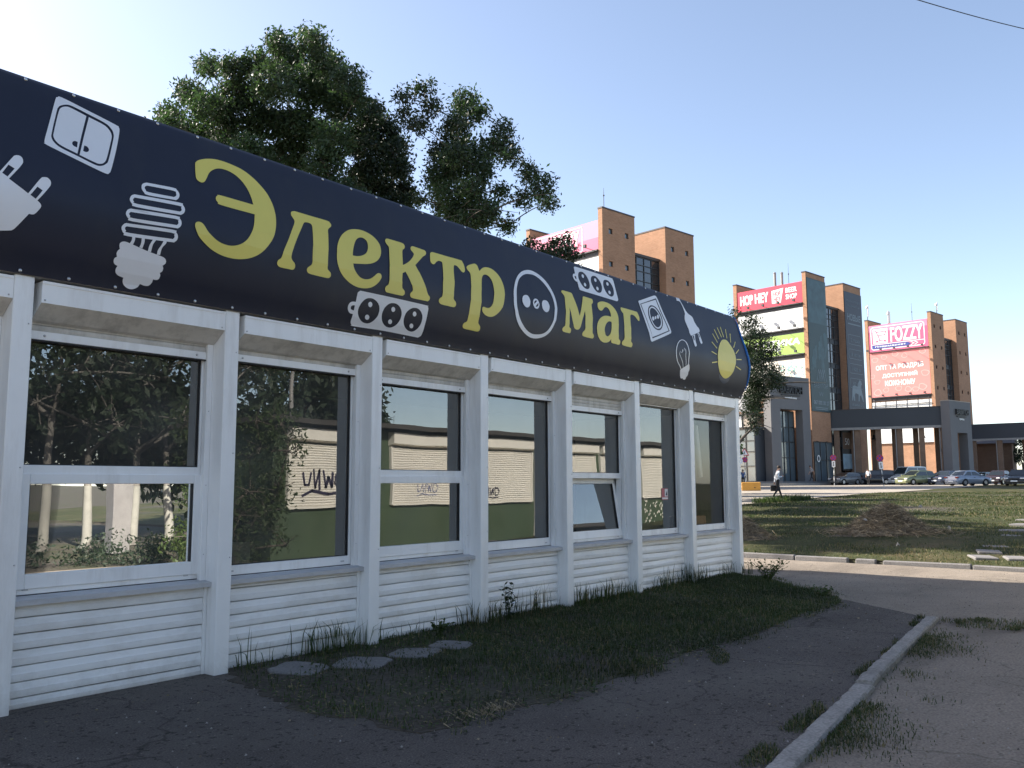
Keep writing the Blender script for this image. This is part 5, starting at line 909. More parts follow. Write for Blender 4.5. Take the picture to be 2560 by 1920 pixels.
def tree_from(name, label, base, clumps, leaf, per, size, trunk_r, seed, bark='bark', group=None, forks=2, flat=0.75, bare=0, white=0.0):
    """clumps: (x,y,z,r) in world metres"""
    root = thing(name, label, 'tree', base, 0, group); bx, by, bz = base
    C_ = np.array([c[:3] for c in clumps])-np.array(base); r_ = np.array([c[3] for c in clumps])
    zmin, zmax = C_[:, 2].min(), C_[:, 2].max()
    mb = MB(); hub = []
    h1 = max(1.2, zmin*0.75)
    top = Vector((float(C_[:, 0].mean())*.35, float(C_[:, 1].mean())*.35, h1))
    mb.tube([(0, 0, -.3), (0.02, 0.01, .25), (top.x*.4, top.y*.4, h1*.5), tuple(top)], [trunk_r*1.5, trunk_r*1.12, trunk_r*.95, trunk_r*.8], 9)
    order = np.argsort(C_[:, 2]); nodes = [(top, trunk_r*.75)]
    for i in order:
        c = Vector(C_[i]); best = min(nodes, key=lambda nn: (nn[0]-c).length+(0.9*max(0, nn[0].z-c.z+.2)))
        rr = max(.018, min(best[1]*.72, .035+.05*r_[i])); limb(mb, best[0], c, best[1]*.8, rr*.6); nodes.append((c, rr))
        for _ in range(4):
            d = Vector((rnd.gauss(0, 1), rnd.gauss(0, 1), rnd.gauss(.3, .7))).normalized(); limb(mb, c-d*r_[i]*.2, c+d*r_[i]*.85, rr*.5, .006, 3)
    for _ in range(bare):
        c = Vector(C_[rnd.choice(list(order[:max(3, len(order)//3)]))]); d = Vector((rnd.gauss(0, 1), rnd.gauss(0, 1), -.1)).normalized(); limb(mb, c, c+d*rnd.uniform(.8, 1.5), .02, .004, 4)
    mb.build('trunk', M(bark), root)
    if white:
        w_ = MB(); w_.tube([(0, 0, -.05), (0.02, 0.01, .25), (top.x*.4*white/(h1*.5), top.y*.4*white/(h1*.5), white)], [trunk_r*1.3, trunk_r*1.16, trunk_r*1.02], 9); w_.build('whitewash', M('whitewash'), root)
    V, F = leaf_cloud(C_, r_, per, size, flat, seed)
    mats = leaf if isinstance(leaf, (list, tuple)) else [leaf]
    idx = None
    if len(mats) > 1:
        cen = V[::4]; nz = np.sin(cen[:, 0]*1.1+seed)+np.sin(cen[:, 1]*1.3+2*seed)+np.sin(cen[:, 2]*1.5); idx = (nz+np.random.default_rng(seed).normal(size=len(cen))*.7 > 0.6).astype(int)
    link('crown', fast_mesh('crown', V, F, [M(q) for q in mats], idx), root)
    return root
def pix_clumps(pts, ox, oy, sc, s, jit, seed, extra=1):
    """crown clumps seen around given spots at distance s, spread in depth to real thickness"""
    g = random.Random(seed); out = []
    for (u, v, r) in pts:
        px, py, rp = ox+u*sc, oy+v*sc, r*sc
        for k in range(extra):
            dd = s+g.uniform(-1, 1)*jit; p = at(px+g.uniform(-.25, .25)*rp, py+g.uniform(-.2, .2)*rp, dd); out.append((p.x, p.y, p.z, rp*dd/FPX*0.92))
    return out
TR1 = [(690, 115, 70), (850, 115, 85), (770, 190, 90), (350, 240, 65), (480, 255, 80), (600, 215, 60), (930, 220, 90), (1040, 300, 85), (240, 365, 70), (140, 480, 70), (330, 430, 100), (500, 390, 110), (660, 300, 120), (840, 330, 140), (1000, 420, 110), (290, 560, 100), (470, 560, 110), (650, 520, 120), (810, 540, 130), (960, 580, 120), (560, 680, 100), (760, 700, 110), (920, 730, 100), (420, 470, 80), (1090, 380, 50), (180, 540, 75), (290, 610, 75), (400, 650, 80), (520, 710, 85), (640, 765, 90), (760, 805, 95), (880, 850, 95), (1000, 870, 95), (1090, 910, 85)]
TR1B = [(1150, 455, 65), (1220, 560, 95), (1270, 650, 85), (1140, 650, 95), (1300, 750, 70), (1180, 790, 100), (1310, 860, 70), (1090, 780, 80), (1230, 880, 80), (1360, 900, 40), (1120, 550, 70), (1200, 950, 85), (1320, 960, 55)]
TR2 = [(1440, 345, 55), (1335, 385, 45), (1320, 470, 45), (1460, 440, 60), (1420, 530, 55), (1620, 395, 70), (1655, 480, 85), (1720, 455, 45), (1600, 570, 80), (1825, 555, 60), (1860, 630, 65), (1760, 645, 75), (1500, 640, 60), (1510, 740, 80), (1610, 740, 100), (1710, 770, 75), (1950, 770, 60), (2020, 840, 75), (2060, 915, 55), (1930, 900, 55), (1520, 870, 75), (1640, 900, 90), (1760, 960, 70), (1850, 1040, 50), (1860, 700, 50), (1420, 900, 35), (1350, 540, 30), (1560, 970, 60), (1690, 1010, 60), (1820, 870, 55), (1640, 660, 75), (1560, 800, 70), (1680, 850, 80), (1600, 980, 80), (1540, 950, 70), (1600, 690, 75), (1500, 820, 65), (1730, 700, 65), (1640, 1000, 75), (1720, 960, 65), (1580, 520, 55)]
TR3 = [(265, 475, 65), (380, 540, 80), (520, 465, 75), (610, 450, 55), (655, 545, 85), (560, 590, 80), (450, 600, 80), (330, 620, 60), (690, 610, 50)]
TR4 = [(45, 160, 55), (15, 235, 40), (95, 270, 40), (385, 270, 55), (300, 450, 90), (520, 400, 60), (470, 320, 45), (560, 640, 110), (720, 720, 60), (410, 690, 110), (350, 900, 140), (600, 830, 90), (850, 870, 75), (780, 1000, 85), (690, 1140, 75), (450, 1130, 130), (560, 1290, 100), (850, 1320, 75), (950, 1400, 65), (820, 1480, 120), (1000, 1570, 110), (600, 1480, 70), (430, 560, 60), (700, 1330, 80), (900, 1640, 100), (480, 1650, 110), (700, 1680, 110), (420, 1400, 70), (420, 1800, 110), (450, 1960, 110), (560, 1880, 80), (430, 2150, 100), (500, 2300, 80), (430, 2450, 70), (390, 1480, 100), (510, 1560, 100), (420, 1660, 100), (570, 1760, 100), (390, 1900, 110), (530, 2010, 100), (410, 2060, 100), (550, 2170, 90), (390, 2260, 90), (470, 2560, 80), (640, 1900, 70), (380, 1200, 100), (620, 1000, 90), (420, 1000, 110)]
def base_of(cl, dz=0):
    return (float(np.mean([c[0] for c in cl])), float(np.mean([c[1] for c in cl])))
c1 = pix_clumps(TR1, 350, 50, .4973, 27.0, 2.2, 1, 2); bx, by = base_of(c1)
tree_from('large_tree', 'tallest leafy tree rising behind the middle of the shop sign', (bx, by, 0.1), c1, ['leaf_big', 'leaf_olive'], 100, .14, .36, 3)
c2 = pix_clumps(TR1B, 350, 50, .4973, 28.5, 1.2, 2, 2); bx, by = base_of(c2)
tree_from('dark_tree', 'dark tree at the right shoulder of the tallest tree', (bx, by, 0.1), c2, ['leaf_dark', 'leaf_olive'], 110, .14, .22, 5)
c3 = pix_clumps(TR2, 350, 50, .4973, 25.0, 1.2, 4, 1); bx, by = base_of(c3)
tree_from('open_tree', 'open dark tree with bare twigs left of the left brick tower block', (bx, by, 0.15), c3, ['leaf_dark', 'leaf_big'], 170, .115, .24, 7, bare=24)
c4 = pix_clumps(TR3, 1250, 480, .2712, 27.0, 0.9, 5, 1); bx, by = base_of(c4)
tree_from('low_tree', 'low dark tree top in front of the faded pink billboard', (bx, by, 0.2), c4, 'leaf_dark', 150, .12, .12, 8)
c5 = pix_clumps(TR4, 1830, 760, .1206, 26.0, 0.8, 6, 1); bx, by = base_of(c5)
b5 = at(1790, 1300, 26.0)
tree_from('corner_tree', 'dark sprawling tree just behind the right corner of the shop', (b5.x, b5.y, 0.25), c5, 'leaf_dark', 620, .076, .13, 9, flat=.6, bare=14)
# unseen trees added to shade the lawn, and far trees between the colonnade posts
for k, (x, y, h, r_) in enumerate(((22.5, 13.6, 4.9, 1.6), (26.5, 14.7, 5.2, 1.7), (25.5, 16.8, 5.6, 1.9), (30.5, 17.2, 6.0, 2.0), (31, 20.5, 6.4, 2.1), (36.5, 19.6, 6.4, 2.1), (42, 22.0, 6.8, 2.2), (48, 24.6, 7.0, 2.3), (54, 27.0, 7.4, 2.4))):
    cl = [(x+rnd.gauss(0, r_*.42), y+rnd.gauss(0, r_*.42), .8+h*rnd.uniform(.30, .92), r_*rnd.uniform(.35, .55)) for _ in range(13)]
    tree_from('lawn_shade_tree', ('first', 'second', 'third', 'fourth', 'fifth', 'sixth', 'seventh', 'eighth', 'ninth')[k]+' unseen low tree added behind the shop to shade the lawn, counted from its corner', (x, y, G(x)), cl, 'leaf_big', 26, .26, .14, 60+k, group='unseen trees added to shade the lawn')

for k, (x, y, h, r_) in enumerate(((160, 24, 9, 2.4), (168, 20, 8, 2.2), (186, 12, 10, 3))):
    cl = [(x+rnd.gauss(0, r_*.5), y+rnd.gauss(0, r_*.5), 1.4+h*rnd.uniform(.4, .95), r_*rnd.uniform(.35, .6)) for _ in range(9)]
    tree_from('far_tree', ('far tree glimpsed through the second colonnade, left one', 'far tree glimpsed through the second colonnade, middle one', 'far tree glimpsed beyond the right end of the second colonnade')[k], (x, y, 1.3), cl, 'leaf_olive', 5, .4, .22, 30+k, group='far trees behind the second colonnade')

# ------------------------------------------------------------------ the row opposite, mirrored in the panes
ok = thing('green_kiosk', 'green kiosk with cream roller shutters mirrored in the shop windows', 'kiosk', (0, -1.6, 0))
mb = MB(); mb.box(10.6, 27.5, -3.0, 0, -.05, 2.72, 0, None, .01); mb.build('wall', M('green_paint'), ok)
mb = MB(); mb.box(10.3, 27.8, -3.3, .35, 2.74, 2.84); mb.build('roof', M('dark_roof'), ok)
for k, (a, b) in enumerate(((10.9, 12.55), (13.7, 15.8), (16.75, 18.95), (20.1, 22.1), (22.35, 24.0), (24.75, 26.7))):
    mb = MB(); z0 = 1.08
    for j in range(24):
        z = z0+j*.0525; mb.prism([(.05, z), (.062, z+.013), (.066, z+.026), (.062, z+.04), (.05, z+.05), (.03, z+.05), (.03, z)], 'x', a+.06, b-.06)
    mb.box(a, a+.055, .005, .08, z0-.03, 2.36); mb.box(b-.055, b, .005, .08, z0-.03, 2.36); mb.box(a+.057, b-.057, .01, .075, z0-.05, z0-.002)
    sh = mb.build('roller_shutter', M('cream_shutter'), ok)
    mb = MB(); mb.prism([(0.005, 2.36), (.2, 2.42), (.2, 2.66), (.005, 2.66)], 'x', a-.02, b+.02); mb.build('shutter_box', M('cream_shutter'), sh)
    if k in (0, 1, 2):      # sprayed scrawl: a few freehand strokes
        mb = MB(); cx, cz, sc_, wv = ((a+b)/2+.05, 1.42, .34, .055) if k == 0 else (((a+b)/2+.1, 1.30, .22, .014) if k == 1 else ((a+b)/2-.7, 1.22, .2, .022))
        strokes = [[(-1.3+.38*math.cos(t), .5+.5*math.sin(t)) for t in np.linspace(.4, 6.5, 14)], [(-.75, .95), (-.6, .1), (-.4, .75), (-.2, .05), (.0, 1.0)], [(.2, .0), (.25, 1.05), (.6, .1), (.7, 1.1)], [(.95, .9), (1.1, .2), (1.35, .15), (1.5, .95)], [(-1.6, -.2), (-.4, -.3), (.8, -.15), (1.5, -.35)]]
        for st in strokes:
            pts = [(cx-q[0]*sc_+rnd.gauss(0, .012), .074, cz+q[1]*sc_+rnd.gauss(0, .012)) for q in st]
            for p, q in zip(pts, pts[1:]): d = (Vector(q)-Vector(p)); e_ = d.normalized()*wv*.35; n_ = Vector((-d.z, 0, d.x)).normalized()*wv/2*rnd.uniform(.7, 1.15); mb.add([Vector(p)-e_+n_, Vector(q)+e_+n_, Vector(q)+e_-n_, Vector(p)-e_-n_], [(0, 1, 2, 3)])
        mb.build('graffiti', M('graffiti_blue' if k == 1 else 'graffiti'), sh)
for (a, z1) in ((19.35, 2.6), (27.0, 2.6)):
    mb = MB(); mb.box(a-.28, a+.28, .01, .05, .0, z1, 0)
    for k in range(16):
        x0 = a-.26+.5*rnd.random(); z0 = rnd.uniform(.1, z1-.3); mb.quad((x0, .053, z0), (x0+.012, .053, z0), (x0+.2, .053, z0+.28), (x0+.19, .053, z0+.28), 1)
    mb.build('white_panel', [M('cream_shutter'), M('graffiti')], ok)
mb = MB()
for k in range(60):
    x = 24.9+1.7*rnd.random(); z = rnd.uniform(.1, .95); mb.quad((x, .012, z), (x+.05, .012, z+.02), (x+.06, .012, z+.09), (x+.01, .012, z+.07))
mb.build('paint_flakes', M('cream_shutter'), ok)
# bush and whitewashed trees of the far side
cl = [(9.35+rnd.uniform(-1.1, 1.05), -.75+rnd.uniform(-.4, .35), rnd.uniform(.25, 2.85), rnd.uniform(.28, .45)) for _ in range(52)]
tree_from('tall_bush', 'tall leafy bush mirrored in the second shop window', (9.3, -.85, 0), cl, 'leaf_bush', 34, .09, .06, 41)
for k, (x, y) in enumerate(((9.3, -8.6), (10.5, -9.1), (11.7, -9.0), (12.95, -9.5), (7.2, -9.6), (15.5, -10.5))):
    cl = [(x+rnd.gauss(0, 1.0), y+rnd.gauss(0, 1.0), rnd.uniform(2.9, 8.0), rnd.uniform(.6, 1.0)) for _ in range(17)]
    tree_from('whitewashed_tree', ('first whitewashed tree mirrored in the leftmost full window', 'second whitewashed tree mirrored in the leftmost full window', 'third whitewashed tree mirrored in the leftmost full window', 'fourth whitewashed tree mirrored in the leftmost full window', 'whitewashed tree mirrored at the left edge of the leftmost full window', 'tree whose crown shows above the mirrored green kiosk')[k], (x, y, 0), cl, 'leaf_olive', 5.5, .26, .10, 50+k, 'bark_grey', 'whitewashed trees across the path', white=1.5)
cl = []
for k in range(26):
    x = -6+1.25*k; cl.append((x, -14+rnd.gauss(0, 1.2), rnd.uniform(.6, 5.6 if x < 24 else 3.6), rnd.uniform(1.5, 2.2)))
V, F = leaf_cloud(np.array([c[:3] for c in cl]), np.array([c[3] for c in cl]), 13, .40, .9, 77)
cl2_ = [(rnd.uniform(5.5, 14.5), -4.2+rnd.gauss(0, .5), rnd.uniform(.0, .32), rnd.uniform(.25, .4)) for _ in range(34)]
V2, F2 = leaf_cloud(np.array([c[:3] for c in cl2_]), np.array([c[3] for c in cl2_]), 60, .09, .8, 78)
tag(link('undergrowth', fast_mesh('undergrowth', V2, F2, [M('leaf_dark')])), kind='stuff')
tag(link('far_thicket', fast_mesh('far_thicket', V, F, [M('leaf_olive')])), kind='stuff')
mb = MB(); mb.box(-.22, .22, -.18, .18, 0, 1.6, 0, None, .01); mb.box(-.24, .24, -.2, .2, 1.605, 1.64); tag(mb.build('concrete_cabinet', M('tile_concrete'), None, (9.9, -6.3, 0)), 'pale upright cabinet mirrored between the trunks in the leftmost window', 'cabinet')
lp = thing('street_lamp', 'thin street lamp mirrored above the green kiosk roof', 'street lamp', (17.0, -9.5, 0))
mb = MB(); mb.tube([(0, 0, 0), (0, 0, 3), (0, 0, 6.2)], [.09, .08, .06], 8); mb.build('pole', M('pipe_grey'), lp)
mb = MB(); mb.tube([(0, 0, 6.2), (-.1, 0, 6.6), (-.45, 0, 6.85), (-1.0, 0, 6.9)], .04, 6); mb.ball((-1.25, 0, 6.87), .28, 8, 5, 0, (1, .5, .3)); mb.build('lamp_arm', M('pipe_grey'), lp)
# wire across the top right corner
a = at(2150, -45, 14.0); b = at(2760, 112, 19.0); mb = MB(); pts = [a.lerp(b, t/14)+Vector((0, 0, -.10*math.sin(math.pi*t/14))) for t in range(-14, 29)]
mb.tube(pts, .0085, 5); tag(mb.build('overhead_wire', M('cable')), 'thin dark wire crossing the sky in the upper right corner', 'wire')

# ------------------------------------------------------------------ cars
def car(pos, head, label, paint, kind='sedan', L=4.35, W=1.68, H=1.42, plate=True, group='cars parked on the plaza'):
    """x = forwards; body with wheel arches, glasshouse, lamps, bumpers, plates, mirrors and wheels"""
    pm = mat('car_paint_'+str(len(MAT)), paint, 0.22, 0.03, 1, metal=0.25, spec=0.7)
    root = thing('parked_car', label, 'car', pos, head, group); h = W/2
    zb, zs = 0.20, 0.62
    if kind == 'sedan': belt = [(-L/2, .55), (-L/2+.04, .86), (-L*.30, .94), (L*.20, .92), (L*.42, .78), (L/2-.03, .62), (L/2, .48)]; roof = [(-L*.33, .92), (-L*.20, H-.05), (-L*.08, H), (L*.06, H-.01), (L*.22, .90)]
    elif kind == 'hatch': belt = [(-L/2, .55), (-L/2+.03, .95), (-L*.30, .98), (L*.22, .96), (L*.42, .80), (L/2-.03, .62), (L/2, .46)]; roof = [(-L*.47, .95), (-L*.40, H-.10), (-L*.22, H), (L*.02, H-.02), (L*.25, .94)]
    elif kind == 'van': belt = [(-L/2, .55), (-L/2+.02, 1.10), (-L*.30, 1.12), (L*.30, 1.10), (L*.44, .98), (L/2-.02, .72), (L/2, .48)]; roof = [(-L*.485, 1.08), (-L*.46, H-.06), (-L*.30, H), (L*.16, H-.03), (L*.34, 1.08)]
    else: belt = [(-L/2, .55), (-L/2+.02, .90), (-L*.32, .92), (L*.18, .90), (L*.46, .80), (L/2-.01, .70), (L/2, .45)]; roof = [(-L*.34, .90), (-L*.22, H-.03), (-L*.06, H), (L*.05, H-.02), (L*.19, .88)]
    wx = (L*.30, -L*.29); R_ = .305
    # lower body: stations along the car, cut up over the wheels
    xsv = sorted(set([round(-L/2+L*i/30, 3) for i in range(31)])); bz = lambda x: float(np.interp(x, [p[0] for p in belt], [p[1] for p in belt]))
    mb = MB(); rings = []
    for x in xsv:
        zl = zb
        for c in wx:
            d = abs(x-c)
            if d < R_+.05: zl = max(zl, math.sqrt(max(0, (R_+.06)**2-d*d))+R_-.02)
        e = min(1, (L/2-abs(x))/.35); hw = h*(0.86+0.14*math.sqrt(max(0, e*(2-e)))); zt = bz(x); zl = min(zl, zt-.12)
        zm = max(zl+.02, min(.60, zt-.06))
        rings.append([(x, -hw*.93, zl), (x, -hw, max(zl+.01, .42) if zl < .42 else zl+.01), (x, -hw*.995, zm), (x, -hw*.93, zt-.02), (x, -hw*.80, zt), (x, hw*.80, zt), (x, hw*.93, zt-.02), (x, hw*.995, zm), (x, hw, max(zl+.01, .42) if zl < .42 else zl+.01), (x, hw*.93, zl)])
    n = 10
    for a, b in zip(rings, rings[1:]): mb.add(a+b, [(k, (k+1) % n, n+(k+1) % n, n+k) for k in range(n)], 0, True)
    mb.add(rings[0], [tuple(range(n))]); mb.add(rings[-1], [tuple(range(n))[::-1]])
    mb.build('body', pm, root)
    # glasshouse
    mb = MB(); lo = .80*h; hi = .66*h
    zmin, zmax = .9, H
    wid = lambda z: h*.90+(h*.70-h*.90)*min(1, max(0, (z-zmin)/(zmax-zmin)))
    rt = [(x, wid(z), z) for x, z in roof]; n = len(rt)
    vs = [(x, -w_, z) for x, w_, z in rt]+[(x, w_, z) for x, w_, z in rt]
    mb.add(vs, [(k, k+1, n+k+1, n+k) for k in range(n-1)]+[tuple(range(n)), tuple(range(n, 2*n))[::-1]], 0)
    top = mb.build('roof', pm, root)
    for s in (-1, 1):
        q = [(roof[0][0]*.80+roof[1][0]*.2, roof[0][1]+.02), (roof[1][0]+.10, H-.13), (roof[3][0]-.02, H-.13), (roof[4][0]*.88+roof[3][0]*.12, roof[4][1]+.03)]
        mid = (q[1][0]+q[2][0])/2-.05
        def pane(pts):
            mb = MB(); mb.add([(x, s*(wid(z)+.008), z) for x, z in pts], [tuple(range(len(pts)))]); mb.build('side_window', M('car_glass'), root)
        pane([q[0], q[1], (mid-.04, H-.13), (mid-.06, roof[0][1]+.02)]); pane([(mid+.02, roof[0][1]+.02), (mid+.04, H-.13), q[2], q[3]])
        mb = MB(); mb.box(roof[4][0]-.22, roof[4][0]-.05, s*(h*.93) if s > 0 else s*(h*.93)-.16, s*(h*.93)+.16 if s > 0 else s*(h*.93), .93, 1.06, 0, None, .02); mb.build('mirror', pm, root)
        mb = MB(); mb.box(-.16, -.02, s*h-.004 if s > 0 else s*h-.012, s*h+.012 if s > 0 else s*h+.004, .74, .78); mb.build('door_handle', M('car_black'), root)
    def screen(a, b, nm, sg):
        mb = MB(); A = Vector((a[0], 0, a[1])); B = Vector((b[0], 0, b[1])); d = B-A; nn = Vector((-d.z, 0, d.x)).normalized()*.008; nn = nn if nn.z > 0 else -nn
        p, q = A+d*.08+nn, A+d*.90+nn; mb.quad((p.x, -wid(p.z)*.92, p.z), (p.x, wid(p.z)*.92, p.z), (q.x, wid(q.z)*.92, q.z), (q.x, -wid(q.z)*.92, q.z)); mb.build(nm, M('car_glass'), root)
    screen(roof[4], roof[3], 'windscreen', 1); screen(roof[0], roof[1], 'rear_window', -1)
    for s in (-1, 1):
        mb = MB(); mb.box(L/2-.16, L/2-.005, s*h*.72-.17, s*h*.72+.17, .585, .70, 0, None, .03); mb.build('headlight', M('headlamp'), root)
        mb = MB(); mb.box(-L/2-.006, -L/2+.12, s*h*.74-.16, s*h*.74+.16, .70, .82, 0, None, .02); mb.build('tail_light', M('tail_lamp'), root)
    mb = MB(); mb.box(L/2-.05, L/2+.012, -h*.42, h*.42, .56, .67, 0, None, .01); mb.build('grille', M('car_black'), root)
    mb = MB(); mb.box(L/2-.12, L/2+.05, -h*.86, h*.86, .26, .46, 0, None, .05); mb.box(-L/2-.05, -L/2+.12, -h*.86, h*.86, .30, .52, 0, None, .05); mb.build('bumper', pm if kind != 'old' else M('car_black'), root)
    if plate:
        for x in (L/2+.052, -L/2-.053): mb = MB(); mb.box(x-.003, x+.003, -.26, .26, .36, .47); mb.build('number_plate', M('print_paper_white'), root)
    for c in wx:
        for s in (-1, 1):
            y1 = s*(h-.02); y0 = s*(h-.22); mb = MB(); mb.cyl((c, y0, R_), (c, y1, R_), R_, None, 18); wl = mb.build('wheel', M('tyre'), root)
            mb = MB(); mb.cyl((c, y1-s*.02, R_), (c, y1+s*.006, R_), R_*.64, R_*.58, 14); mb.build('rim', M('rim'), wl)
    return root
def cpos(px, s): p = at(px, 1210, s); return (p.x, p.y, G(p.x)+.015)
car(cpos(2271, 97), R(158), 'silver minivan parked behind the pale green hatchback', (.50, .52, .51), 'van', 4.8, 1.85, 2.0)
car(cpos(2290, 90), R(152), 'pale green hatchback parked in front of the silver minivan', (.165, .185, .10), 'hatch', 4.2, 1.72, 1.50)
car(cpos(2368, 90), R(160), 'dark blue sedan facing the camera beside the silver blue sedan', (.05, .06, .09), 'sedan')
car(cpos(2421, 82), R(-30), 'silver blue sedan showing its boot and tail lights', (.26, .30, .36), 'sedan', 4.3)
car(cpos(2347, 99), R(100), 'small grey car half hidden behind the dark blue sedan', (.10, .10, .10), 'hatch', 3.8, 1.6, 1.4, False)
car(cpos(2462, 100), R(-15), 'teal grey car half hidden behind the silver blue sedan', (.09, .13, .13), 'sedan', 4.2, 1.66, 1.38, False)
car(cpos(2498, 85), R(172), 'old dark maroon square sedan facing the camera', (.045, .022, .025), 'old', 4.1, 1.62, 1.38)
car(cpos(2552, 79), R(176), 'black sedan with a white plate cut by the right photo edge', (.03, .032, .034), 'sedan', 4.5, 1.78, 1.46)
car(cpos(2190, 98), R(95), 'black off-road car in the shade left of the striped signpost', (.02, .022, .024), 'van', 4.3, 1.75, 1.62, False)
car(cpos(2140, 99), R(110), 'dark grey car in the shade below the middle brick block', (.05, .05, .052), 'sedan', 4.2, 1.66, 1.38, False)
car(cpos(2113, 97), R(160), 'grey car with bright bumpers next to the standing white-shirted person', (.13, .13, .13), 'hatch', 3.9, 1.62, 1.36, False)

# ------------------------------------------------------------------ people
def person(name_label, pos, head, J, zones, hair_m, scale=1.0, fingers=True, extra=None):
    """one continuous skinned body. J: joints name -> (x,y,z,r); x forwards, y to the left"""
    root = thing('person', name_label, 'person', pos, head)
    names = ['pelvis', 'waist', 'chest', 'neck', 'head', 'crown', 'lsho', 'lelb', 'lwri', 'lpalm', 'rsho', 'relb', 'rwri', 'rpalm', 'lhip', 'lkne', 'lank', 'ltoe', 'rhip', 'rkne', 'rank', 'rtoe']
    E_ = [('pelvis', 'waist'), ('waist', 'chest'), ('chest', 'neck'), ('neck', 'head'), ('head', 'crown'), ('chest', 'lsho'), ('lsho', 'lelb'), ('lelb', 'lwri'), ('lwri', 'lpalm'), ('chest', 'rsho'), ('rsho', 'relb'), ('relb', 'rwri'), ('rwri', 'rpalm'), ('pelvis', 'lhip'), ('lhip', 'lkne'), ('lkne', 'lank'), ('lank', 'ltoe'), ('pelvis', 'rhip'), ('rhip', 'rkne'), ('rkne', 'rank'), ('rank', 'rtoe')]
    V = [J[n][:3] for n in names]; Rr = [J[n][3] for n in names]; ed = [(names.index(a), names.index(b)) for a, b in E_]; bone = [zones.get(b, zones.get(a)) for a, b in E_]
    if fingers:
        for s in ('l', 'r'):
            p = Vector(J[s+'palm'][:3]); d = (p-Vector(J[s+'wri'][:3])).normalized(); side = d.cross(Vector((0, 1 if s == 'l' else -1, .3))).normalized()
            up = d.cross(side).normalized()
            for k, (o_, l_) in enumerate(((-.030, .065), (-.010, .08), (.010, .075), (.030, .058))):
                a = p+side*o_; b = a+d*l_*.55+up*.008; c = b+d*l_*.3+up*.03; i0 = len(V); V += [tuple(a), tuple(b), tuple(c)]; Rr += [.011, .0095, .008]; ed += [(names.index(s+'palm'), i0), (i0, i0+1), (i0+1, i0+2)]; bone += ['skin']*3
            a = p-d*.03+side*-.035; b = a+side*-.035+d*.03; i0 = len(V); V += [tuple(a), tuple(b)]; Rr += [.012, .009]; ed += [(names.index(s+'palm'), i0), (i0, i0+1)]; bone += ['skin']*2
    me = bpy.data.meshes.new('body'); me.from_pydata(V, ed, []); o = bpy.data.objects.new('body', me); COL.objects.link(o)
    sk = o.modifiers.new('skin', 'SKIN'); sk.use_smooth_shade = True
    for i, v in enumerate(me.skin_vertices[0].data): v.radius = (Rr[i], Rr[i]); v.use_root = (i == 0)
    sb = o.modifiers.new('sub', 'SUBSURF'); sb.levels = 1; sb.render_levels = 1
    dg = bpy.context.evaluated_depsgraph_get(); m2 = bpy.data.meshes.new_from_object(o.evaluated_get(dg)); bpy.data.objects.remove(o)
    mats = sorted(set(bone)); m2.materials.clear()
    for q in mats: m2.materials.append(M(q))
    A = np.array([V[a] for a, b in ed]); B = np.array([V[b] for a, b in ed]); AB = B-A; LL = (AB**2).sum(1)+1e-9
    for p in m2.polygons:
        c = np.array(p.center); t = np.clip(((c-A)*AB).sum(1)/LL, 0, 1); dd = ((A+AB*t[:, None]-c)**2).sum(1); p.material_index = mats.index(bone[int(np.argmin(dd))]); p.use_smooth = True
    for v in m2.vertices:      # torso wider than deep
        if J['pelvis'][2]-.1 < v.co.z < J['neck'][2]-.02 and abs(v.co.y-J['chest'][1]) < .2: v.co.x = J['chest'][0]+(v.co.x-J['chest'][0])*.80
    link('body', m2, root)
    hd = Vector(J['head'][:3]); f = Vector(J.get('face', (1, 0, -.1))).normalized()
    mb = MB(); mb.ball(tuple(hd+Vector((0, 0, .045))-f*.022), .105, 10, 6, 0, (1.02, .86, 1.02)); mb.build('hair', M(hair_m), root)
    mb = MB(); mb.ball(tuple(hd+f*.098+Vector((0, 0, -.02))), .017, 6, 4, 0, (1.2, .8, 1.3)); 
    for s in (-1, 1): mb.ball(tuple(hd+Vector((-.005, s*.088, -.015))), .022, 6, 4, 0, (.7, .4, 1.2))
    mb.build('nose_and_ears', M('skin'), root)
    mb = MB()
    for s in (-1, 1): mb.ball(tuple(hd+f*.088+Vector((0, s*.033, .012))), .009, 6, 4)
    mb.box(hd.x+f.x*.09-.004, hd.x+f.x*.09+.006, hd.y-.022, hd.y+.022, hd.z+f.z*.09-.062, hd.z+f.z*.09-.054); mb.build('eyes_and_mouth', M('hair'), root)
    return root
def joints(stride=.28, bend=0.0, rarm='phone', larm='down', sw=0.1):
    J = dict(pelvis=(0, 0, .95, .135), waist=(0.0, 0, 1.10, .125), chest=(.02+bend*.3, 0, 1.34, .145), neck=(.04+bend*.6, 0, 1.50, .055), head=(.075+bend, 0, 1.605, .088), crown=(.07+bend, 0, 1.70, .075),
             lsho=(.02+bend*.4, .175, 1.41, .062), rsho=(.02+bend*.4, -.175, 1.41, .062),
             lhip=(0, .095, .90, .098), rhip=(0, -.095, .90, .098),
             lkne=(.10*stride/.28, .10, .50, .064), lank=(-.02+stride*.9, .10, .085, .044), ltoe=(.15+stride*.9, .11, .035, .036),
             rkne=(-.02, -.10, .50, .064), rank=(-stride, -.10, .13, .044), rtoe=(-stride+.13, -.11, .04, .036))
    if rarm == 'phone': J.update(relb=(-.02, -.24, 1.13, .046), rwri=(.25, -.17, 1.17, .032), rpalm=(.33, -.14, 1.20, .032))
    else: J.update(relb=(-.04+sw*.3, -.23, 1.13, .045), rwri=(sw+.02, -.24, .88, .032), rpalm=(sw+.04, -.235, .80, .032))
    J.update(lelb=(-.05-sw*.2, .23, 1.13, .045), lwri=(-sw, .24, .88, .032), lpalm=(-sw, .235, .80, .032)); return J
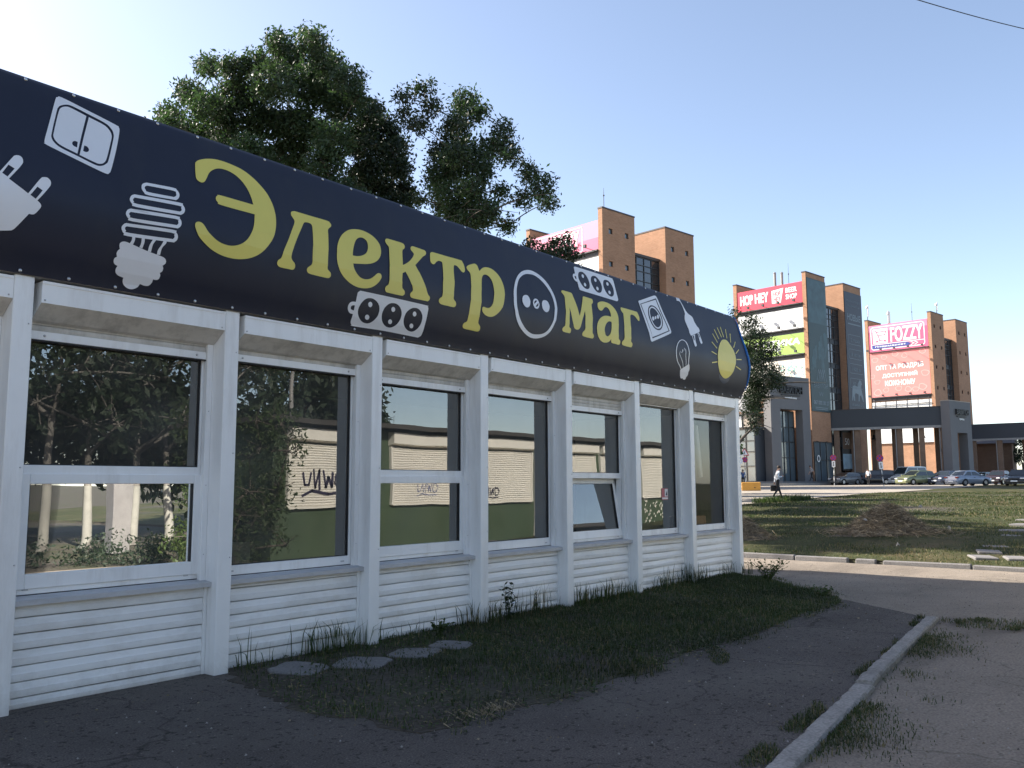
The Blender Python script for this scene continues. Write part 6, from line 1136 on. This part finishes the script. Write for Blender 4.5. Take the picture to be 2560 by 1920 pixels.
def zones(sh, tr, sleeve=True):
    z = dict(waist=sh, chest=sh, neck='skin', head='skin', crown='skin', lsho=sh, rsho=sh, lelb=sh, relb=sh, lwri=sh if sleeve else 'skin', rwri=sh if sleeve else 'skin', lpalm='skin', rpalm='skin')
    for s in 'lr': z.update({s+'hip': tr, s+'kne': tr, s+'ank': tr, s+'toe': 'shoe'})
    return z
def ppos(px, py, s, z=None):
    p = at(px, py, s); return (p.x, p.y, (G(p.x)+.02) if z is None else z)
J = joints(.27, .05); J['face'] = (1, 0, -.55)
pm_ = ppos(1945, 1243, 46.3); hm = R(22-90+12)
man = person('person in white shirt and black trousers walking while looking at a phone', pm_, hm, J, zones('shirt_white', 'trouser_black'), 'hair')
mb = MB(); mb.box(.335, .35, -.165, -.095, 1.20, 1.34, 0, None, .004); Rm = Matrix.Rotation(hm, 4, 'Z')
tag(mb.build('phone', M('logo_dark'), None, pm_, hm), 'dark phone held up by the walking person in white shirt', 'phone')
mb = MB(); mb.box(-.32, .10, .19, .28, .40, .70, 0, None, .015); mb.tube([(-.20, .235, .70), (-.19, .235, .77), (-.03, .235, .77), (-.02, .235, .70)], .012, 6); tag(mb.build('briefcase', M('leather'), None, pm_, hm), 'black briefcase carried by the walking person in white shirt', 'briefcase')
J = joints(.34, .12, 'down', sw=.18); J['face'] = (1, 0, -.2)
person('person in grey top striding away past the tall grey gate', ppos(2030, 1200, 96.5, POD-.03), R(140), J, zones('shirt_grey', 'trouser_black', False), 'hair')
J = joints(.10, .0, 'down', sw=.04); J['face'] = (1, 0, 0)
person('person in light tee and dark trousers standing near the leaning signpost', ppos(2172, 1212, 93), R(170), J, zones('shirt_white', 'trouser_black', False), 'hair')
J = joints(.06, .0, 'down', sw=.03); J['face'] = (1, 0, 0)
person('person in blue top standing beside the left no-stopping sign', ppos(1858, 1205, 84), R(200), J, zones('shirt_blue', 'trouser_black'), 'hair')

# ------------------------------------------------------------------ signs and street things
def disc(mb, y, z, r, m, n=20, x=0): mb.add([(x+r*math.cos(t), y, z+r*math.sin(t)) for t in [2*math.pi*i/n for i in range(n)]], [tuple(range(n))], m)
def no_stopping(pos, head, label, hgt=2.45, r=.31, lean=0.0, plate=True, tri=False):
    root = thing('road_sign', label, 'road sign', pos, head, 'no-stopping signs along the plaza', (lean*.0, lean))
    mb = MB(); mb.cyl((0, 0, -.3), (0, 0, hgt+.3+(.7 if tri else 0)), .035, None, 8)
    pole = mb.build('pole', M('sign_back'), root)
    for k in range(5): mb = MB(); mb.cyl((0, 0, .25+.36*k), (0, 0, .43+.36*k), .038, None, 8); mb.build('stripe', M('print_paper_white' if k % 2 else 'logo_dark'), pole)
    mb = MB(); mb.cyl((0, -.045, hgt), (0, -.060, hgt), r, None, 20, 0, True, False); disc(mb, -.063, hgt, r*.99, 1); disc(mb, -.066, hgt, r*.80, 2)
    for a in (45, 135):
        c, s = math.cos(R(a)), math.sin(R(a)); t = .05; L_ = r*.86
        mb.add([(L_*c-t*s, -.069-.001*(a > 90), hgt+L_*s+t*c), (L_*c+t*s, -.069-.001*(a > 90), hgt+L_*s-t*c), (-L_*c+t*s, -.069-.001*(a > 90), hgt-L_*s-t*c), (-L_*c-t*s, -.069-.001*(a > 90), hgt-L_*s+t*c)], [(0, 1, 2, 3)], 1)
    mb.build('disc', [M('sign_back'), M('sign_red'), M('sign_blue')], root)
    if plate:
        mb = MB(); z = hgt-r-.36; mb.box(-.17, .17, -.055, -.042, z-.32, z+.32, 0); mb.box(-.03, .03, -.058, -.056, z-.12, z+.12, 1)
        for s in (-1, 1): mb.add([(-.09, -.058, z+s*.11), (.09, -.058, z+s*.11), (0, -.058, z+s*.24)], [(0, 1, 2)], 1)
        mb.build('arrow_plate', [M('print_paper_white'), M('logo_dark')], root)
    if tri:
        mb = MB(); z = hgt+.62; 
        for k, (q, y) in enumerate(((.42, -.05), (.30, -.054))): mb.add([(-q, y, z-q*.58), (q, y, z-q*.58), (0, y, z+q*1.16)], [(0, 1, 2)], 1 if k else 0)
        mb.box(-.03, .03, -.058, -.056, z-.1, z+.12, 2); mb.build('triangle', [M('sign_red'), M('print_paper_white'), M('logo_dark')], root)
    return root
sp = on_z(2206, 1212, 1.06); sp = at(2210, 1211.5, 78)
no_stopping((sp.x, sp.y, G(sp.x)+.0), R(-70), 'leaning no-stopping sign with a white arrow plate on a striped post', 2.62, .30, R(-5.0))
sp = at(2086, 1209, 93)
no_stopping((sp.x, sp.y, G(sp.x)), R(-70), 'dark shaded no-stopping sign in front of the colonnade start', 2.95, .31)
sp = at(1864, 1212, 80)
no_stopping((sp.x, sp.y, G(sp.x)), R(-70), 'no-stopping sign under a white triangle behind the yellow block', 2.62, .26, 0, False, True)
sp = at(1850.5, 1212, 80)
rs = thing('road_sign', 'white-backed sign half hidden by the shop corner', 'road sign', (sp.x, sp.y, G(sp.x)), R(-70))
mb = MB(); mb.cyl((0, 0, -.3), (0, 0, 3.6), .03, None, 8); mb.build('pole', M('sign_back'), rs)
mb = MB(); mb.cyl((0, -.045, 2.5), (0, -.06, 2.5), .32, None, 18); mb.add([(-.4, -.05, 3.0), (.4, -.05, 3.0), (0, -.05, 3.75)], [(0, 1, 2)]); mb.build('face', M('print_paper_white'), rs)
sp = at(1878, 1226, 68.5)
mb = MB(); mb.box(-.72, .72, -.35, .35, 0, .68, 0, None, .04); mb.cyl((.28, -.352, .25), (.28, -.36, .25), .05, None, 8, 1); tag(mb.build('concrete_block', [M('yellow_paint'), M('logo_dark')], None, (sp.x, sp.y, G(sp.x)), R(-66)), 'yellow painted concrete block at the plaza edge beside the shop corner', 'barrier')

# ------------------------------------------------------------------ hay, litter, plants
def hay(pos, rx, ry, hh, label, seed, n):
    g = np.random.default_rng(seed); root = thing('hay_pile', label, 'hay pile', pos)
    def hz(x, y): q = np.sqrt((x/rx)**2+(y/ry)**2); return hh*np.clip(1-q**1.6, 0, 1)*(1+.16*np.sin(4*x+1.3)*np.cos(5*y))+.05*np.exp(-q*q)
    mb = MB(); N_ = 20; grid = [[(rx*1.12*(2*i/N_-1), ry*1.12*(2*j/N_-1)) for j in range(N_+1)] for i in range(N_+1)]
    vs = [(x, y, float(hz(x, y))*.9-.06) for r_ in grid for x, y in r_]; mb.add(vs, [(i*(N_+1)+j, (i+1)*(N_+1)+j, (i+1)*(N_+1)+j+1, i*(N_+1)+j+1) for i in range(N_) for j in range(N_)], 0, True)
    mb.build('mound', M('straw_dark'), root)
    x = g.normal(0, .55, n)*rx; y = g.normal(0, .55, n)*ry; z = hz(x, y)*g.uniform(.75, 1.05, n)+g.uniform(0, .05, n)
    d = np.stack([g.normal(size=n), g.normal(size=n), g.normal(0, .35, n)], 1); d /= np.linalg.norm(d, axis=1)[:, None]; L_ = g.uniform(.12, .42, n)[:, None]
    c = np.stack([x, y, z], 1); s_ = np.cross(d, g.normal(size=(n, 3))); s_ /= np.linalg.norm(s_, axis=1)[:, None]; s_ *= .0045
    bend = np.stack([g.normal(0, .05, n), g.normal(0, .05, n), g.uniform(0, .06, n)], 1)
    a = c-d*L_/2; b = c+d*L_/2; m_ = c+bend
    V = np.stack([a-s_, a+s_, m_+s_, m_-s_, b+s_*.4, b-s_*.4], 1).reshape(-1, 3); k = np.arange(n)*6
    F = np.concatenate([np.stack([k, k+1, k+2, k+3], 1), np.stack([k+3, k+2, k+4, k+5], 1)])
    o = link('straw', fast_mesh('straw', V, F, [M('straw'), M('straw_dark')], np.tile(g.integers(0, 2, n), 2)), root); tag(o, kind='stuff')
p = at(2232, 1340, 21.3)
hay((p.x+.3, p.y+.2, float(field_z(np.array(p.x), np.array(p.y)))), 1.18, .95, .56, 'large heap of dry cut grass on the lawn', 3, 5200)
p = at(1872, 1345, 21.5)
hay((p.x+.2, p.y+.3, float(field_z(np.array(p.x), np.array(p.y)))), .8, .7, .38, 'small heap of dry grass beside the shop corner', 4, 1600)
LIT = [(2302, 1262, 22.5), (2162, 1284, 21), (2245, 1377, 18.2), (2372, 1312, 22)]
for k, (px, py, s) in enumerate(LIT):
    q = at(px, py, s); z = float(field_z(np.array(q.x), np.array(q.y)))+(.55 if k in (0,) else .04)+(.3 if k == 1 else 0)
    mb = MB(); r_ = .055*rnd.uniform(.8, 1.4); mb.add([(r_*math.cos(t)*rnd.uniform(.7, 1.2), r_*math.sin(t)*rnd.uniform(.6, 1.1), rnd.uniform(0, .06)) for t in [2*math.pi*i/7 for i in range(7)]]+[(0, 0, .09)], [(i, (i+1) % 7, 7) for i in range(7)])
    tag(mb.build('paper_scrap', M('kerb_concrete'), None, (q.x, q.y, z)), ('crumpled white scrap at the right top of the large heap', 'white scrap caught on the left flank of the large heap', 'white scrap on the grass in front of the large heap', 'white scrap right of the large heap', 'white scrap near the far kerb by the shop', 'white scrap left of the large heap on the grass', 'white scrap right in front of the large heap')[k], 'litter', 'paper scraps on the grass')

def blades(name, polys, n, hmin, hmax, wid, zf, mats, seed, clump=0.0, dens=None, dry=0.15, bend=0.5):
    g = np.random.default_rng(seed); P = []
    poly = np.array(polys); lo, hi = poly.min(0), poly.max(0); need = n
    while need > 0:
        q = g.uniform(lo, hi, (max(need*3, 1000), 2)); ins = np.zeros(len(q), bool); j = len(poly)-1
        for i in range(len(poly)):
            c = ((poly[i, 1] > q[:, 1]) != (poly[j, 1] > q[:, 1])) & (q[:, 0] < (poly[j, 0]-poly[i, 0])*(q[:, 1]-poly[i, 1])/(poly[j, 1]-poly[i, 1]+1e-12)+poly[i, 0]); ins ^= c; j = i
        q = q[ins]
        if dens is not None: q = q[g.uniform(size=len(q)) < dens(q[:, 0], q[:, 1])]
        P.append(q[:need]); need -= len(P[-1])
    P = np.concatenate(P); n = len(P); z = zf(P[:, 0], P[:, 1])
    hgt = g.uniform(hmin, hmax, n)*(0.55+.45*np.clip(.5+wob(P[:, 0]*1.3, P[:, 1]*1.3, .5), 0, 1.2)); a = g.uniform(0, 2*np.pi, n); lean = np.abs(g.normal(0, bend, n))*hgt
    b0 = np.stack([P[:, 0], P[:, 1], z], 1); dx = np.stack([np.cos(a), np.sin(a), 0*a], 1); t = a+g.uniform(-1, 1, n)+1.57; ld = np.stack([np.cos(t), np.sin(t), 0*t], 1)
    up = np.array([0, 0, 1.0]); w_ = wid*g.uniform(.6, 1.3, n)[:, None]
    m_ = b0+up*hgt[:, None]*.6+ld*lean[:, None]*.3; e = b0+up*(hgt*np.clip(1-.35*lean/hgt, .4, 1))[:, None]+ld*lean[:, None]
    V = np.stack([b0-dx*w_/2, b0+dx*w_/2, m_+dx*w_*.4, m_-dx*w_*.4, e], 1).reshape(-1, 3); k = np.arange(n)*5
    F = np.concatenate([np.stack([k, k+1, k+2], 1), np.stack([k, k+2, k+3], 1), np.stack([k+3, k+2, k+4], 1)])
    pat = wob(P[:, 0]*.6+3, P[:, 1]*.6, .5); mi = (g.uniform(size=n) < np.clip(dry+.25*pat, .02, .95)).astype(int)
    o = link(name, fast_mesh(name, V, F, [M(q) for q in mats], np.tile(mi, 3))); tag(o, kind='stuff'); return o
def zz6(u, v): q = on_z(400+.4069*u, 1400+.4069*v, .03); return (q.x, q.y)
def zz7(u, v): q = on_z(1200+.4521*u, 1400+.4521*v, .03); return (q.x, q.y)
near = [zz6(*q) for q in ((420, 700), (520, 760), (700, 840), (900, 930), (1250, 960), (1450, 1040), (1600, 1060), (1750, 1030), (1880, 985))]+[zz7(*q) for q in ((60, 830), (450, 760), (700, 670), (950, 600), (1180, 500), (1400, 450), (1550, 400), (1800, 290), (1930, 262), (2010, 232), (1975, 205), (1850, 170), (1720, 140), (1640, 120), (1560, 95), (1470, 86))]
near += [(13.85, 6.42), (4.3, 6.42)]
grass_mat_poly = [(p[0], p[1]) for p in near]
poly_sheet('grass_strip', grass_mat_poly, .027, 'soil', .04, .07, .10)
TL = ((4.58, 5.88, .23), (5.05, 5.66, .24), (5.62, 5.62, .23), (6.1, 5.62, .2))
def nd(x, y):
    q = np.clip(.16+.84*np.clip((x-5.0)/2.2, 0, 1)*(1+wob(x*2, y*2, .5)), .08, 1)
    for a, b, r_ in TL: q = np.where((x-a)**2+(y-b)**2 < r_*r_*1.25, q*.06, q)
    return q
zn = lambda x, y: 0*x+.026
blades('grass_blades', near, 44000, .025, .085, .0065, zn, ['grass_green', 'grass_dry'], 5, dens=nd, dry=.14, bend=.75)
cx_, cy_ = np.mean([p[0] for p in near]), np.mean([p[1] for p in near])
outer = [(p[0]+.02*(p[0]-cx_)+.04, p[1]-.16) if p[1] < 5.95 else p for p in near]
blades('grass_blades', outer, 9000, .02, .08, .0065, lambda x, y: 0*x+.022, ['grass_green', 'grass_dry'], 25, dens=lambda x, y: np.clip(.05+wob(x*2.3+1, y*2.3, 1.0), .02, 1), dry=.25, bend=.9)
strip = [(4.25, 6.33), (4.25, 6.12), (8, 6.05), (13.9, 6.05), (13.9, 6.33)]
blades('tall_grass', strip, 900, .12, .42, .009, zn, ['grass_green', 'grass_dry'], 6, dens=lambda x, y: np.clip(.25+wob(x*2.2, y, .9), .03, 1), dry=.15, bend=.35)
kk = [(KA+(KB-KA)*t) for t in (0, .15, .35, .6, .8, 1)]
right = [(p.x+kn.x*-.075, p.y+kn.y*-.075) for p in kk]; right2 = [(p.x-kn.x*-.075, p.y-kn.y*-.075) for p in kk]
out_r = [(p.x+q*-kn.x, p.y+q*-kn.y) for p, q in zip(kk, (.45, .75, .6, .6, .7, .7))]; out_l = [(p.x+q*kn.x, p.y+q*kn.y) for p, q in zip(kk, (.16, .12, .22, .25, .18, .2))]
zk = lambda x, y: 0*x+.018
pd = lambda x, y: np.clip(.15+wob(x*1.4+1, y*1.4, 1.1), .02, 1)
kdist = lambda x, y: np.abs((x-KA.x)*kd.y-(y-KA.y)*kd.x)
pd2 = lambda x, y: pd(x, y)*np.exp(-np.clip(kdist(x, y)-.07, 0, 9)/.14)
blades('kerb_grass', right+out_r[::-1], 10000, .015, .055, .006, zk, ['grass_green', 'grass_dry'], 7, dens=pd2, dry=.25, bend=.9)
blades('kerb_grass', right2+out_l[::-1], 6000, .02, .07, .006, zk, ['grass_green', 'grass_dry'], 8, dens=lambda x, y: np.clip(-.05+wob(x*1.7+4, y*1.7, 1.2), .0, 1)+.005, dry=.25, bend=.9)
tuft = [(10.0, 2.2), (10.6, 2.35), (11.0, 1.9), (10.9, 1.5), (10.2, 1.7)]
blades('kerb_grass', tuft, 1300, .015, .06, .007, zk, ['grass_green', 'grass_dry'], 9, dens=pd, dry=.3, bend=.9)
crack = [(6.75, 3.25), (7.0, 3.3), (7.35, 3.45), (7.7, 3.85), (7.62, 3.92), (7.2, 3.6), (6.9, 3.42)]
blades('crack_grass', crack, 800, .015, .05, .006, lambda x, y: 0*x+.02, ['grass_green', 'grass_dry'], 10, dry=.3, bend=.9)
# lawn beyond the road
f1 = [(17.3, -2), (17.3, 16.8), (30, 16.8), (30, -2)]; zfl = lambda x, y: field_z(x, y)-.01
ld = lambda x, y: np.clip(.42+wob(x*.5, y*.6, .6)+.25*np.clip((x-20)/4, 0, 1), .06, 1)
blades('lawn_grass', f1, 60000, .03, .10, .012, zfl, ['grass_green', 'grass_dry'], 12, dens=ld, dry=.36, bend=.7)
f2 = [(30, -4), (30, 16.9), (62, 16.9), (62, 2)]
blades('lawn_grass', f2, 52000, .04, .12, .024, zfl, ['grass_green', 'grass_dry'], 13, dens=ld, dry=.22, bend=.7)
edge = [(40, 16.4), (40, 17.5), (46, 17.4), (46, 16.6)]
blades('edge_weeds', edge, 2200, .15, .5, .03, zfl, ['leaf_bush', 'grass_green'], 14, dry=.3)
# broad-leaved weeds
def weed(pos, hgt, spread, n, label, seed, leafm='leaf_bush', size=.05):
    g = random.Random(seed); root = thing('weed', label, 'weed', pos); mb = MB(); lf = MB()
    for k in range(n):
        a = g.uniform(0, 6.28); tip = Vector((math.cos(a)*spread*g.uniform(.2, 1), math.sin(a)*spread*g.uniform(.2, 1), hgt*g.uniform(.5, 1))); mid = tip*.5+Vector((0, 0, hgt*.12)); mb.tube([(0, 0, -.02), tuple(mid), tuple(tip)], [.004, .003, .0015], 4)
        for j in range(9):
            t = .2+.8*j/8; p = mid.lerp(tip, (t-.5)*2) if t > .5 else Vector((0, 0, 0)).lerp(mid, t*2)
            d = Vector((g.gauss(0, 1), g.gauss(0, 1), g.uniform(-.2, .8))).normalized(); s_ = d.cross(Vector((g.gauss(0, 1), g.gauss(0, 1), 1))).normalized(); L_ = size*g.uniform(.6, 1.3)
            lf.add([p, p+d*L_*.5+s_*L_*.28, p+d*L_, p+d*L_*.5-s_*L_*.28], [(0, 1, 2, 3)])
    mb.build('stem', M('leaf_bush'), root); lf.build('leaves', M(leafm), root); return root
weed((7.55, 6.13, .03), .42, .13, 7, 'leafy dark weed growing against the fourth pillar', 3, 'leaf_dark', .055)
weed((6.35, 6.02, .03), .20, .16, 8, 'low light green weed before the third bay', 4, 'leaf_bush', .05)
q = on_z(1920, 1452, .03); weed((q.x, q.y, .03), .34, .38, 26, 'bushy weed tuft at the right corner of the shop', 5, 'leaf_bush', .05)
q = on_z(2060, 1490, .03); weed((q.x, q.y, .03), .14, .2, 10, 'small weed at the tip of the grass strip', 6, 'leaf_bush', .04)
# clover and trodden leaves low in the grass, dry leaves on the asphalt
def low_leaves(name, poly, n, smin, smax, z, mats, seed, tilt=.5):
    g = np.random.default_rng(seed); poly = np.array(poly); lo, hi = poly.min(0), poly.max(0); q = g.uniform(lo, hi, (n*4, 2)); ins = np.zeros(len(q), bool); j = len(poly)-1
    for i in range(len(poly)):
        c = ((poly[i, 1] > q[:, 1]) != (poly[j, 1] > q[:, 1])) & (q[:, 0] < (poly[j, 0]-poly[i, 0])*(q[:, 1]-poly[i, 1])/(poly[j, 1]-poly[i, 1]+1e-12)+poly[i, 0]); ins ^= c; j = i
    q = q[ins]; q = q[g.uniform(size=len(q)) < np.clip(.35+wob(q[:, 0]*1.9+2, q[:, 1]*1.9, .9), .03, 1)][:n]; n = len(q)
    a = g.uniform(0, 6.28, n); d = np.stack([np.cos(a), np.sin(a), g.uniform(-.1, tilt, n)], 1); s_ = np.stack([-np.sin(a), np.cos(a), g.normal(0, .3, n)], 1); L_ = g.uniform(smin, smax, n)[:, None]
    P = np.concatenate([q, np.full((n, 1), z)], 1)+np.array([0, 0, 1])*g.uniform(0, .02*tilt*2, n)[:, None]
    V = np.stack([P, P+d*L_*.5+s_*L_*.33, P+d*L_, P+d*L_*.5-s_*L_*.33], 1).reshape(-1, 3)
    tag(link(name, fast_mesh(name, V, np.arange(4*n).reshape(-1, 4), [M(m_) for m_ in mats], g.integers(0, len(mats), n))), kind='stuff')
low_leaves('clover', outer, 9000, .012, .034, .03, ['leaf_bush', 'grass_green', 'leaf_bush', 'grass_dry'], 61)
low_leaves('fallen_leaves', [(1.5, 1.3), (1.5, 6.0), (12, 6.0), (12, 1.3)], 420, .012, .035, .024, ['straw_dark', 'straw', 'grass_dry'], 62, .15)
# dry straw wisp on the asphalt edge
q = on_z(1225, 1780, .03); g = np.random.default_rng(3); mb = MB()
for k in range(120):
    x = q.x+g.normal(0, .13); y_ = q.y+g.normal(0, .05); a = g.uniform(0, 3.14)*.5+.2; l = g.uniform(.04, .12); mb.quad((x, y_, .028), (x+.004, y_, .028), (x+l*math.cos(a)+.004, y_+l*math.sin(a), .03+g.uniform(0, .02)), (x+l*math.cos(a), y_+l*math.sin(a), .03+g.uniform(0, .02)))
tag(mb.build('dry_grass', M('straw')), kind='stuff')
# grit lying on the asphalt
g = np.random.default_rng(9); n = 2600; P = np.stack([g.uniform(-1, 16.5, n), g.uniform(-.5, 6.0, n)], 1); r_ = g.uniform(.003, .011, n)
V = np.concatenate([np.stack([P[:, 0]+r_*math.cos(t)*g.uniform(.7, 1.3, n), P[:, 1]+r_*math.sin(t)*g.uniform(.7, 1.3, n), np.full(n, .022)], 1)[:, None] for t in (0, 2.1, 4.2)]+[np.stack([P[:, 0], P[:, 1], .023+r_], 1)[:, None]], 1).reshape(-1, 3); k = np.arange(n)*4
F = np.concatenate([np.stack([k, k+1, k+3], 1), np.stack([k+1, k+2, k+3], 1), np.stack([k+2, k, k+3], 1)])
tag(link('gravel', fast_mesh('gravel', V, F, [M('kerb_concrete'), M('asphalt'), M('straw_dark')], np.tile(g.integers(0, 3, n), 3))), kind='stuff')
